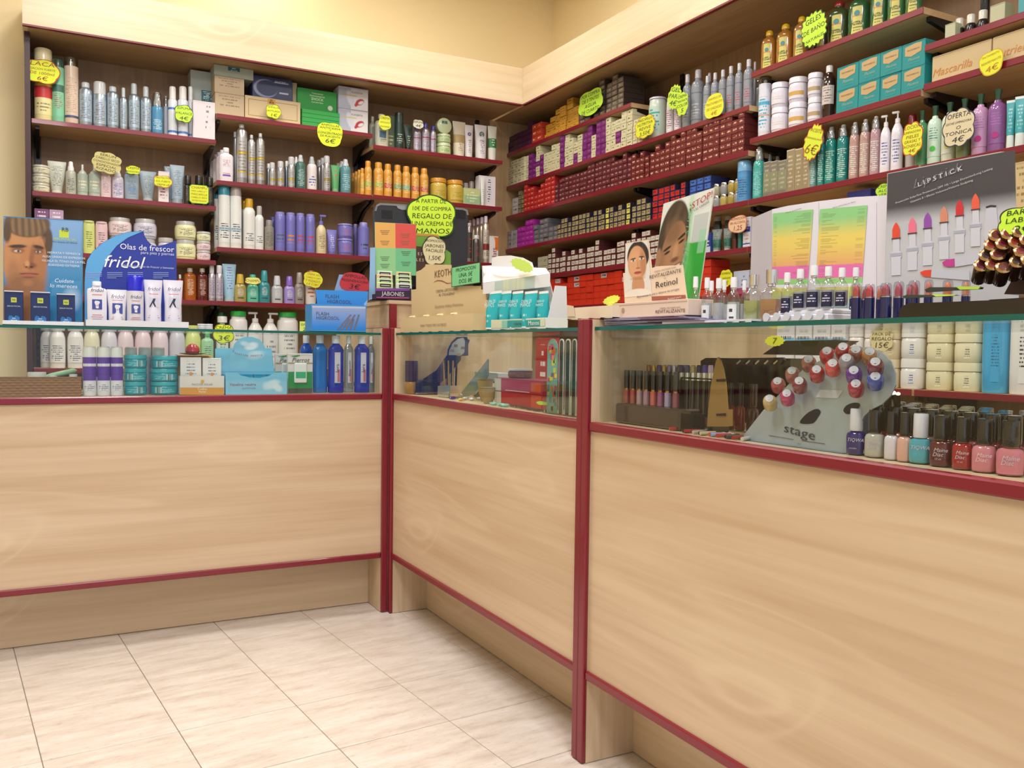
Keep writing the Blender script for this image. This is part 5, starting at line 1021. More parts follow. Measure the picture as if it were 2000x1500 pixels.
def inset_tray(o, w, d, h, mat, wall=.002, front=1.0, name='tray', x=0, y=0, z=0):
    """open tray: floor and four walls in one mesh"""
    bm = bmesh.new()
    def add(cx, cy, cz, a, b, c):
        r = bmesh.ops.create_cube(bm, size=1)
        for v in r['verts']: v.co = Vector((v.co.x*a+cx, v.co.y*b+cy, v.co.z*c+cz))
    add(0, 0, wall/2, w, d, wall); add(0, -d/2+wall/2, h*front/2, w, wall, h*front); add(0, d/2-wall/2, h/2, w, wall, h)
    for s in (-1, 1): add(s*(w/2-wall/2), 0, h/2, wall, d-2*wall, h)
    me = bpy.data.meshes.new('tray'); bm.to_mesh(me); bm.free(); return obj(name, me, mat, o, (x, y, z))

# ================================================================ ON THE LEFT COUNTER
T_ = z_(0, 380, 5)
b = Bd('display_stand', 'blue cardboard stand with a man\'s portrait, face cream offer', 'display', 1, .13, 84, ZG+.0005)
bl, br = b.pt(7, 636), b.pt(162, 636)
b.poly('back_card', [(6.5, 422), (162.5, 431), (161, 640), (6.5, 640)], paper('3E7EA8'), t=.003, base=True)
hair, skin, shd = '4A3420', 'B07848', '6E4426'
b.quad('portrait_print', [(7.5, 424), (161.5, 432.5), (160.5, 628), (7.5, 628)], 130, 150, '2A7FB0', [
    ('g', .35, 1.0, '7AA4D0'), ('r', .55, .55, .97, .98, '86A8D4', .35),
    ('e', .30, .30, .20, .32, '9A6A44', .15, 0, 1), ('e', .13, .12, .3, .25, '8A5A38', .2),
    ('e', .30, .84, .30, .17, hair, .12), ('s', .30, .88, .29, .12, '8A6A42', 60, 22, .6), ('e', .52, .72, .07, .16, hair, .25),
    ('e', .26, .60, .275, .33, skin, .05), ('e', .28, .50, .24, .25, 'B27A4C', .15, 0, .8), ('e', .10, .62, .10, .3, 'C08A58', .5, 0, .6), ('e', .44, .55, .10, .28, 'A06A40', .6, .1, .7), ('e', .25, .36, .22, .10, '80583A', .7, 0, .7), ('e', .12, .46, .08, .14, '8A5E3C', .8, 0, .5),
    ('e', .30, .79, .22, .05, 'C08C5C', .8, 0, .6), ('e', .29, .95, .29, .135, '5E4830', .12), ('s', .29, .93, .28, .12, '9A7A52', 90, 30, .6), ('e', .565, .78, .045, .12, '54402A', .4), ('e', .04, .86, .05, .1, '54402A', .4),
    ('e', .17, .725, .11, .018, '3E2616', .5, .06), ('e', .43, .725, .075, .018, '3E2616', .5, -.2), ('e', .17, .685, .075, .026, '7A4C2E', .8), ('e', .43, .685, .06, .026, '6E4426', .8),
    ('e', .17, .68, .045, .012, 'C8B8A8', .4), ('e', .43, .68, .036, .011, 'B8A898', .4), ('e', .18, .68, .016, .012, '2E3A3A', .3), ('e', .425, .68, .014, .012, '2E3A3A', .3),
    ('e', .345, .62, .03, .12, '8A5836', .8, -.12, .8), ('e', .33, .545, .075, .03, '7A4A2C', .7), ('e', .29, .56, .03, .03, 'C8905E', .8), ('e', .345, .53, .02, .009, '2E1810', .5), ('e', .28, .528, .016, .007, '3E2012', .5),
    ('e', .315, .462, .12, .011, '6A2E22', .4), ('e', .315, .45, .09, .013, 'A8604A', .7), ('e', .31, .43, .08, .008, '7A4A30', .8), ('e', .3, .375, .06, .03, 'A87048', .9),
    ('r', .7, .83, .82, .905, 'BCD038'), ('r', .60, .255, .98, .40, '5A9AC4', .4), ('e', .86, .22, .1, .1, 'D8E8F8', .9, 0, .5)], y=-.002)
for s_, x, y, h_, c in (('RB', 127, 449, 8, '2A3A2A'), ('SERUM FACIAL', 127, 468, 4.5, 'BCD038'), ('Para después del afeitado', 127, 473.5, 3.2, '2A4A8A'), ('HIDRATA Y REFRESCA', 125, 495, 4.3, 'D8E4F0'), ('ALISA LINEAS DE EXPRESION', 125, 503, 4.3, 'D8E4F0'), ('IGUALA EL TONO DE LA PIEL', 125, 511, 4.3, 'D8E4F0'), ('SUAVIDAD EXTREMA', 125, 519, 4.3, 'D8E4F0'), ('Cuídate', 125, 549, 8, 'D8E8F8'), ('lo mereces', 124, 559, 8, 'D8E8F8')): b.txt(s_, x, y, h_, c, y=-.0035, shear=.15 if s_[0] in 'Cl' and s_[1] in 'uo' else 0)
inset_tray(b.o, br[0]-bl[0]-.001, .09, .014, paper('DDE2E8'), x=(bl[0]+br[0])/2, y=-.047)
for i, (x0, x1, y) in enumerate(((8.5, 45, 570), (59.6, 97.4, 572), (111, 146.6, 576))):
    o, w, h, d = put('K1', carton, x0, x1, y, 'dark blue face serum carton, %s of three before the portrait' % ORD[i+1], sb=.042, dep=.035, loc=False, zb=ZG+.0035, body='122A5E', group='face serum cartons', name='serum_carton')
    obj('lid_top', box(w+.001, d+.001, .003), paper('D8DCE0'), o, (0, 0, h))
    obj('yellow_square', flat(w*.3, w*.3, h*.67, -d/2-.0008), paper('BCC84A'), o); text(o, 'RB', w*.16, 0, h*.745, M('2A4A2A'), y=-d/2-.0014)
    text(o, 'SERUM FACIAL', w*.11, 0, h*.55, M('C8D0E0'), y=-d/2-.001); text(o, 'RB', w*.5, 0, h*.16, M('2A86C8'), y=-d/2-.001); obj('print', flat(w*.6, h*.12, h*.1, -d/2-.0016), pm('2A70B8', 'D0E0F0', rows=2, v0=0, v1=1), o)
b = Bd('display_stand', 'dark blue wave shaped cardboard stand for foot care', 'display', 1, .14, 262, ZG+.0005)
out = [(825, 1262), (826, 860), (832, 740), (850, 640), (900, 560), (1000, 470), (1130, 400), (1250, 365), (1400, 355), (1410, 400), (1440, 450), (1480, 490), (1520, 505), (1600, 490), (1720, 450), (1725, 840), (1730, 1262)]
b.poly('back_card', T_(*out), paper('23389A'), t=.003, base=True)
b.poly('light_swoosh', T_((827, 1262), (827, 860), (833, 740), (852, 642), (902, 562), (1002, 472), (1132, 402), (1252, 368), (1398, 358), (1250, 420), (1140, 500), (1060, 600), (1010, 700), (975, 800), (970, 920), (1010, 1100), (1060, 1262)), paper('5AA4DC'), y=-.0024, t=.0006, base=True)
for s_, x, y, h_, c, sh_, al in (('Olas de frescor', 340, 488, 11.5, 'E4E8F4', 0, 'RIGHT'), ('para pies y piernas', 340, 497, 6, 'C8D0EC', 0, 'RIGHT'), ('fridol', 240, 513, 25, 'F0F2F8', .3, 'CENTER'), ('Máxima sensación de frescor y bienestar', 340, 524, 4.2, 'C8D0EC', 0, 'RIGHT')): b.txt(s_, x, y, h_, c, y=-.0032, shear=sh_, align=al)
for x in (185, 225, 265, 315):
    for k in range(4): b.poly('small_print', [(x-16, 532+k*3.4), (x+(14 if k < 3 else 2), 532+k*3.4), (x+(14 if k < 3 else 2), 533.3+k*3.4), (x-16, 533.3+k*3.4)], paper('8A9CD4'), y=-.003, t=.0004)
l_, r_ = b.pt(165, 640), b.pt(359, 640)
inset_tray(b.o, r_[0]-l_[0], .118, .022, paper('D4D8E0'), x=(l_[0]+r_[0])/2, y=-.062)
def footprint(o, w, h, d, x=0, z=.5, s=1., leg=False):
    y = -d/2-.0012
    obj('picture', flat(w*.5*s, w*.55*s, h*z-w*.27*s, y), paper('3A4A9A') if not leg else paper('C8CCDC'), o, (x, 0, 0))
    if leg:
        obj('leg_print', plate([(-.02*w, .22*w), (.1*w, .22*w), (.03*w, 0), (.12*w, -.25*w), (.05*w, -.25*w), (-.06*w, -.03*w), (-.17*w, -.26*w), (-.24*w, -.24*w), (-.12*w, 0)], .0004), paper('2A3050'), o, (x, y-.0004, h*z))
    else:
        obj('foot_print', plate(smooth_pts([(-.06*w, -.2*w), (.08*w, -.2*w), (.07*w, -.02*w), (.14*w, .1*w), (.1*w, .18*w), (-.08*w, .2*w), (-.13*w, .1*w), (-.07*w, -.05*w)], 4), .0004), paper('D8DCE8'), o, (x, y-.0004, h*z))
        obj('dot', lathe([(w*.03, 0), (w*.03, .0004)], 8), paper('C84A4A'), o, (x, y-.0005, h*z-.06*w), (pi/2, 0, 0))
FW_ = 'DCDCE6'
def fprint(o, w, h, d, leg=False, dy=0):
    text(o, 'fridol', w*.3, 0, h*.8, M('2A3060'), y=-d/2-.001+dy, shear=.25); footprint(o, w, h, d-2*dy, 0, .48 if not leg else .52, 1, leg)
    for k in range(3 if not leg else 4): obj('small_print', flat(w*(.6 if k % 2 else .48), h*.012, h*(.24-k*.045), -d/2-.0008+dy), paper('C85A5A' if k < 2 else '8A8AA0'), o)
    obj('small_print', flat(w*.5, h*.014, h*.69, -d/2-.0008+dy), paper('C85A5A'), o)
ft = dict(loc=False, zb=ZG+.003)
o, w, h, d = put('K1', bottle, 170, 208, 550, 'white foot powder bottle at left of the wave stand', sb=.045, dep=.035, body=FW_, cap='E8E8F0', cf=.1, cw=.46, neck=.42, sh=.07, p=6, fl=.45, name='powder_bottle', **ft); fprint(o, w, h, w*.45)
o, w, h, d = put('K1', tube, 209, 248, 566, 'white foot cream tube beside the powder bottle', sb=.045, dep=.03, body=FW_, cap='D8D8E4', bw=.8, cf=.06, **ft); fprint(o, w, h, w*.62)
o, w, h, d = put('K1', can, 247, 280.5, 539, 'white foot spray with bright blue cap', sb=.045, dep=.03, body=FW_, cap='1A20C8', cf=.3, cw=.97, shoulder=.03, **ft); fprint(o, w, h*.72, w*1.01)
for i, (x0, x1, y) in enumerate(((281, 317, 547), (319, 357, 547.6))):
    o, w, h, d = put('K1', tube, x0, x1, y, 'white cold gel tube with leg picture, '+('left', 'right')[i], sb=.045, dep=.03, body='D8D8E8', cap='D0D0DC', bw=.84, cf=.05, group='cold gel tubes', **ft); fprint(o, w, h, w*.62, True)
# ampoule box
q_ = z_(380, 340, 4.689)
b = Bd('ampoule_box', 'blue cardboard box reading FLASH HIGROSOL with red sign', 'box', 1, .06, 662, ZG+.0005)
bl, br, tp = b.pt(608.5, 649), b.pt(715, 649), b.pt(662, 595)
BLU = '3A8AD0'
me, l = bx(bl[0], br[0], 0, .09, 0, tp[1]-.001); 
inset_tray(b.o, br[0]-bl[0], .09, tp[1], paper(BLU), x=(bl[0]+br[0])/2, y=.045, name='box_body')
b.quad('front_print', [(609.5, 597), (714, 599), (714, 645), (609.5, 643)], 60, 30, '2A84DC', [('g', .1, 1.1, '9AA8CC'), ('r', 0, .93, 1, 1, 'B8C4DC', .8)], y=-.0008)
for i in range(5): b.poly('ampoule_print', q_((1300+i*38, 1425), (1318+i*38, 1425), (1440+i*18-(i % 2)*30, 1290+(i % 2)*40), (1425+i*18-(i % 2)*30, 1285+(i % 2)*40)), paper('6E6A78'), y=-.0014, t=.0004)
b.txt('FLASH', 630, 613, 7, '4A4458', y=-.0016); b.txt('HIGROSOL', 640, 621.5, 7, '4A4458', y=-.0016)
b.poly('lid_panel', q_((1110, 1060), (1590, 1075), (1575, 1230), (1125, 1230)), paper('2E8CE0'), y=.035, t=.0016, dv=.035)
b.txt('FLASH', 654, 578.5, 7.5, '4A4458', y=.0335); b.txt('HIGROSOL', 668, 589, 7.5, '4A4458', y=.0335)
b.poly('lid_flap', q_((1325, 920), (1550, 925), (1510, 1075), (1280, 1070)), paper('7A9AC8'), y=.04, t=.0014, dv=.04)
for i in range(3): b.poly('ampoule_print', q_((1340+i*24, 1050), (1350+i*24, 1050), (1385+i*24, 1005), (1375+i*24, 1005)), paper('6E6A78'), y=.0385, t=.0004, dv=.04)
for sx in (0, 1): b.poly('side_flap', q_(*(((1070, 1195), (1125, 1195), (1090, 1225), (1075, 1230)) if sx == 0 else ((1555, 1185), (1590, 1150), (1570, 1225), (1560, 1230)))), paper('8AB0DC'), y=.004, t=.0008)
sign(664, 721, 533, 570, 1, .098, [('AMPOLLAS', 1), ('REGENERADORA', .9), ('3€', 1.5)], 'red sign 3€ standing on the ampoule box', col='B02A3A', ink='2A1018', seed=41, style='lobes', rot=-.08)

# ================================================================ ON THE CASH STAND: screen, soap stand
ZS = 1.1835
b = Bd('screen', 'dark grey back of the cash desk screen', 'monitor', 1, .30, 823, ZS+.001)
b.poly('shell', [(732, 412), (735, 401), (742, 397.5), (905, 407.5), (912, 411), (914, 420), (912, 560), (735, 560)], M('2C2E38', .35), y=.014, t=.028, sm=0)
b.poly('rim', [(732, 412), (735, 400), (742, 396.5), (905, 406.5), (913, 410), (915, 420), (911.5, 420), (910, 413), (904, 410), (743, 400.5), (737, 403.5), (735, 412)], M('8A8E98', .3, .5), y=-.0006, t=.002)
b.poly('logo_plate', [(774, 402), (800, 403.5), (800, 410), (785, 410), (777, 407)], M('9A9EAC', .3, .4), y=-.0012, t=.002)
for gx in (745.5, 891):
    for i in range(7):
        for j in range(6): 
            if gx > 800 and i > 5: continue
            b.poly('vent_hole', [(gx+i*3.1, 410+i*.25+j*2.9), (gx+i*3.1+2, 410+i*.25+j*2.9), (gx+i*3.1+2, 412+i*.25+j*2.9), (gx+i*3.1, 412+i*.25+j*2.9)], M('0E0E12'), y=-.0008, t=.0008)
f0 = b.pt(823, 560)
obj('neck', box(.08, .03, max(f0[1], .02), .004), M('2C2E38', .4), b.o, (0, .03, .004)); obj('foot', box(.2, .075, .008, .003), M('2C2E38', .4), b.o, (0, .0, 0))
sign(795, 890, 381, 464, 1, .288, [('A PARTIR DE', 1), ('10€ DE COMPRA', 1), ('REGALO DE', 1), ('UNA CREMA DE', 1), ('MANOS', 1)], 'large yellow green cloud sign taped to the screen', col='CEF03E', ink='1E3A1A', edge='1E4A20', seed=42, rot=.06, fs=1.02)
jz = z_(700, 360, 4.878)
b = Bd('soap_stand', 'soap display stand with coloured card, reading JABONES', 'display', 1, .075, 768, ZS+.0005)
bl, br = b.pt(735, 585), b.pt(803, 585); t0 = b.pt(768, 563)
inset_tray(b.o, br[0]-bl[0], .075, .022, paper('2E1A3A'), x=(bl[0]+br[0])/2, y=.038, name='base_tray')
b.poly('base_front', [(733, 563), (803, 563.5), (803, 584), (734, 583)], paper('2A1E34'), y=-.002, t=.002)
b.poly('purple_band', [(733, 563), (800, 563.5), (799, 568), (733, 568)], paper('7A3E9A'), y=-.0034, t=.0006); b.poly('dotted_band', [(735, 580), (798, 581), (798, 583), (735, 582)], paper('A8488A'), y=-.0034, t=.0006)
b.txt('JABONES', 767, 574.5, 8.5, 'D0C8D4', y=-.0042)
b.poly('back_card', jz((155, 360), (548, 380), (548, 870), (162, 860)), paper('9CC89A'), y=.06, t=.0016, dv=.06)
for nm, c, pts in (('yellow_field', 'DCA85A', ((158, 362), (350, 372), (352, 608), (160, 606))), ('red_field', 'D0504A', ((350, 372), (547, 382), (547, 615), (352, 608))), ('green_field', '8CC48C', ((160, 606), (352, 608), (355, 866), (163, 860))), ('mint_field', '6CB88A', ((352, 608), (547, 615), (547, 870), (355, 866)))):
    b.poly(nm, jz(*pts), paper(c), y=.0588, t=.0006, dv=.06)
for k, (cx, cy) in enumerate(((250, 440), (250, 540), (445, 470), (445, 540), (250, 690), (250, 760), (450, 640), (450, 740))):
    for j in range(3): b.poly('small_print', jz((cx-45+j*8, cy+j*16), (cx+45-j*8, cy+j*16), (cx+45-j*8, cy+5+j*16), (cx-45+j*8, cy+5+j*16)), paper('8A6A4A' if k < 4 else '4A6A4A'), y=.0582, t=.0004, dv=.06)
b.poly('side_card', jz((112, 605), (160, 600), (160, 1090), (98, 1110), (108, 840)), paper('8AB4DC'), y=.05, t=.001, dv=.05)
SC = ['C8D8C8', 'D8C090', 'B8D0A0', 'C4D89A']
for r in range(4):
    for c in range(2):
        x0 = 738+c*37; y = 529+r*7.5+c*2
        p = on(x0+14, y, 1, .13-r*.014); 
        o = thing('soap_packet', 'wrapped soap packet, %s row, %s column of the soap stand' % (('rear', 'second', 'third', 'front')[r], ('left', 'right')[c]), 'soap', (p[0], .075+.062-r*.016, ZS+.004), 0, 'soap packets')
        hh = on(x0+14, y, 1, .137-r*.016)[2]-ZS-.004
        obj('wrapper', box(.064, .012, hh, .003), paper(SC[(r+c) % 4]), o); obj('black_label', box(.044, .0006, .012), M('1E1E1E'), o, (0, -.0064, hh-.018)); obj('print', box(.036, .0004, .003), paper('C8C8C8'), o, (0, -.0069, hh-.014))
b = Bd('leaflet_holder', 'green and brown leaflet card behind the tan display', 'card', 1, .21, 845, ZS+.0005)
b.poly('card', jz((550, 465), (760, 480), (830, 620), (880, 655), (880, 840), (550, 830)), paper('6A9A3A'), t=.002)
b.poly('brown_field', jz((550, 590), (700, 600), (700, 830), (550, 825)), paper('4A3028'), y=-.0014, t=.0006); b.poly('orange_strip', jz((550, 466), (760, 482), (765, 500), (550, 488)), paper('C88A4A'), y=-.0014, t=.0006)
b.poly('leg_card', jz((600, 830), (880, 840), (880, 1000), (600, 1000)), paper('4A3028'), y=.001, t=.0016); f_ = b.pt(845, 565); obj('easel', box(.05, .03, .03, .001), paper('4A3028'), b.o, (0, .016, 0))
b.txt('E S', 820, 496, 6, 'D8C8B8', y=-.002); b.txt('L E S', 820, 508, 6, 'D8C8B8', y=-.002)
sign(825, 871, 461.5, 518, 1, .204, [('PROMOCION', .8), ('JABONES', .7), ('FACIALES', .7), ('1,50€', 1.5)], 'cream cloud sign PROMOCION 1,50€ below the large sign', col='D8CDA4', ink='1E1E1E', edge='3A3A2A', seed=43)

# ================================================================ ON THE MIDDLE COUNTER
XK = .035; yA = on(923, 640, 0, XK)[1]; y0 = on(771, 640, 0, XK)[1]; dK = on(951, 640, 1, yA)[0]-XK
b = Bd('display_stand', 'tan stepped cardboard stand reading KEOTH on middle counter', 'display', 0, XK, 847, ZG+.0005)
TC = 'D2BC8E'
wl, wr = -( -.027-b.p[1])+.0, b.pt(923, 640)[0]; hh = b.pt(847, 617)[1]
inset_tray(b.o, wr-wl, dK, hh, paper(TC), x=(wl+wr)/2, y=dK/2, name='tray')
def kc(nm, pts, mat, y, t=.002, dv=dK-.006): return b.poly(nm, jz(*pts), mat, y=y, t=t, dv=dv)
kc('back_card', ((510, 1260), (505, 1005), (552, 1000), (552, 835), (600, 815), (640, 780), (642, 762), (885, 768), (890, 968), (1168, 968), (1168, 1000), (1222, 1003), (1225, 1260)), paper(TC), dK-.006)
for s_, x, y, hp, c in (('KEOTH', 866, 534, 14, '7A5A40'), ('CREMA LIPOSOMAS', 873, 567, 6, '7A6A4A'), ('AL COLAGENO', 873, 575, 5.5, '4A3A2A'), ('Emulsión Hidro-Nutritiva', 877, 597, 6.5, 'A8946A')):
    a_ = b.pt(x, y, dv=dK-.006); size = (b.pt(x, y, dv=dK-.006)[1]-b.pt(x, y+hp, dv=dK-.006)[1])*1.35; text(b.o, s_, size, a_[0], a_[1], M(c), y=dK-.0085, xs=1.5 if s_ != 'KEOTH' else 1.35)
kc('wave_line', ((715, 935), (760, 912), (800, 915), (850, 940), (900, 938), (850, 948), (800, 925), (760, 920)), paper('8A4A3A'), dK-.0078, .0004)
b.txt('PARA TODO TIPO DE PIELES', 846, 635.5, 5.5, '9A8660', y=-.0012)
for i in range(4):
    p = b.pt(803+i*27, 618, dv=.03); o = thing('cream_sachet', 'folded cream sachet in the tan stand, %s' % ORD[i+1], 'sachet', (XK+.035, on(803+i*27, 618, 0, XK+.03)[1], ZG+.006), -pi/2, 'cream sachets')
    obj('pouch', box(.05, .012, hh+.004, .005), paper('E0D4A0'), o); obj('print', box(.03, .0006, .004), M('3A3A2A'), o, (0, -.0064, hh-.006))
o = sign(882, 939, 517, 557, 0, XK+dK-.016, [('PROMOCION', 1), ('UNA: 5€', 1.1), ('DOS: 8€', 1.1)], 'green rectangular sign PROMOCION 5€ 8€ on the tan stand', col='7ACB8C', ink='12301E', edge='1E3A26', style='rect', seed=44)
# hand cream stand
XM = .035
b = Bd('display_stand', 'white carton stand for hand creams with domed top', 'display', 0, XM, 1020, ZG+.0005)
dM = .068; wl, wr = b.pt(951, 640)[0], b.pt(1066, 640)[0]; hh = b.pt(1010, 623)[1]
inset_tray(b.o, wr-wl, dM, hh, paper('DCE4E0'), x=(wl+wr)/2, y=dM/2, name='tray')
b.quad('front_print', [(952, 625), (1065, 622), (1065, 637), (952, 642)], 60, 12, 'D4D8B8', [('r', .28, 0, .8, .85, '8AC8B4'), ('r', .38, 0, .93, .85, '2E9C98')], y=-.0008)
b.txt('CREMA', 1012, 633, 5, '3A5A5A', y=-.0016); b.txt('Manos', 1043, 631, 9, 'F0F0E8', y=-.0016)
b.poly('back_card', [(942, 560), (942, 519), (961, 518), (961, 504.5), (972, 500.5), (997, 499), (1021, 503.5), (1039, 513), (1042, 523), (1067, 525), (1078, 566), (1090, 622), (1090, 637), (952, 640)], paper('E6E8EA'), y=dM-.003, t=.002, dv=dM-.003)
VD = .034; l0, r0 = b.pt(944, 544, dv=VD), b.pt(1074, 545, dv=VD); fb = b.pt(1010, 567, dv=VD)[1]; l1, r1 = b.pt(943, 520, dv=dM-.004), b.pt(1066, 524, dv=dM-.004); fz = (l0[1]+r0[1])/2
obj('visor', box(r0[0]-l0[0], .0016, fz-fb), paper('DEE2E6'), b.o, ((l0[0]+r0[0])/2, VD, fb)); obj('visor_print', flat((r0[0]-l0[0])*.6, (fz-fb)*.94, fb+.001, VD-.0012), pm('B8CCC4', 'D0D8B8', rows=1, v0=0, v1=1, cols=40, duty=1), b.o, ((l0[0]+r0[0])/2, 0, 0))
c8 = [(l0[0], VD, fz), (r0[0], VD, fz), (r1[0], dM-.004, r1[1]), (l1[0], dM-.004, l1[1])]
obj('roof', mesh(c8+[(x, y, z-.0015) for x, y, z in c8], [(0, 1, 2, 3), (7, 6, 5, 4), (0, 4, 5, 1), (2, 6, 7, 3), (1, 5, 6, 2), (0, 3, 7, 4)]), paper('F0F0F2'), b.o)
me = paint(1, 1, 50, 30, 'F0EEEE', [('e', .5, .35, .3, .3, 'D8A488', .5, .1, .8), ('e', .62, .7, .14, .25, 'B87A5A', .4), ('e', .3, .5, .12, .2, 'C8A0C0', .6, 0, .6)])
for v in me.vertices:
    u, w_ = v.co.x+.5, v.co.z; q = (Vector(c8[0])*(1-u)+Vector(c8[1])*u)*(1-w_)+(Vector(c8[3])*(1-u)+Vector(c8[2])*u)*w_; v.co = (q.x, q.y-.0006, q.z+.0006)
obj('hands_print', me, None, b.o)
for s_ in (0, 1):
    x = (wl+.001, wr-.001)[s_]; zt_ = fz; q4 = [(x, 0, 0), (x, dM, 0), (x, dM-.006, fb), (x, VD*.8, fb)]
    obj('side_panel', mesh([(a_-.0008, y, z) for a_, y, z in q4]+[(a_+.0008, y, z) for a_, y, z in q4], [(0, 1, 2, 3), (7, 6, 5, 4), (0, 4, 5, 1), (1, 5, 6, 2), (2, 6, 7, 3), (3, 7, 4, 0)]), paper('D6DADE'), b.o)
for i, (x0, x1) in enumerate(((955, 980), (979, 999), (1000, 1022), (1024, 1050), (1052, 1071))):
    y_ = on((x0+x1)/2, 600, 0, XM+.0215)[1]; w = abs(on(x0, 600, 0, XM+.0215)[1]-on(x1, 600, 0, XM+.0215)[1])*.97; h = on((x0+x1)/2, 568, 0, XM+.0215)[2]-ZG-.004
    o = thing('hand_cream', 'turquoise hand cream tube with white crimp, %s from left' % ORD[i+1], 'tube', (XM+.0215, y_, ZG+.003), -pi/2, 'hand creams')
    tube(o, w, h, w, cap='D8E0E0', bw=.72, cf=.05, pr=pm('22A8B0', 'C8E8E8', rows=5, u0=.42, u1=.58, v0=.1, v1=.35, cols=30, bands=((.93, 1.1, 'E0E4E4'),)))
    text(o, 'CREMA DE', w*.17, 0, h*.72, M('DFF2F0'), y=-w*.2); text(o, 'MANOS', w*.22, 0, h*.62, M('DFF2F0'), y=-w*.25)
sign(997, 1042, 507, 529, 0, XM+.02, [], 'lime green leaf shaped blank tag above the hands picture', col='C8E86A', seed=46, style='leaf', rot=-.25, name='tag')

# ================================================================ ON THE RIGHT COUNTER
ZT = ZP+.0005; rq = z_(1200, 350, 5.172)
b = Bd('open_carton', 'pale open carton tray on the red edged post', 'box', 0, .03, 1152, ZT)
wl, wr = b.pt(1108, 618)[0], b.pt(1196, 618)[0]; hh = b.pt(1152, 599)[1]
inset_tray(b.o, wr-wl, .12, hh, paper('DCCDB4'), x=(wl+wr)/2, y=.06, name='tray'); b.poly('end_flap', [(1109, 596), (1121, 598), (1124, 618), (1109, 618)], paper('CFC0A8'), y=-.002, t=.0012)
o = thing('booklet', 'small white booklet lying in the open carton', 'booklet', (.09, on(1178, 610, 0, .09)[1], ZT+.0025), -pi/2); obj('cover', box(.07, .05, .004, .001), paper('E4E0D8'), o); obj('print', box(.03, .0005, .002), M('2A2A2A'), o, (.01, -.0253, .001))
sign(1178, 1211, 578, 594, 0, .16, [], 'yellow star shaped blank tag behind the open carton', col='E0E85A', seed=45, style='leaf', name='tag', rot=.1)
for c in bpy.data.objects:
    if c.name.startswith('tag') and c.parent is None and c['label'].startswith('yellow star'): obj('stand_foot', box(.02, .03, max(.002, c.location.z-ZT-.008)), paper('E0E85A'), c, (0, .01, -(c.location.z-ZT)))
b = Bd('display_stand', 'cream card stand with woman\'s portrait reading Retinol', 'display', 0, .13, 1280, ZT)
b.poly('card', rq((113, 652), (130, 645), (330, 612), (345, 618), (378, 900), (430, 880), (690, 866), (742, 1250), (108, 1250), (90, 950), (142, 940)), paper('DCC8B0'), t=.002, base=True)
b.quad('portrait_print', [p for p in rq((118, 655), (341, 620), (385, 1170), (108, 1195))], 70, 110, 'D8D4CE', [
    ('e', .52, .03, .5, .16, 'D8CCC0', .2), ('e', .52, .20, .24, .20, 'C08E68', .1), ('e', .5, .02, .52, .12, 'E0D8CC', .12), ('e', .55, .75, .46, .27, '2A2228', .06), ('e', .5, .62, .385, .315, 'C8946C', .06), ('e', .42, .60, .26, .27, 'D4A27A', .5, 0, .8), ('e', .74, .6, .12, .24, 'A87450', .6, 0, .7),
    ('e', .34, .70, .12, .014, '4A2E22', .4, .12), ('e', .70, .72, .12, .014, '4A2E22', .4, -.1), ('e', .34, .665, .10, .017, 'DCD0C8', .3), ('e', .70, .685, .10, .017, 'DCD0C8', .3), ('e', .35, .667, .042, .017, '3A4048', .3), ('e', .70, .687, .042, .017, '3A4048', .3),
    ('e', .54, .58, .05, .09, 'B88460', .8, 0, .6), ('e', .54, .52, .09, .016, 'A06A4A', .6), ('e', .52, .435, .15, .026, 'A84A42', .25), ('e', .52, .445, .13, .005, '6A2420', .4), ('e', .5, .33, .25, .03, 'A8744E', .8, 0, .7)], y=-.0016)
for s_, x, y, hp, c, sh_ in (('CREMA ANTIARRUGAS', 1300, 527, 3.6, '8A6A5A', 0), ('REVITALIZANTE', 1300, 535.5, 7.5, '4A3A34', 0), ('con', 1300, 543, 3, '6A5A4A', 0), ('Retinol', 1303, 553.5, 13, '2E2428', 0), ('Rejuvenece la piel y detiene las arrugas', 1285, 573, 4.6, '3A3A5A', .3)): b.txt(s_, x, y, hp, c, y=-.0026, shear=sh_, rz=.07)
b.poly('rust_band', rq((380, 1185), (722, 1168), (728, 1212), (385, 1228)), paper('9A5A48'), y=-.0014, t=.0005); b.txt('Retinol puro', 1319, 582, 4.4, 'E0D0C8', y=-.0026, rz=.07)
b2 = Bd('cream_box', 'long pale pink box at the foot of the Retinol card', 'box', 0, .05, 1268, ZT)
wl, wr = b2.pt(1198, 605)[0], b2.pt(1343, 605)[0]; hh = b2.pt(1268, 588.5)[1]
obj('body', box(wr-wl, .07, hh, .001), paper('DCC6B4'), b2.o, ((wl+wr)/2, .035, 0)); b2.txt('CREMA ANTIARRUGAS', 1309, 601.5, 3.4, '8A6A5A', y=-.001); b2.txt('REVITALIZANTE', 1309, 608, 7, '5A3A34', y=-.001)
obj('tuck_flap', box((wr-wl)*.98, .001, hh*.12), paper('D0BAA8'), b2.o, ((wl+wr)/2, -.0006, hh*.86)); obj('logo', lathe([(.006, 0), (.006, .0006)], 14), paper('A88A78'), b2.o, (wl+.04, -.0004, hh*.5), (pi/2, 0, 0))
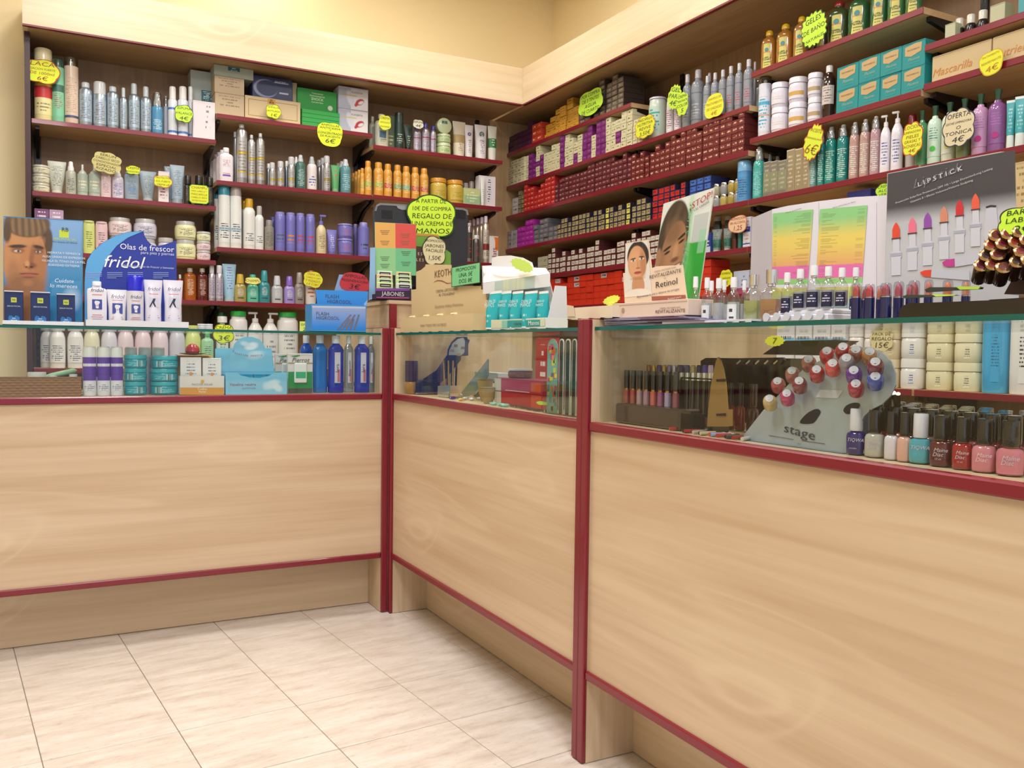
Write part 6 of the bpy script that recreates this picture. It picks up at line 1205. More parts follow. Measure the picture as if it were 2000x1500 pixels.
for i in range(9):
    y1, y2 = on(1193+i*5, 620, 0, .04)[1], on(1432-i*6, 620, 0, .04)[1]
    o = thing('brochure', 'mauve grey brochure, %s from the top of the fanned pile' % ORD[9-i], 'brochure', (.10+.004*(i % 3), (y1+y2)/2, ZG+.0006+i*.00215), -pi/2+(.05*((i*7) % 5-2)/2), 'fanned brochures')
    o.location.y = min(o.location.y, -1.40-abs(y1-y2)/2+.0); o.location.y = max(o.location.y, -1.397-abs(y1-y2)/2)
    me = box(abs(y1-y2), .15, .0016, 0); obj('sheets', me, paper(('8A86A0', '9A94AC', '7A7690', 'A49CB0', '8E8AA6')[i % 5]), o); obj('fold', box(abs(y1-y2)*.5, .152, .0006), paper('6A5A7A' if i % 2 else 'A0566A'), o, (abs(y1-y2)*.22, 0, .0005))
b = Bd('poster', 'leaning poster with smiling woman, green panel and STOP', 'poster', 0, .22, 1330, ZG+.0005)
PQ = [(1296, 398), (1394.5, 366.5), (1361, 600), (1268, 600)]
b.poly('board', PQ, paper('D8DCD4'), y=.002, t=.003, base=True)
b.quad('picture', PQ[:2]+[(1362, 596), (1268.5, 596)], 110, 150, 'D4DCD4', [
    ('r', .62, .0, 1.0, .56, '2EA03A', 1), ('e', .60, .5, .08, .5, '9CC8A0', .6, 0, .8), ('r', .70, .56, .98, .80, 'B0B8B8', .8), ('r', .84, .46, .97, .66, '8CC8A0', .7), ('e', .72, .25, .09, .3, '5ABE5A', .9, .2, .6),
    ('e', .31, .64, .31, .35, '40342A', .06), ('e', .22, .5, .22, .28, '40342A', .1), ('s', .34, .70, .25, .28, '6A5440', 45, 6, .5),
    ('e', .35, .50, .25, .29, '9A7050', .07, -.15), ('e', .37, .45, .18, .22, 'B0835E', .6, 0, .8), ('e', .30, .70, .16, .12, '7A5A42', .7, 0, .8), ('e', .05, .46, .06, .1, 'A07858', .3),
    ('e', .22, .545, .085, .014, '2E1E16', .4, .35), ('e', .50, .64, .09, .014, '2E1E16', .4, .45), ('e', .23, .505, .06, .013, '2A1C18', .5, .3), ('e', .50, .592, .06, .013, '2A1C18', .5, .4),
    ('e', .40, .50, .05, .08, 'C0906A', .7), ('e', .41, .43, .08, .022, '7A4E38', .6, .2), ('e', .43, .345, .15, .03, '7A2E2A', .3, .45), ('e', .435, .35, .11, .017, 'D8CCC4', .4, .45), ('e', .33, .28, .14, .05, '8A6244', .8, .3, .7)], y=0)
b.txt('¡STOP!', 1370, 393, 13, 'B01A22', y=-.003, rz=.25, shear=.25); b.txt('LAS GRASAS', 1372, 403, 4.5, '3A1A20', y=-.003, rz=.25)
for k, s_ in enumerate('INSTA Slimar'[::1]):
    if s_ != ' ': b.txt(s_, 1336+k*1.3, 520-k*11, 10, '5AA87A', y=-.003, rz=pi/2+.25 if False else 1.35)
# white panel with chart
b = Bd('price_chart_stand', 'tall white folded panel carrying a rainbow price chart', 'stand', 0, .36, 1600, ZG+.0005)
MP = [(1509, 409), (1540, 402), (1600, 393), (1670, 385), (1733, 381.5), (1729, 640), (1509, 640)]
b.poly('main_panel', MP, M('DAD8E2', .3), t=.003, base=True)
q0, q1 = b.pt(1509, 409), b.pt(1509, 640); xl = q0[0]; g1 = -(on(1463, 600, 0, .47)[1]-b.p[1]); zt = on(1474, 425, 0, .47)[2]-b.p[2]
me = mesh([(xl, 0, 0), (g1, .11, 0), (g1+.004, .11, zt), (xl, 0, q0[1]), (xl, .003, 0), (g1, .113, 0), (g1+.004, .113, zt), (xl, .003, q0[1])], [(0, 3, 2, 1), (4, 5, 6, 7), (0, 1, 5, 4), (1, 2, 6, 5), (2, 3, 7, 6), (3, 0, 4, 7)])
obj('side_wing', me, M('D6D4DE', .3), b.o)
GR = [('g', .0, .001, '8AC8D8'), ('g', .06, .16, 'A8C84A'), ('g', .16, .22, 'D8C83A'), ('r', 0, .235, 1, .262, 'E4E0E8'), ('r', 0, .262, 1, .33, '6EC458'), ('r', 0, .325, 1, .43, 'E04AA0'), ('g', .43, .431, 'E09A3E')]
GR2 = GR+[('r', 0, .43, 1, 1, 'D89A44')]+[('g', .43, .68, 'E4C234'), ('g', .72, .93, '62C46A')] if False else None
def chart_ops(seed):
    ops = [('g', .0, .12, 'BCCB74'), ('g', .12, .22, 'DCD672'), ('g', .2, .201, 'E4E0E8'), ('r', 0, .235, 1, .325, '93CC80'), ('r', 0, .30, 1, .43, 'E072B0'), ('g', .43, .4301, 'DFAB70'), ('g', .45, .64, 'E2CC6A'), ('g', .72, .9, '8CC886')]
    r = random.Random(seed); z = .98
    while z > .02:
        z -= .0145
        a = .06 if seed == 2 else 1-r.uniform(.2, .5); c = a+r.uniform(.1, .4) if seed == 2 else .97
        if r.random() < .85: ops.append(('r', a, z, min(c, .97), z+.006, '5A5A40', .45))
        if r.random() < .7: ops.append(('r', .82 if seed == 2 else .03, z, .96 if seed == 2 else .1, z+.006, '5A5A40', .35))
    return ops
b.quad('chart_left', [(1511, 417), (1590, 409), (1576, 600), (1509, 600)], 40, 150, '9CC4DC', chart_ops(1), y=-.0028)
b.quad('chart_right', [(1603, 409), (1696, 401), (1682, 600), (1592, 600)], 40, 150, '9CC4DC', chart_ops(2), y=-.0028)
b.txt('Precios de perfumes', 1552, 411.5, 2.6, '4A4A5A', y=-.003, rz=.1); b.txt('Aguas perfumadas por litros', 1650, 400, 2.6, '4A4A5A', y=-.003, rz=.08)
for x in (1600, 1713): b.poly('fold_line', [(x, 395), (x+.7, 395), (x+.7, 600), (x, 600)], paper('B4B2C0'), y=-.0018, t=.0004)
# lipstick board
lz = z_(1700, 160, 5); l2 = z_(1480, 350, 3.846)
b = Bd('lipstick_board', 'grey backboard picturing a row of lipsticks', 'board', 0, .33, 1850, ZG+.0005)
LB = lz((170, 895), (700, 790), (1270, 683), (1310, 682), (1350, 690), (1385, 720), (1395, 760), (1415, 1000), (1440, 2000))+[(1991, 640), (1727, 640)]
b.poly('board', LB, M('B4B4BA', .3), t=.003, base=True)
b.quad('gradient_print', [(1735.5, 340), (1984, 293), (1990, 600), (1728.5, 600)], 60, 90, 'B6B8BE', [('g', .62, .74, '46464A'), ('e', .5, .4, .6, .2, 'C4C6CC', .9, .1, .5)], y=-.0022)
# outline corner: the print's rounded corner is cut by the board's own shape
b.txt('L I P S T I C K', 1837, 345.5, 9, 'D8D8DC', y=-.0034, rz=.17); b.txt('Lipstick', 1830, 345, 19, '6A6A70', y=-.003, rz=.17, shear=.3)
b.txt('Protección Solar/Sun Protection (SPF 10) • Larga Duración/Long Lasting', 1841, 365, 3.9, 'C8C8CC', y=-.0034, rz=.165); b.txt('Vitamina E • Efecto Volumen/Volume Sculpting', 1839, 374.5, 3.9, 'C8C8CC', y=-.0034, rz=.165)
for i, ((x, y), c) in enumerate(zip(((1048, 325), (1170, 287), (1285, 250), (1408, 205), (1525, 155), (1645, 108)), ('D8482E', 'E07088', '8A4AA0', 'CC8468', 'C42E34', 'DC5A3E'))):
    b.poly('printed_stick', l2((x-28, y+118), (x-28, y+55), (x-16, y+22), (x, y), (x+16, y+22), (x+28, y+55), (x+28, y+115)), paper(c), y=-.0034, t=.0005)
    b.poly('printed_collar', l2((x-34, y+120), (x+34, y+112), (x+34, y+122), (x-34, y+130)), paper('4A3A40'), y=-.0036, t=.0005)
    b.poly('printed_case', l2((x-24, y+125), (x+24, y+120), (x+26, y+215), (x+42, y+225), (x+42, y+255), (x+34, y+270), (x+34, y+395), (x-36, y+400), (x-36, y+275), (x-44, y+258), (x-44, y+232), (x-24, y+220)), paper('C6C8D2'), y=-.0032, t=.0005)
    b.poly('printed_band', l2((x-44, y+234), (x+42, y+226), (x+40, y+250), (x-42, y+258)), paper('A4A8B8'), y=-.0036, t=.0004)
b.poly('printed_cap', l2((1724, 210), (1800, 200), (1812, 330), (1815, 450), (1708, 460), (1712, 330)), paper('BEC0CA'), y=-.0032, t=.0005); b.poly('printed_rim', l2((1722, 207), (1760, 195), (1802, 198), (1798, 212), (1760, 210), (1726, 219)), paper('2A2830'), y=-.0036, t=.0005)
for pts, c in ((((1395, 625), (1430, 605), (1488, 597), (1488, 655), (1440, 660), (1405, 650)), 'B83A8A'), (((1228, 700), (1262, 685), (1315, 680), (1310, 735), (1262, 732), (1240, 720)), 'D8422E')): b.poly('printed_stick', l2(*pts), paper(c), y=-.0036, t=.0005)
for pts in (((1488, 592), (1720, 550), (1740, 620), (1490, 660)), ((1315, 678), (1600, 690), (1600, 760), (1310, 738))): b.poly('printed_case', l2(*pts), paper('BCC0CC'), y=-.0034, t=.0005)

# ---- perfume testers
def perfume(o, w, h, d, liq='DCE0E0', cap='E4E4E8', lbl=None, cf=.27, sq=2.0, capchrome=False):
    r = w/2; hb = h*(1-cf)
    obj('glass_body', lathe([(r*.85, 0), (r, .003), (r, hb*.72), (r*.86, hb*.85), (r*.5, hb*.95), (r*.34, hb)], 18, 1, 1, sq), clearmat('F2F4F4', .5), o)
    obj('liquid', lathe([(r*.8, .004), (r*.93, .007), (r*.93, hb*.62)], 16, 1, 1, sq), M(liq, .1, 0, .3, .45), o)
    obj('collar', lathe([(r*.38, 0), (r*.45, hb*.04), (r*.38, hb*.08)], 14), CHROME, o, (0, 0, hb))
    obj('atomizer', lathe([(r*.52, 0), (r*.52, h*cf*.62), (r*.48, h*cf*.88)] if not capchrome else [(r*.6, 0), (r*.6, h*cf*.85)], 14), plas(cap) if not capchrome else CHROME, o, (0, 0, hb+hb*.08))
    if lbl: obj('label', patch(r*1.02, 1.8, hb*.06, hb*.55), lbl, o)
def pf(a, b_, y, q, sb_, zb=ZG, **k): return put('K2', perfume, a, b_, y, q, sb=sb_, loc=False, zb=zb, **k)
NAMES[perfume] = ('perfume_bottle', 'perfume')
tray1 = thing('tester_tray', 'frosted white tray under the clear perfume testers', 'tray', (.085, (on(1345, 620, 0, .1)[1]+on(1530, 620, 0, .1)[1])/2, ZG+.0005), -pi/2)
inset_tray(tray1, abs(on(1349, 620, 0, .1)[1]-on(1528, 620, 0, .1)[1]), .12, .006, M('D4D6E0', .3), name='tray')
ZQ = ZG+.0032
for i, (a, b_, y, s_) in enumerate(((1350, 1368, 543, .09), (1372, 1391, 545, .07), (1394, 1415, 546, .06), (1422, 1445, 544, .05), (1447, 1461, 550, .09))):
    pf(a, b_, y, 'clear round perfume tester with white spray top, %s from left' % ORD[i+1], s_, ZQ, liq='E0E4E8', lbl=pm('D8DCE0', '3A3A4A', rows=2, cols=3) if i in (1, 3) else None, group='clear perfume testers')
for i, (a, b_, y) in enumerate(((1382, 1398, 551), (1408, 1422, 549))): pf(a, b_, y, 'clear perfume tester in the second row, %s' % ('left', 'right')[i], .115, ZQ, liq='E0E4E8', group='clear testers behind')
pf(1457, 1489, 539, 'square yellow green perfume with chrome cap', .055, ZQ, liq='C4CC84', capchrome=True, sq=5.)
pf(1490, 1526, 528, 'large square amber perfume bottle', .05, ZQ, liq='D09A6A', capchrome=True, sq=6., cf=.32)
tr2 = thing('tester_tray', 'raised white stepped tray under the dark labelled testers', 'tray', (.095, (on(1532, 620, 0, .1)[1]+on(1660, 620, 0, .1)[1])/2, ZG+.0005), -pi/2)
W2 = abs(on(1532, 620, 0, .1)[1]-on(1660, 620, 0, .1)[1]); obj('base', box(W2, .1, .012, .002), M('D8DAE4', .25), tr2); obj('step', box(W2*.82, .085, .008, .002), M('D8DAE4', .25), tr2, (W2*.08, .004, .0121))
for i in range(6): obj('cup', lathe([(.007, 0), (.008, .004)], 12), M('C8CCD8', .25), tr2, (-W2/2+(i+.5)*W2/6, -.0505, .009), (pi/2, 0, 0))
for i, (a, b_, y) in enumerate(((1527, 1549, 535), (1551, 1576, 528), (1577, 1604, 521), (1606, 1631, 523), (1633, 1657, 525.5))):
    pf(a, b_, y, 'perfume tester with dark numbered label, %s from left' % ORD[i+1], .05, ZG+(.0128 if i < 1 else .0208), liq='C8C8D4', lbl=pm('1C1A3A', 'C0C4E0', rows=4, u0=.1, u1=.9, v0=.3, v1=.9, cols=4), group='dark labelled testers')
pf(1661, 1683, 527, 'perfume tester standing alone right of the step', .12, ZG, liq='C8C8D4', lbl=pm('1C1A3A', 'C0C4E0', rows=4), cf=.2)
def lipstick(o, w, h, d, c='C03A3A', base='1A1A4E'):
    r = w/2; obj('case', lathe([(r*.98, 0), (r, .002), (r, h*.6)], 16), M(base, .2, 0, .4), o); obj('ring', lathe([(r*.98, 0), (r*.98, h*.035)], 16), CHROME, o, (0, 0, h*.6))
    obj('colour_stick', lathe([(r*.72, 0), (r*.72, h*.16), (r*.55, h*.26), (r*.2, h*.32)], 14), M(c, .25), o, (0, 0, h*.63)); obj('clear_cap', lathe([(r*.98, 0), (r*.98, h*.3), (r*.8, h*.37), (r*.3, h*.385)], 16), clearmat('E8E8F0', .4), o, (0, 0, h*.615))
NAMES[lipstick] = ('lipstick', 'lipstick')
LC = ['C0483A', 'C83038', 'A83A48', 'B8485A', 'B04848', 'D87A5A', 'E07A4A', 'D8906A']
for i, (a, b_, y) in enumerate(((1664, 1683, 554), (1690, 1709, 555), (1720, 1742, 553), (1746, 1766, 550), (1775, 1797, 548), (1806, 1823, 546), (1842, 1862, 547), (1879, 1896, 547))):
    put('K2', lipstick, a, b_, y, 'dark blue lipstick tester with clear cap, %s from left' % ORD[i+1], sb=.04 if i < 3 else .20, loc=False, c=LC[i], group='front lipstick testers')
for i in range(4): put('K2', lipstick, 1683+i*29, 1697+i*29, 560-i*1.5, 'lipstick tester in the second row, %s' % ORD[i+1], sb=.085, loc=False, c=LC[(i*3+2) % 8], group='second row lipsticks', dep=.02) if i not in (2,) else None
b = Bd('tester_tray', 'black two tier make-up tray at the right end', 'tray', 0, .03, 1880, ZG+.0005)
BK = M('141214', .15, 0, .5)
for nm, pts, y, t in (('lower_tier', ((1745, 640), (1746, 606), (1752, 597), (1764, 592), (2070, 580), (2070, 640)), .07, .12), ('upper_tier', ((1820, 612), (1826, 590), (1850, 580), (2070, 566), (2070, 612)), .125, .06)):
    q = [b.pt(*p) for p in pts]; q = [(x, max(z, .0)) for x, z in q]; obj(nm, prism(q, .012 if nm[0] == 'l' else .1, .135 if nm[0] == 'l' else .17), BK, b.o)
for i, (pts, yl) in enumerate(((l2((1095, 880), (1130, 868), (1510, 872), (1500, 892), (1290, 905), (1110, 900)), 'lower'), (l2((1262, 830), (1300, 812), (1690, 812), (1680, 826), (1450, 838), (1275, 850)), 'upper'))):
    c = Bd('colour_card', 'dark tester card with yellow green tip, %s one' % yl, 'card', 0, .035+.06*i, 1820, ZG+.03); c.poly('strip', pts, M('3A3E3A', .3), t=.006)
    xs = sorted(pts)[-1]; c.poly('tip', [(xs[0]-48, xs[1]-1.5), (xs[0], xs[1]-1), (xs[0]-4, xs[1]+4), (xs[0]-40, xs[1]+5)], paper('B4DC4A'), y=-.004, t=.004)
# gloss rack
b = Bd('gloss_rack', 'dark brown slanted rack full of lip glosses', 'rack', 0, .10, 1950, ZG+.03)
rk = [b.pt(*p) for p in l2((1590, 830), (1690, 640), (1800, 420), (1900, 380), (2100, 380), (2100, 830))]; rk = [(x, z) for x, z in rk]
obj('block', prism([(x+.006, z-.004) for x, z in rk], .075, .12), M('2A1814', .3), b.o)
ad = Vector((-.56, .64, -.45)).normalized(); rot = ad.to_track_quat('-Z', 'Y').to_euler()
gl = [(1795, 418), (1888, 405), (1975, 390), (1762, 490), (1848, 480), (1943, 465), (2030, 450), (1722, 568), (1808, 560), (1985, 535), (1683, 645), (1770, 637), (1848, 657), (1953, 615), (2040, 600)]
R3 = Matrix.Rotation(-pi/2, 3, 'Z')
for i, (x, y) in enumerate(gl):
    (px_, py_), = l2((x, y)); p = on(px_, py_, 0, .10)
    o = thing('lip_gloss', 'bronze lip gloss tube with gold rim, %s row, %s from left' % (('top', 'second', 'third', 'bottom')[(i >= 3)+(i >= 7)+(i >= 10)], ORD[[1, 2, 3, 1, 2, 3, 4, 1, 2, 3, 1, 2, 3, 4, 5][i]]), 'lip gloss', tuple(p), 0, 'bronze lip glosses')
    o.rotation_euler = (R3@rot.to_matrix()).to_euler(); c = ('5A2018', '6A2028', '4A2A24', '8A2A20', '6A1A28', '8A2418', '5A1A1A', '3A2A2E', '5A1A22', '8A3A3A', '5A1A2A', '7A3028', '6A3A30', '4A3A30', '5A2A2A')[i]
    obj('tube', lathe([(.0098, 0), (.0102, -.001), (.0102, -.04)][::-1], 14), M('3A2010', .12, .3, .5), o); obj('rim', lathe([(.0106, -.002), (.0112, 0), (.0098, .0012)], 16), M('C8A070', .2, 1.), o); obj('tip', lathe([(.0084, 0), (.007, .0016), (.002, .002)], 14), M(c, .15, 0, .5), o)
sign(1949, 2048, 402, 462, 0, .098, [('BARRA', 1), ('LABIOS', 1), ('2€', 1.4)], 'yellow green sign BARRA LABIOS 2€ on the gloss rack', col='C4F03E', ink='1E301A', edge='3A2A2A', seed=47)

# ================================================================ INSIDE THE LEFT COUNTER
Z1 = ZR1-.0006
pl = on(159, 757, 1, .07); pr_ = on(-30, 757, 1, .07); top = on(80, 738.5, 1, .07)[2]
o = thing('basket', 'low woven wicker basket at the left end of the case', 'basket', ((pl[0]+pr_[0])/2, .14, Z1)); W_ = pl[0]-pr_[0]; hh = top-Z1
def weave(w, h, nx, nz, amp):
    vs, fs = [], []
    for j in range(nz+1):
        for i in range(nx+1):
            u, v = i/nx, j/nz; vs.append(((u-.5)*w, -amp*abs(sin(v*pi*7))*(.55+.45*sin(u*pi*2*w/.024+(pi if int(v*7) % 2 else 0))), v*h))
    for j in range(nz):
        for i in range(nx): a = j*(nx+1)+i; fs.append((a, a+1, a+nx+2, a+nx+1))
    return mesh(vs, fs, True)
WK = M('8A6236', .6)
obj('front_weave', weave(W_, hh, 220, 42, .003), WK, o, (0, -.07, 0)); obj('side_weave', weave(.14, hh, 80, 42, .003), WK, o, (W_/2, 0, 0), (0, 0, pi/2)); obj('base', box(W_-.002, .136, .004), WK, o, (0, .0, 0)); obj('back_weave', weave(W_, hh, 120, 42, .003), WK, o, (0, .07, 0), (0, 0, pi))
obj('rim', box(W_+.004, .006, .004, .0015), WK, o, (0, -.07, hh))
for i, (a, b_, y, c, q) in enumerate(((52, 92, 727, 'C8D0C0', 'frosted round pot lying in the basket'), (94, 112, 733, 'DAD8D0', 'small white pot in the basket'), (134, 152, 731, 'C0C4B8', 'small clear lidded pot in the basket'))):
    put('I1', jar, a, b_, y, q, sb=.05, loc=False, zb=Z1+.0045, w=(b_-a)*.0014, body=c, lid='D8DCD4')
o = thing('cream_tube', 'slim green white tube lying across the basket pots', 'tube', (on(120, 735, 1, .12)[0], .16, Z1+hh+.012), .3, None, 0, 1.35); obj('body', lathe([(.006, 0), (.009, .02), (.009, .09), (.002, .1)], 14), plas('A8D8A8'), o, (0, 0, -.05)); obj('cap', lathe([(.006, 0), (.006, .012)], 12), plas('D8E0D8'), o, (0, 0, -.062))
PUR = lambda: pm('DCDCE4', '6A6A80', rows=12, v0=.02, v1=.26, bands=((.4, .9, '5A2E9C'), (.62, .63, '3A1A6A')))
for i, (a, b_) in enumerate(((161, 188), (189, 215), (215.5, 240))):
    put('I1', can, a, b_, 677, 'white and purple spray can, %s of the front three' % ORD[i+1], sb=.02, loc=False, h='g', zb=Z1, body='DCDCE4', cap='E0E0DC', cf=.2, cw=.96, shoulder=.02, pr=PUR(), bands=((.48, .98, '5A2E9C'),), group='white and purple sprays')
for i in range(3): put('I1', can, 243+i*27, 268+i*27, 678, 'purple spray can behind the teal jars, %s' % ORD[i+1], sb=.10, loc=False, h='g', zb=Z1, body='C8C8D4', cap='D0D4D4', cf=.2, cw=.96, shoulder=.02, group='purple sprays behind')
for c_, (x0, x1) in enumerate(((241, 290), (293.5, 350))):
    hj = None
    for r in range(3):
        dx = 2 if (c_ and r == 2) else 0; TP = pm('1696A4', 'A8DCE0', rows=6, u0=.05, u1=.95, v0=.1, v1=.8, cols=12)
        o, w, h, d = put('I1', jar, x0+dx, x1-3+dx, 745.6 if r == 0 else 745.6, 'teal body cream jar, %s stack, %s' % (('left', 'right')[c_], ('lowest', 'middle', 'topmost')[r]), sb=.03, loc=False, h=hj, zb=Z1+r*((hj or 0)+.0006), body='1696A4', lid='22A4B0', lf=.3, lw=.98, rb=.94, pr=TP, group='teal body cream jars'); hj = h
        obj('barcode', patch(w/2*1.03, .5, h*.15, h*.6, 6), pm('A8C8CC', '3A7A80', rows=1, v0=0, v1=1, cols=12, duty=1), o, (0, 0, 0), (0, 0, -.5 if (r+c_) % 2 else .3))
o = thing('trinket', 'red dome ornament on a dark red saucer', 'ornament', (on(376, 684, 1, .11)[0], .11, on(376, 693, 1, .11)[2])); obj('saucer', lathe([(.012, 0), (.042, .004), (.044, .006), (.012, .004)], 20), M('5A1418', .25), o); obj('dome', lathe([(.02, .0045), (.025, .012), (.022, .026), (.012, .036), (.002, .039)], 20), M('B01E22', .2, 0, .4), o)
zc = o.location.z
b = Bd('carton_tray', 'white and yellow sun cream carton tray', 'box', 1, .06, 394, Z1); vq = z_(350, 590, 4.65)
wl, wr, ht = b.pt(351.5, 770)[0], b.pt(438, 770)[0], b.pt(394, 734.5)[1]
inset_tray(b.o, wr-wl, .075, ht, paper('D8D4CE'), x=(wl+wr)/2, y=.038, name='tray'); b.poly('yellow_field', [(352, 757), (437, 757), (437, 771), (352, 771)], paper('D0922A'), y=-.0008, t=.0006)
b.poly('back_riser', [(352, 695), (412, 695), (412, 740), (352, 740)], paper('D8A040'), y=.072, t=.0015, dv=.07); me = None
rz_ = zc-Z1; obj('lid_board', box(.11, .08, .002), paper('D8A040'), b.o, (wl+.05, .05, rz_-.0025)); obj('lid_post', box(.1, .002, rz_-.003), paper('D8A040'), b.o, (wl+.05, .077, 0))
obj('sun_mark', lathe([(.006, 0), (.006, .0006)], 14), paper('D8A040'), b.o, ((wl+wr)/2, -.001, ht*.72), (pi/2, 0, 0)); b.txt('FACTOR SOLAR', 395, 751, 4, '8A8078', y=-.0014); b.txt('Toallita', 395, 760, 4.5, 'F0E4C8', y=-.0016); b.txt('Facial', 395, 765, 4.5, 'F0E4C8', y=-.0016)
for i, (a, b_, y) in enumerate(((352.5, 393, 698), (396, 432, 699.5))):
    o, w, h, d = put('I1', carton, a, b_, y, 'white sun wipe packet in the tray, %s' % ('left', 'right')[i], sb=.03, dep=.012, loc=False, zb=Z1+.003, body='DCDAD8', name='wipe_packet', group='sun wipe packets', pr=pm('DCDAD8', '8A8A94', rows=8, v0=.45, v1=.9, u0=.2, u1=.8))
    obj('sun_mark', lathe([(w*.09, 0), (w*.09, .0006)], 12), paper('D8903A'), o, (0, -d/2-.0006, h*.55), (pi/2, 0, 0))
b = Bd('vaseline_box', 'light blue Vaselina neutra display carton', 'box', 1, .055, 500, Z1)
wl, wr, ht = b.pt(440.5, 771)[0], b.pt(561, 771)[0], b.pt(500, 728)[1]
inset_tray(b.o, wr-wl, .07, ht*.92, paper('6AB4D8'), x=(wl+wr)/2, y=.0355, name='tray', front=.8)
fl_ = [(u, v) for u, v in vq((422, 845), (422, 640), (520, 640), (560, 665), (640, 685), (730, 688), (810, 672), (870, 640), (978, 636), (978, 842))]
b.poly('front_card', fl_, paper('78BEDC'), y=-.001, t=.0016, base=True)
b.quad('front_print', vq((425, 690), (975, 690), (975, 838), (425, 838)), 70, 24, '86C4E0', [('g', .7, 1.1, '6CB8DA'), ('e', .75, .6, .13, .25, 'CDE2EE', .6, .4, .9), ('e', .85, .4, .08, .2, 'D8E8F2', .6, -.5, .8), ('e', .65, .55, .06, .2, 'C0DCEC', .8, .8, .7)], y=-.0022)
b.txt('Vaselina neutra', 474, 751, 6, 'A04A78', y=-.0032, align='CENTER'); b.txt('perfumada', 486, 758, 4.5, '7A8AC0', y=-.0032)
b.poly('back_card', vq((328, 640), (326, 425), (350, 418), (488, 418), (500, 380), (540, 335), (600, 316), (660, 316), (720, 335), (762, 375), (780, 418), (838, 420), (866, 632), (866, 660), (330, 660)), paper('6FBBDA'), y=.066, t=.0016, dv=.066)
mm = [vq((x, y))[0] for x, y in ((495, 330), (770, 330), (770, 470), (495, 470))]
def dvquad(b, nm, c, nx, ny, bg, ops, y, dv):
    vv = b.v; b.v += dv; o = b.quad(nm, c, nx, ny, bg, ops, y); b.v = vv; return o
dvquad(b, 'flower_print', vq((500, 440), (835, 440), (860, 630), (340, 630)), 60, 30, '7CC0DE', [('e', .6, .8, .18, .2, 'C8DEEA', .8, .2, .8), ('e', .3, .3, .2, .2, '90CCE4', .9, 0, .6)], .0648, .066)
dvquad(b, 'flower_print', vq((530, 340), (735, 340), (765, 440), (500, 440)), 40, 24, '7FB8D4', [('e', .6, .4, .25, .3, 'D4E4EE', .6, .4), ('e', .35, .6, .2, .2, 'B8D4E4', .7, -.4)], .0648, .066)
for k, ch in enumerate('Vaselina neutra'):
    t_ = k/14; x = 490+t_*255; y = 445+sin(t_*pi)*0+(t_**.6)*70-(t_**2.2)*35; (px_, py_), = vq((x, y))
    if ch != ' ': a_ = b.pt(px_, py_, dv=.066); text(b.o, ch, .012, a_[0], a_[1], M('A84A70'), y=.063)
for i in range(3): put('I1', carton, 470+i*26, 492+i*26, 731, 'turquoise vaseline tin edge inside the carton, %s' % ORD[i+1], sb=.03, dep=.02, loc=False, zb=Z1+.003, body='1A9AC0', name='vaseline_pack', group='vaseline packs', flap=True)
for i, (a, b_, s_) in enumerate(((562, 611, .03), (538, 585, .10))):
    o, w, h, d = put('I1', carton, a, b_, 690.5+i, 'dental floss pack on a green white card, %s' % ('front', 'rear')[i], sb=s_, dep=.016, loc=False, zb=Z1+.0006, body='D0CCCC', name='floss_pack', group='floss packs')
    obj('green_field', flat(w*.97, h*.42, h*.12, -d/2-.0006), paper('1E8A4A'), o); obj('dark_foot', flat(w*.97, h*.12, .0005, -d/2-.0007), paper('4A4A46'), o); obj('white_case', box(w*.5, .008, h*.5, .003), plas('DCE0E0'), o, (0, -d/2-.004, h*.26)); obj('case_label', flat(w*.4, h*.16, h*.38, -d/2-.0086), paper('2EA878'), o)
    obj('gold_line', flat(w*.97, h*.03, h*.74, -d/2-.0008), paper('A08850'), o); text(o, 'Pierrot', w*.24, 0, h*.83, M('1E2A2A'), y=-d/2-.0014, shear=.3); obj('leaf_mark', plate([(-.3*w, 0), (.05*w, .05*w), (.1*w, .02*w), (-.1*w, -.04*w)], .0004), paper('2E8A4A'), o, (-w*.1, -d/2-.0008, h*.93))
def mouthwash(o, w, h, d, c='1E5AC8', lab=None, clear=False):
    r = w/2; hb = h*.86
    obj('body', lathe([(r*.96, 0), (r, .003), (r, hb*.2), (r*.97, hb*.22), (r*.97, hb*.82), (r, hb*.86), (r*.8, hb*.93), (r*.5, hb*.98), (r*.42, hb)], 20, 1, .75, 3.5), M(c, .08, 0, .5, .25) if not clear else clearmat('C8DCF4', .6), o)
    obj('cap', lathe([(r*.5, 0), (r*.52, h*.12), (r*.47, h*.138)], 18), plas('D4DAE0'), o, (0, 0, hb))
    if lab: obj('label', flat(w*.38, hb*.62, hb*.2, -r*.75-.002), paper('C0C0D0'), o); t = text(o, lab, w*.34, 0, hb*.5, M('2A3060' if clear else '3A2A6A'), y=-r*.75-.003); t.rotation_euler = (Matrix.Rotation(-pi/2, 4, 'Y')@Matrix.Rotation(pi/2, 4, 'X')).to_euler(); obj('red_print', flat(w*.16, hb*.25, hb*.22, -r*.75-.0026), paper('B86A7A'), o, (w*.08, 0, 0))
NAMES[mouthwash] = ('mouthwash', 'bottle')
for i, (a, b_, c, lab, q, s_) in enumerate(((611, 639, '1A78D0', None, 'light blue, label turned away', .05), (641, 671, '1A3AB8', 'lora', 'deep blue with label, first', .03), (672, 690, None, 'Blanqueador', 'clear with label', .04), (692, 721, '1A3AB8', 'lora', 'deep blue with label, second', .03), (718, 731, None, 'Blanqueador', 'clear, at the case end', .04), (586, 610, '1A5AC0', None, 'blue, behind the floss pack', .12))):
    put('I1', mouthwash, a, b_, 655, 'mouthwash bottle in left case, '+q, sb=s_, loc=False, h='g' if i < 5 else None, zb=Z1+.0006, c=c or 'A8C4E8', lab=lab, clear=c is None, group='mouthwash bottles', dep=(b_-a)*.0018)

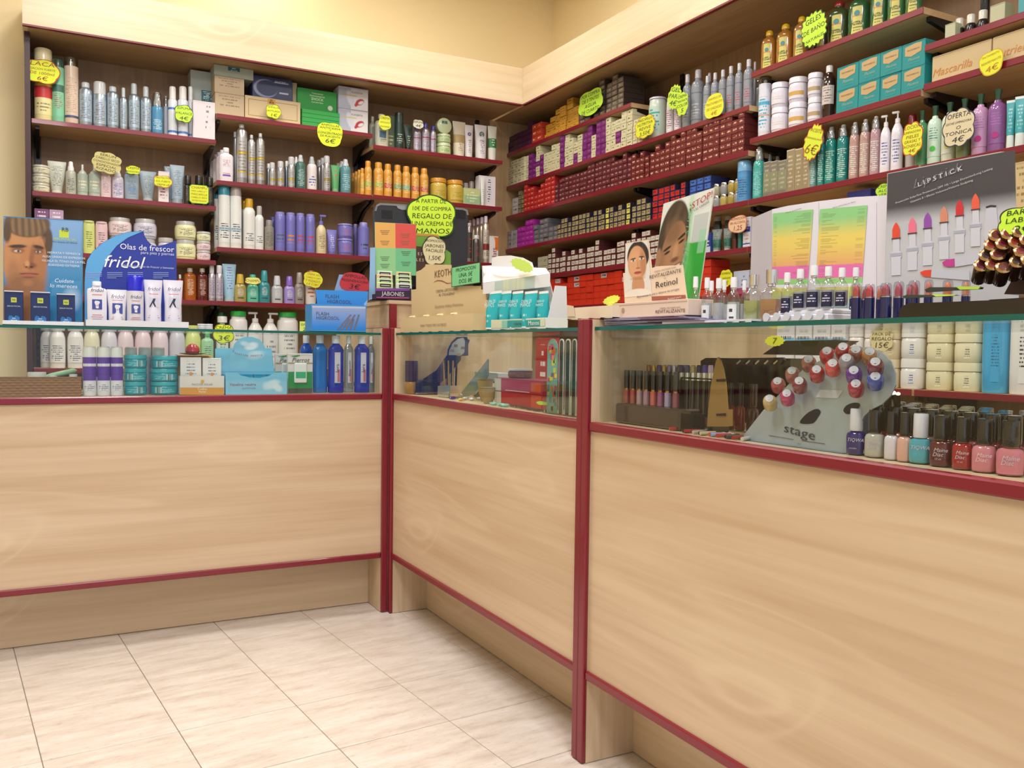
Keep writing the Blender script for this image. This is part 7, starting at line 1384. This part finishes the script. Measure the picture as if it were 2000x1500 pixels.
# ================================================================ INSIDE THE MIDDLE COUNTER
mz = z_(740, 600, 4.545)
o, w, h, d = put('I2y', jar, 784, 824, 705, 'round navy compact on an amber foot', sb=.012, w=.05, loc=False, zb=Z1+.0006, body='B08848', lid='1C2450', lf=.62, lw=1.0, rb=.7)
b = Bd('display_card', 'navy blue folded display with dial shaped head', 'display', 1, -.085, 860, Z1+.0006)
b.poly('base_box', mz((330, 650), (520, 640), (520, 770), (330, 760)), M('15204A', .4), t=.05)
b.poly('slope', mz((400, 640), (520, 560), (610, 430), (740, 430), (735, 470), (600, 640), (520, 700)), M('1A2860', .35), y=.01, t=.003)
b.poly('dial_head', mz((612, 440), (618, 380), (650, 310), (700, 265), (760, 252), (790, 258), (795, 285), (815, 292), (800, 330), (800, 430)), M('22346A', .35), y=.008, t=.003)
b.poly('dial_print', mz((625, 425), (632, 380), (660, 322), (705, 282), (755, 270), (770, 300), (765, 400), (740, 425)), paper('9AA4B4'), y=.006, t=.0006)
for c_, (x, y) in enumerate(((655, 385), (690, 340), (715, 420), (750, 360))): b.poly('dial_mark', mz((x-16, y-10), (x+16, y-10), (x+16, y+12), (x-16, y+12)), paper('6A5A78' if c_ % 2 else '9A7A6A'), y=.0054, t=.0004)
pen_p = on(878, 735, 0, .12)
for i in range(6):
    p = on(868+i*4, 753, 0, .12); q = on(866+i*5, 704, 0, .12); L_ = q[2]-p[2]
    o = thing('eye_pencil', 'gold and black eye pencil in the glass holder, %s' % ORD[i+1], 'pencil', (p[0]+.004*(i % 2), p[1], p[2]), -pi/2, 'gold eye pencils'); o.rotation_euler = (0, math.atan2(.003*(i-3), L_), -pi/2)
    obj('barrel', lathe([(.0036, 0), (.0036, L_*.97), (.003, L_)], 8), (GOLD, M('2A2420', .2, .2))[i % 2], o)
b = Bd('glass_holder', 'greenish wedge shaped glass pencil holder', 'holder', 0, .10, 880, Z1+.0006)
GG = M('9CB8A0', .15, 0, .3, .5)
zlow = b.pt(878, 753)[1]
b.poly('back_plate', mz((620, 760), (850, 460), (850, 610), (740, 770), (640, 810)), GG, y=.05, t=.004, base=True); b.poly('front_plate', mz((528, 700), (630, 690), (625, 800), (525, 790)), GG, y=0, t=.004, base=True); obj('floor_plate', box(.06, .05, .004), GG, b.o, (0, .026, 0))
o, w, h, d = put('I2', carton, 966, 1060, 768, 'red and magenta gift carton with pale end, lower', sb=.06, loc=False, dep=.09, zb=Z1+.0006, body='B02428', name='gift_carton')
for k_, (r_c, m_c) in enumerate((('C0392E', 'B02430'),)): obj('orange_field', flat(w*.2, h*.9, h*.05, -d/2-.0008), paper('C84A24'), o, (w*.38, 0, 0)); obj('pale_end', flat(w*.15, h*.96, h*.02, -d/2-.0009), paper('C8C4BC'), o, (-w*.42, 0, 0))
hb_ = h
o, w, h, d = put('I2', carton, 966, 1060, 741, 'red and magenta gift carton with pale end, upper', sb=.06, loc=False, dep=.09, zb=Z1+.0012+hb_, h=hb_, body='A8204A', name='gift_carton')
obj('orange_field', flat(w*.2, h*.7, h*.15, -d/2-.0008), paper('C84A24'), o, (w*.38, 0, 0)); obj('pale_end', flat(w*.15, h*.96, h*.02, -d/2-.0009), paper('C8C4BC'), o, (-w*.42, 0, 0)); obj('print', flat(w*.5, h*.06, h*.08, -d/2-.0009), paper('D8B8B8'), o)
o, w, h, d = put('I2', jar, 988, 1045, 720, 'round clear box of brown beads on the gift cartons', sb=.075, loc=False, zb=Z1+.0018+2*hb_, body='8A5A4A', lid='D8D8DC', lf=.22, lw=1.02, rb=.95, name='bead_box', cat='box', pr=pm('9A6A58', '4A2A20', rows=6, cols=20, u0=0, u1=1, v0=0, v1=1), w=.075)
o, w, h, d = put('I2', carton, 927, 973, 712, 'long white carton lying behind the gift cartons', sb=.17, loc=False, dep=.05, zb=Z1+.06, h=.03, body='D0D4DC', name='white_carton')
o2 = thing('small_shelf', 'low clear riser under the long white carton', 'stand', (o.location.x, o.location.y, Z1+.0006), -pi/2); obj('top', box(w, .06, .003), GG, o2, (0, 0, .0555)); [obj('leg', box(.004, .06, .0548), GG, o2, (s_*w*.45, 0, 0)) for s_ in (-1, 1)]
for i, (a, b_, y, zz) in enumerate(((931, 964, 742, 0), (941, 966, 758, 0))):
    p = on((a+b_)/2, y, 0, .09+.05*(1-i)); o = thing('wicker_bowl', 'small pale wicker bowl, %s' % ('rear', 'front')[i], 'bowl', (p[0], p[1], Z1+.0006), 0); R__ = .026
    hh = p[2]-Z1; obj('bowl', lathe([(R__*.5, 0), (R__*.8, hh*.4), (R__, hh*.9), (R__*1.03, hh), (R__*.92, hh*.98), (R__*.4, hh*.2)], 24), M('A8946A', .7), o); obj('rim', lathe([(R__*1.0, hh*.95), (R__*1.06, hh*1.0), (R__*1.0, hh*1.05)], 24), M('8A7448', .7), o)
CC = ['4A2A9A', 'D8B060', 'DCDCE0', 'DCDCE0', 'E0E4EC', '7AC8B8', '7AC8B8', '7AC8B8', 'D8D8E8', 'DCC070']
for i in range(10):
    x, y = ((884, 775), (896, 778), (908, 776), (921, 777), (936, 776), (917, 787), (932, 789), (948, 790), (905, 770), (928, 769))[i]; p = on(x, y, 2, Z1+.009)
    o = thing('wrapped_soap', 'small wrapped oval soap, %s' % ('purple at left', 'yellow beside the purple one', 'white, left', 'white, middle', 'white, right', 'mint, left', 'mint, middle', 'mint, right', 'pale, behind left', 'yellow, behind right')[i], 'soap', (p[0]+.0, p[1], Z1+.0006), 0, 'wrapped oval soaps'); o.rotation_euler.z = .4*i
    o.location.x = max(.065, p[0])
    obj('soap', lathe([(.002, 0), (.008, .001), (.011, .005), (.008, .009), (.002, .010)], 14, 1.25, .8), plas(CC[i]), o); obj('twist', lathe([(.002, 0), (.005, .006)], 8), clearmat('F0F0F0', .5), o, (.012, 0, .005), (0, pi/2, 0))
# emery boards in a clear stand
def emery(a, b_, y0, y1, q, parts, v=.06, z=None):
    b = Bd('emery_board', q, 'nail file', 0, v, (a+b_)/2, Z1+.003, 'emery boards'); x0, z0 = b.pt(a, y1); x1, z1 = b.pt(b_, y0); z0 = .0; r = (x1-x0)/2; cx = (x0+x1)/2
    out = [(cx-r, 0), (cx+r, 0), (cx+r, z1-r)]+[(cx+r*cos(t), z1-r+r*sin(t)) for t in [pi*k/8 for k in range(1, 8)]]+[(cx-r, z1-r)]
    obj('board', plate(out, .002), paper(parts[0]), b.o); return b, cx, r, z1
b, cx, r, z1 = emery(1068, 1090, 661.6, 806, 'flower patterned emery board', ['6FA8A0'])
rr = random.Random(5)
for i in range(44):
    x, z = cx+rr.uniform(-.8, .8)*r, rr.uniform(.01, z1-r*.8); c = rr.choice(['D8603A', 'C83A6A', '3A8A8A', 'E08A7A', '2A6A7A', 'C8C83A']); k = rr.uniform(.15, .3)*r
    obj('flower_print', plate([(k*cos(t)*(1+.3*(j % 2)), k*sin(t)*(1+.3*(j % 2))) for j, t in enumerate([2*pi*j/8 for j in range(8)])], .0004), paper(c), b.o, (x, -.0012-.0001*(i % 5), z))
for i, (a, b_) in enumerate(((1091, 1102), (1103, 1115), (1116, 1127))):
    b, cx, r, z1 = emery(a, b_, 661.6, 806, 'black emery board with white edges, %s' % ORD[i+1], ['D0D0D0'])
    obj('grit', plate([(cx-r*.72, 0), (cx+r*.72, 0), (cx+r*.72, z1-r)]+[(cx+r*.72*cos(t), z1-r+r*.72*sin(t)) for t in [pi*k/8 for k in range(1, 8)]]+[(cx-r*.72, z1-r)], .0006), M('28302E', .8), b.o, (0, -.0014, 0))
b = Bd('clear_stand', 'clear acrylic stand holding the emery boards', 'stand', 0, .052, 1095, Z1+.0002)
b.poly('front_plate', [(1060, 742), (1128, 745), (1128, 808), (1060, 806)], clearmat('F4FAF6', .25), y=0, t=.002, base=True); b.poly('back_plate', [(1060, 690), (1128, 690), (1128, 808), (1060, 806)], clearmat('F4FAF6', .25), y=.02, t=.002, base=True); fw_ = b.pt(1060, 800)[0], b.pt(1128, 800)[0]; obj('foot', box(fw_[1]-fw_[0], .024, .0018), clearmat('F4FAF6', .25), b.o, ((fw_[0]+fw_[1])/2, .01, .0002))
for i in range(5):
    p = on(1000+i*13, 793+i*2.2, 2, Z1+.004); o = thing('make_up_pencil', 'dark make-up pencil lying at the case front, %s' % ORD[i+1], 'pencil', (max(.062, p[0]+.004), p[1], Z1+.0048), -pi/2, 'lying pencils'); o.rotation_euler = (0, pi/2, -pi/2+.08*(i-2))
    obj('barrel', lathe([(.0036, -.03), (.0036, .03)], 8), M(('3A2A2A', '5A2A2A', '2A2A2E', '4A2430', '3A3434')[i], .3), o); obj('ferrule', lathe([(.0038, .022), (.0038, .026)], 8), CHROME, o)
sign(1048, 1069, 784, 791, 0, .056, [], 'tiny yellow green tag at the foot of the emery boards', col='B8E04A', seed=48, name='tag')
# red key box seen behind the case on the staff side
put('I2', carton, 1047, 1074, 660, 'red key tag carton seen through the case', sb=.36, dep=.04, loc=False, zb=Z1+.0006, body='A82028', pr=pm('A82028', 'D8D0D0', rows=4, u0=.25, u1=.75))

# ================================================================ INSIDE THE NEAREST COUNTER
nz = z_(1140, 600, 5)
b = Bd('gloss_stand', 'smoked acrylic box holding nine lip glosses', 'stand', 0, .06, 1255, Z1+.0006)
wl, wr, ht = max(b.pt(1185, 800)[0], -(-1.3975-b.p[1])), b.pt(1327, 800)[0], b.pt(1250, 792)[1]
obj('block', box(wr-wl, .06, ht, .004), M('3A2E24', .15, 0, .4), b.o, ((wl+wr)/2, .03, 0))
GLC = ['A85A50', 'A05048', 'A8483C', 'B09090', 'A88090', 'C86058', '9A5080', 'A898B8', '904858']
for i, x in enumerate((1211.5, 1224, 1236.5, 1249, 1262.5, 1276, 1290, 1304, 1320)):
    p = on(x, 795, 0, .088); t_ = on(x, 722+i*.5, 0, .088)[2]; zb = Z1+.0006+ht if i < 8 else Z1+.0006; h = t_-Z1-.0012-ht; r = .0068
    px_ = p[1]; o = thing('lip_gloss', 'lip gloss with long black cap, %s in the smoked box' % ORD[i+1], 'lip gloss', (.088, min(px_, -1.404), Z1+.0012+ht), -pi/2, 'black capped lip glosses')
    obj('body', lathe([(r, 0), (r, h*.4)], 12, 1, 1, 4), M(GLC[i], .12, 0, .5), o); obj('gold_ring', lathe([(r*.9, 0), (r*.9, h*.05)], 12), GOLD, o, (0, 0, h*.4)); obj('cap', lathe([(r*.95, 0), (r*1.02, h*.5), (r*.95, h*.545)], 12), M('16141A', .1, 0, .6), o, (0, 0, h*.452))
for i in range(8):
    x = 1268+i*10; p = on(x, 715, 0, .15); h = on(x, 712, 0, .15)[2]-Z1; o = thing('mascara', 'metallic tipped mascara in the second row, %s' % ORD[i+1], 'mascara', (.15, min(p[1], -1.404), Z1+.0006), -pi/2, 'second row mascaras')
    obj('tube', lathe([(.006, 0), (.006, h*.82)], 10), M('1A181E', .12, 0, .5), o); obj('cap', lathe([(.0062, 0), (.0062, h*.14), (.005, h*.17)], 10), M(('8A5A3A', 'B89850', '4A3A7A', 'A89060', '7A6AA0', 'B8B0C8', '5A4A40', '8A6AC0')[i], .2, .7), o, (0, 0, h*.82))
for i in range(6):
    x = 1331+i*11.3; p = on(x, 750, 0, .12); h = on(x, 713, 0, .12)[2]-Z1-.0362; o = thing('eye_pencil', 'thick black eye pencil with pale metal head, %s' % ORD[i+1], 'pencil', (.12, p[1], Z1+.0362), -pi/2, 'thick eye pencils')
    obj('barrel', lathe([(.0062, 0), (.0062, h*.68)], 12), M('100E12', .08, 0, .6), o); obj('metal_ring', lathe([(.0064, 0), (.0064, h*.16)], 12), CHROME, o, (0, 0, h*.68)); obj('head', lathe([(.006, 0), (.006, h*.12), (.0045, h*.16)], 12), M(('3A2A5A', '4A4A70', 'B0A078', '3A3A5A', '5A4AA8', 'C8B8D8')[i], .15, .4), o, (0, 0, h*.84))
b = Bd('pencil_stand', 'black acrylic two ring pencil stand', 'stand', 0, .105, 1362, Z1+.0006); wl, wr = b.pt(1326, 800)[0], b.pt(1396, 800)[0]
obj('base', box(wr-wl, .05, .035, .003), M('141214', .15, 0, .5), b.o, ((wl+wr)/2, .018, 0)); zz = b.pt(1360, 741)[1]; 
for s_ in (0, 1): obj('bar', box(wr-wl, .003, .003), M('141214', .15), b.o, ((wl+wr)/2, .004+.0225*s_, zz))
for s_ in (0, 1): obj('post', box(.003, .003, zz-.035), M('141214', .15), b.o, ((wl, wr)[s_]*.98, .004, .035))
b = Bd('gold_plaque', 'pointed brushed gold plaque standing in the case', 'ornament', 0, .085, 1402, Z1+.0006)
b.poly('plaque', nz((1212, 1165), (1222, 1000), (1250, 760), (1280, 600), (1300, 520), (1318, 487), (1340, 520), (1365, 600), (1392, 760), (1408, 1000), (1414, 1165)), M('A88A58', .35, .6), t=.004, base=True)
for y0_ in (705, 1040): b.poly('dark_clasp', nz((1310, y0_), (1395, y0_-5), (1395, y0_+22), (1310, y0_+22)), DARK, y=-.003, t=.003)
b.poly('easel_leg', nz((1290, 1000), (1330, 1000), (1330, 1165), (1290, 1165)), M('A88A58', .35, .6), y=.02, t=.03, base=True)
def polish(o, w, h, d, c='C03A3A', cap='1A0E12', lab=None, cfr=.47, sq=2.6, ink='D8C8C8', words=None):
    r = w/2*1.0; hb = h*(1-cfr)
    obj('glass_body', lathe([(r*.8, 0), (r*.97, h*.03), (r, hb*.3), (r, hb*.78), (r*.9, hb*.9), (r*.55, hb*.97), (r*.45, hb)], 18, 1, .8, sq), M(c, .1, 0, .6), o)
    obj('glass_foot', lathe([(r*.82, 0), (r*.96, h*.025)], 18, 1, .82, sq), clearmat('E8E8F0', .6), o)
    obj('cap', lathe([(r*.66, 0), (r*.70, h*cfr*.1), (r*.68, h*cfr*.93), (r*.62, h*cfr)], 18), M(cap, .12, 0, .5) , o, (0, 0, hb))
    obj('gold_ring', lathe([(r*.65, 0), (r*.65, h*.012)], 16), GOLD if cap != 'DCD8E0' else plas('C8C8D0'), o, (0, 0, hb-.0004))
    if words:
        for k, wd in enumerate(words): text(o, wd, w*(.26 if k < 2 else .13), (-.05+.12*(k == 0))*w, hb*(.62-.17*k), M(ink), y=-r*.8-.0012, shear=.3)
NAMES[polish] = ('nail_polish', 'nail polish')
def np_(a, b_, y, q, c, s_=.03, **k): return put('I3', polish, a, b_, y, q, sb=s_, loc=False, zb=Z1+.0006, c=c, **k)
for i, (a, b_, y, c, q) in enumerate(((1420, 1437, 748, '8A2A22', 'black capped red polish behind the plaque, left'), (1438, 1457, 748, '962E24', 'black capped red polish behind the plaque, right'), (1460, 1484, 750, '4A2428', 'brown capped plum polish behind the silver stand'))):
    np_(a, b_, y, q, c, .14, cap=('141014', '141014', '3A1A14')[i])
# black display behind
b = Bd('make_up_case', 'black glossy make-up display behind the nail stand', 'display', 0, .27, 1480, Z1+.0006); qz = z_(1420, 620, 5)
b.poly('body', [(1365, 705), (1375, 699), (1540, 700), (1545, 830), (1365, 830)], M('100E10', .12, 0, .6), y=.03, t=.05, base=True)
b.poly('top_cover', qz((200, 360), (390, 225), (900, 215), (1040, 225), (800, 370)), M('1C1A18', .2, 0, .5), y=.06, t=.03); b.poly('lid_ridge', qz((10, 400), (560, 390), (580, 420), (10, 430)), M('1E1C1A', .2), y=-.002, t=.006)
for i in range(5): b.poly('clip', qz((110+i*90, 450), (150+i*90, 415), (160+i*90, 425), (125+i*90, 460)), CHROME, y=-.006, t=.002)
sign(1494, 1532, 656, 676, 0, .262, [('7', 1)], 'yellow oval tag on the black make-up display', col='E0E03A', ink='6A6A1A', seed=50, style='leaf', name='tag'); sign(1502, 1534, 635, 642, 0, .262, [], 'yellow strip tag at the top of the black display', col='E0E03A', seed=51, style='leaf', name='tag')
# silver nail sample stand
b = Bd('nail_sample_stand', 'silver grey sloping stand with painted sample nails', 'stand', 0, .07, 1560, Z1+.0006)
b.poly('board', qz((125, 1185), (345, 905), (420, 830), (520, 730), (640, 600), (730, 510), (900, 420), (1080, 320), (1200, 290), (1380, 290), (1500, 340), (1590, 430), (1632, 540), (1635, 660), (1590, 760), (1500, 850), (1400, 900), (1330, 960), (1290, 1040), (1300, 1180), (1330, 1330), (1160, 1335), (700, 1265)), M('AEBAC4', .3, .3), y=.004, t=.003, base=True, sm=0)
b.poly('base_bar', qz((125, 1185), (1160, 1325), (1160, 1345), (125, 1200)), M('8A96A4', .3, .4), y=-.002, t=.012, base=True)
b.poly('back_leg', qz((1000, 600), (1200, 600), (1250, 1340), (950, 1340)), M('8A96A4', .3, .3), y=.05, t=.004, base=True)
for nm, pts in (('cut_out', ((705, 1030), (760, 950), (830, 905), (880, 895), (905, 925), (880, 975), (825, 1035))), ('dark_badge', ((1130, 910), (1160, 860), (1230, 833), (1280, 840), (1285, 870), (1240, 920), (1170, 945))), ('dark_badge', ((1220, 1000), (1240, 960), (1245, 1020), (1228, 1020)))): b.poly(nm, qz(*pts), M('16142E', .25), y=.0018, t=.0008, sm=4)
b.poly('white_label', qz((905, 705), (1125, 712), (1075, 790), (858, 780)), paper('C8CCD4'), y=.0018, t=.0006)
b.txt('stage', 1560, 844, 19, '3A3E48', y=.0012, rz=-.12, xs=1.15); b.poly('rule', qz((400, 1150), (640, 1190), (640, 1194), (400, 1154)), paper('5A5E68'), y=.0018, t=.0005); b.poly('rule', qz((720, 1200), (945, 1232), (945, 1237), (720, 1205)), paper('5A5E68'), y=.0018, t=.0005); b.txt('N Y', 1560, 867, 3, '5A5E68', y=.0012)
SN = [(420, 830, 'BCA468'), (500, 660, 'B05050'), (590, 780, 'B02A60'), (640, 560, 'A45A52'), (710, 660, '7A2A34'), (800, 450, '9A5A4C'), (880, 550, '9C1020'), (980, 370, 'BC2A34'), (1035, 490, 'C83E40'), (1135, 330, 'A01026'), (1260, 360, '9A5A48'), (1170, 440, '8A8088'), (1395, 380, 'B47A48'), (1240, 560, '5A1A88'), (1450, 480, '6A1438'), (1260, 690, '9C1036'), (1450, 620, '2E48A0')]
SNN = ['beige, lowest at left', 'dusty red above the beige', 'magenta, front row', 'rose brown, rear row', 'dark wine, front row', 'brown rose, rear row', 'deep red, front row', 'bright red, rear row', 'coral red, front row', 'crimson at the crest', 'copper at the crest', 'clear silver in the middle', 'orange tan at the right crest', 'violet in the middle', 'plum at the right edge', 'ruby, lowest in the middle', 'blue, at the right']
dirv = Vector((-.43, .57, -.65)).normalized(); rot = dirv.to_track_quat('-Z', 'Y').to_matrix()
for i, (x, y, c) in enumerate(SN):
    back = i in (1, 3, 5, 7, 9, 10, 12); v_ = .062 if not back else .085; (a, b_), = qz((x, y)); p = on(a, b_, 0, v_-.012)
    o = thing('nail_sample', 'painted sample nail cap, '+SNN[i], 'nail sample', tuple(p), 0, 'painted nail samples'); o.rotation_euler = (R3@rot).to_euler(); r = .0128
    obj('nail', lathe([(r*.5, -.013), (r*.96, -.0115), (r*1.04, -.002), (r*1.0, .005), (r*.85, .010), (r*.5, .0135), (r*.1, .0145)], 18), M(c, .1, 0, .7), o); obj('number_disc', lathe([(r*.6, 0), (r*.58, .0012)], 16), plas('B8B6BC'), o, (0, -.0015, .0134), (.25, 0, 0))
for i in range(7):
    p = on(1700+i*9, 772+i*2, 0, .13); o = thing('sample_stem', 'thin metallic sample stem behind the nail stand, %s' % ORD[i+1], 'stick', tuple(p), 0, 'metallic sample stems'); o.rotation_euler = (R3@rot).to_euler(); obj('stem', lathe([(.004, -.03), (.004, .02)], 8), CHROME if i % 2 else M('6A4A3A', .2, .5), o); obj('end_cap', lathe([(.0042, -.034), (.0042, -.03)], 8), DARK, o)
# front row of polishes
NB = [(1656, 1692, 798, '241A6E', 'DCD8E0', 'violet blue polish with white cap, first of the front row', ('TIQWA', '', 'esmalte')), (1692, 1729, 800, 'B8B4AC', '1A0C12', 'pearl white polish with dark cap', ('Maine', 'Dior')), (1730, 1756, 802, 'D8D0D8', '1A0C12', 'milk white polish with dark cap', None), (1755, 1781, 805, 'DCA898', '1A0C12', 'peach pink polish with dark cap', None), (1779, 1820, 808, '4AA4B8', 'DCD8E0', 'turquoise polish with white cap', ('TIQWA', '')), (1819, 1861, 811, '5A0E1A', '160A0E', 'dark red polish with white script', ('Maine', 'Dior', '12 ml')), (1863, 1901, 813, '9C1018', '160A0E', 'bright red polish with white script', ('Maine', 'Dior', '12 ml')), (1902, 1947, 815, 'D07E8C', '160A0E', 'pearly pink polish, left of two', ('Maine', 'Dior')), (1950, 2002, 818, 'D07888', '160A0E', 'pearly pink polish at the photo edge', ('Maine', 'Dior'))]
for i, (a, b_, y, c, cap, q, wds) in enumerate(NB): np_(a, b_, y, q, c, .012, cap=cap, words=[w_.replace('Maine', 'Maine').replace('Dior', 'Diac') for w_ in wds] if wds else None, ink='C8C0D0' if c != 'D07E8C' else 'E8C8D0', cfr=.48, h='g', group='front row nail polishes')
colp = ['6A1424', 'B8848C', '8A2030', 'C89A9A', '4A1020', 'A85060', '7A2A4A', 'C0706A', '5A1A1A', 'A0405A']
for r in range(5):
    xx = .112+r*.034; y_ = on(1716 if r == 0 else 1702+r*6, 820, 0, xx)[1]; k = 0
    while y_-k*.0338 > on(2030, 820, 0, xx)[1] and k < 14:
        if r == 4 and k > 6 and k < 8: k += 1; continue
        o = thing('nail_polish', 'dark capped nail polish, %s row behind the front, %s' % (ORD[r+1], ORD[k+1]), 'nail polish', (xx, y_-k*.0338, Z1+.0006), -pi/2+.42, 'nail polishes behind the front row')
        polish(o, .0315, .083, .0315, c=colp[(r*3+k*7) % 10], cap='160A0E', cfr=.5); k += 1
for i in range(13):
    p = on(1325+i*9.5, 838+i*1.4+(i % 3)*2.2, 2, Z1+.004); o = thing('mini_pencil', 'short coloured make-up pencil lying at the front, %s from left' % ORD[i+1], 'pencil', (max(.064, p[0]), p[1], Z1+.0046), 0, 'short lying pencils'); o.rotation_euler = (0, pi/2, .35*((i*5) % 7-3)/3)
    obj('barrel', lathe([(.0038, -.02), (.0038, .016)], 8), M(('A82A2A', '2A1A1A', 'B8B0A8', 'A02430', '1E1A1E', 'C0504A', 'C8B898', '8AA8D8', '2A2024', 'B83030', '3A3A40', 'C8C0B8', 'A02020')[i], .25), o); obj('cap', lathe([(.0041, .016), (.0041, .024)], 8), CHROME if i % 2 else DARK, o)
# ---------------------------------------------------------------- lettering becomes plain mesh
dg = bpy.context.evaluated_depsgraph_get(); dg.update()
tc_ = {}
for o in [x for x in bpy.data.objects if x.type == 'FONT']:
    me = bpy.data.meshes.new_from_object(o.evaluated_get(dg)); 
    n = bpy.data.objects.new(o.name, me); nm = o.name; COL.objects.link(n); n.parent = o.parent; n.matrix_local = o.matrix_local.copy()
    n.location = o.location; n.rotation_euler = o.rotation_euler; n.scale = o.scale
    bpy.data.objects.remove(o); n.name = nm
# lettering and small prints hang under the part that carries them
MAIN = ('card', 'board', 'back_card', 'shell', 'main_panel', 'front_card', 'front_panel', 'gold_label', 'label', 'rail', 'body')
SUB = ('lettering', 'small_print', 'printed_stick', 'printed_case', 'printed_collar', 'printed_band', 'printed_cap', 'printed_rim', 'vent_hole', 'slot', 'fold_line', 'wave_line', 'ampoule_print', 'foot_print', 'dot', 'yellow_square', 'sun_mark', 'number_disc', 'gold_line', 'flower_print', 'chart_left', 'chart_right', 'rule', 'fruit_print', 'round_print', 'seal', 'round_seal', 'barcode', 'picture', 'leg_print', 'print')
ch_ = {}
for o in bpy.data.objects:
    if o.parent: ch_.setdefault(o.parent.name, []).append(o)
for r in [o for o in bpy.data.objects if o.parent is None and o.type == 'EMPTY']:
    cs = ch_.get(r.name, []); main = None
    for m_ in MAIN:
        main = next((c for c in cs if c.name.split('.')[0] == m_ and tuple(c.rotation_euler) == (0, 0, 0)), None)
        if main: break
    if main:
        for c in cs:
            if c is not main and c.name.split('.')[0] in SUB: c.parent = main; c.location = c.location-main.location
_l = {}
for o in bpy.data.objects:
    if o.parent is None and 'label' in o.keys():
        _l.setdefault(o['label'], []).append(o.name)
        if not 4 <= len(o['label'].replace(',', ' ').split()) <= 16: print('LABELLEN', len(o['label'].split()), o['label'])
for k, v in _l.items():
    if len(v) > 1: print('DUPLABEL', k, v[:3])
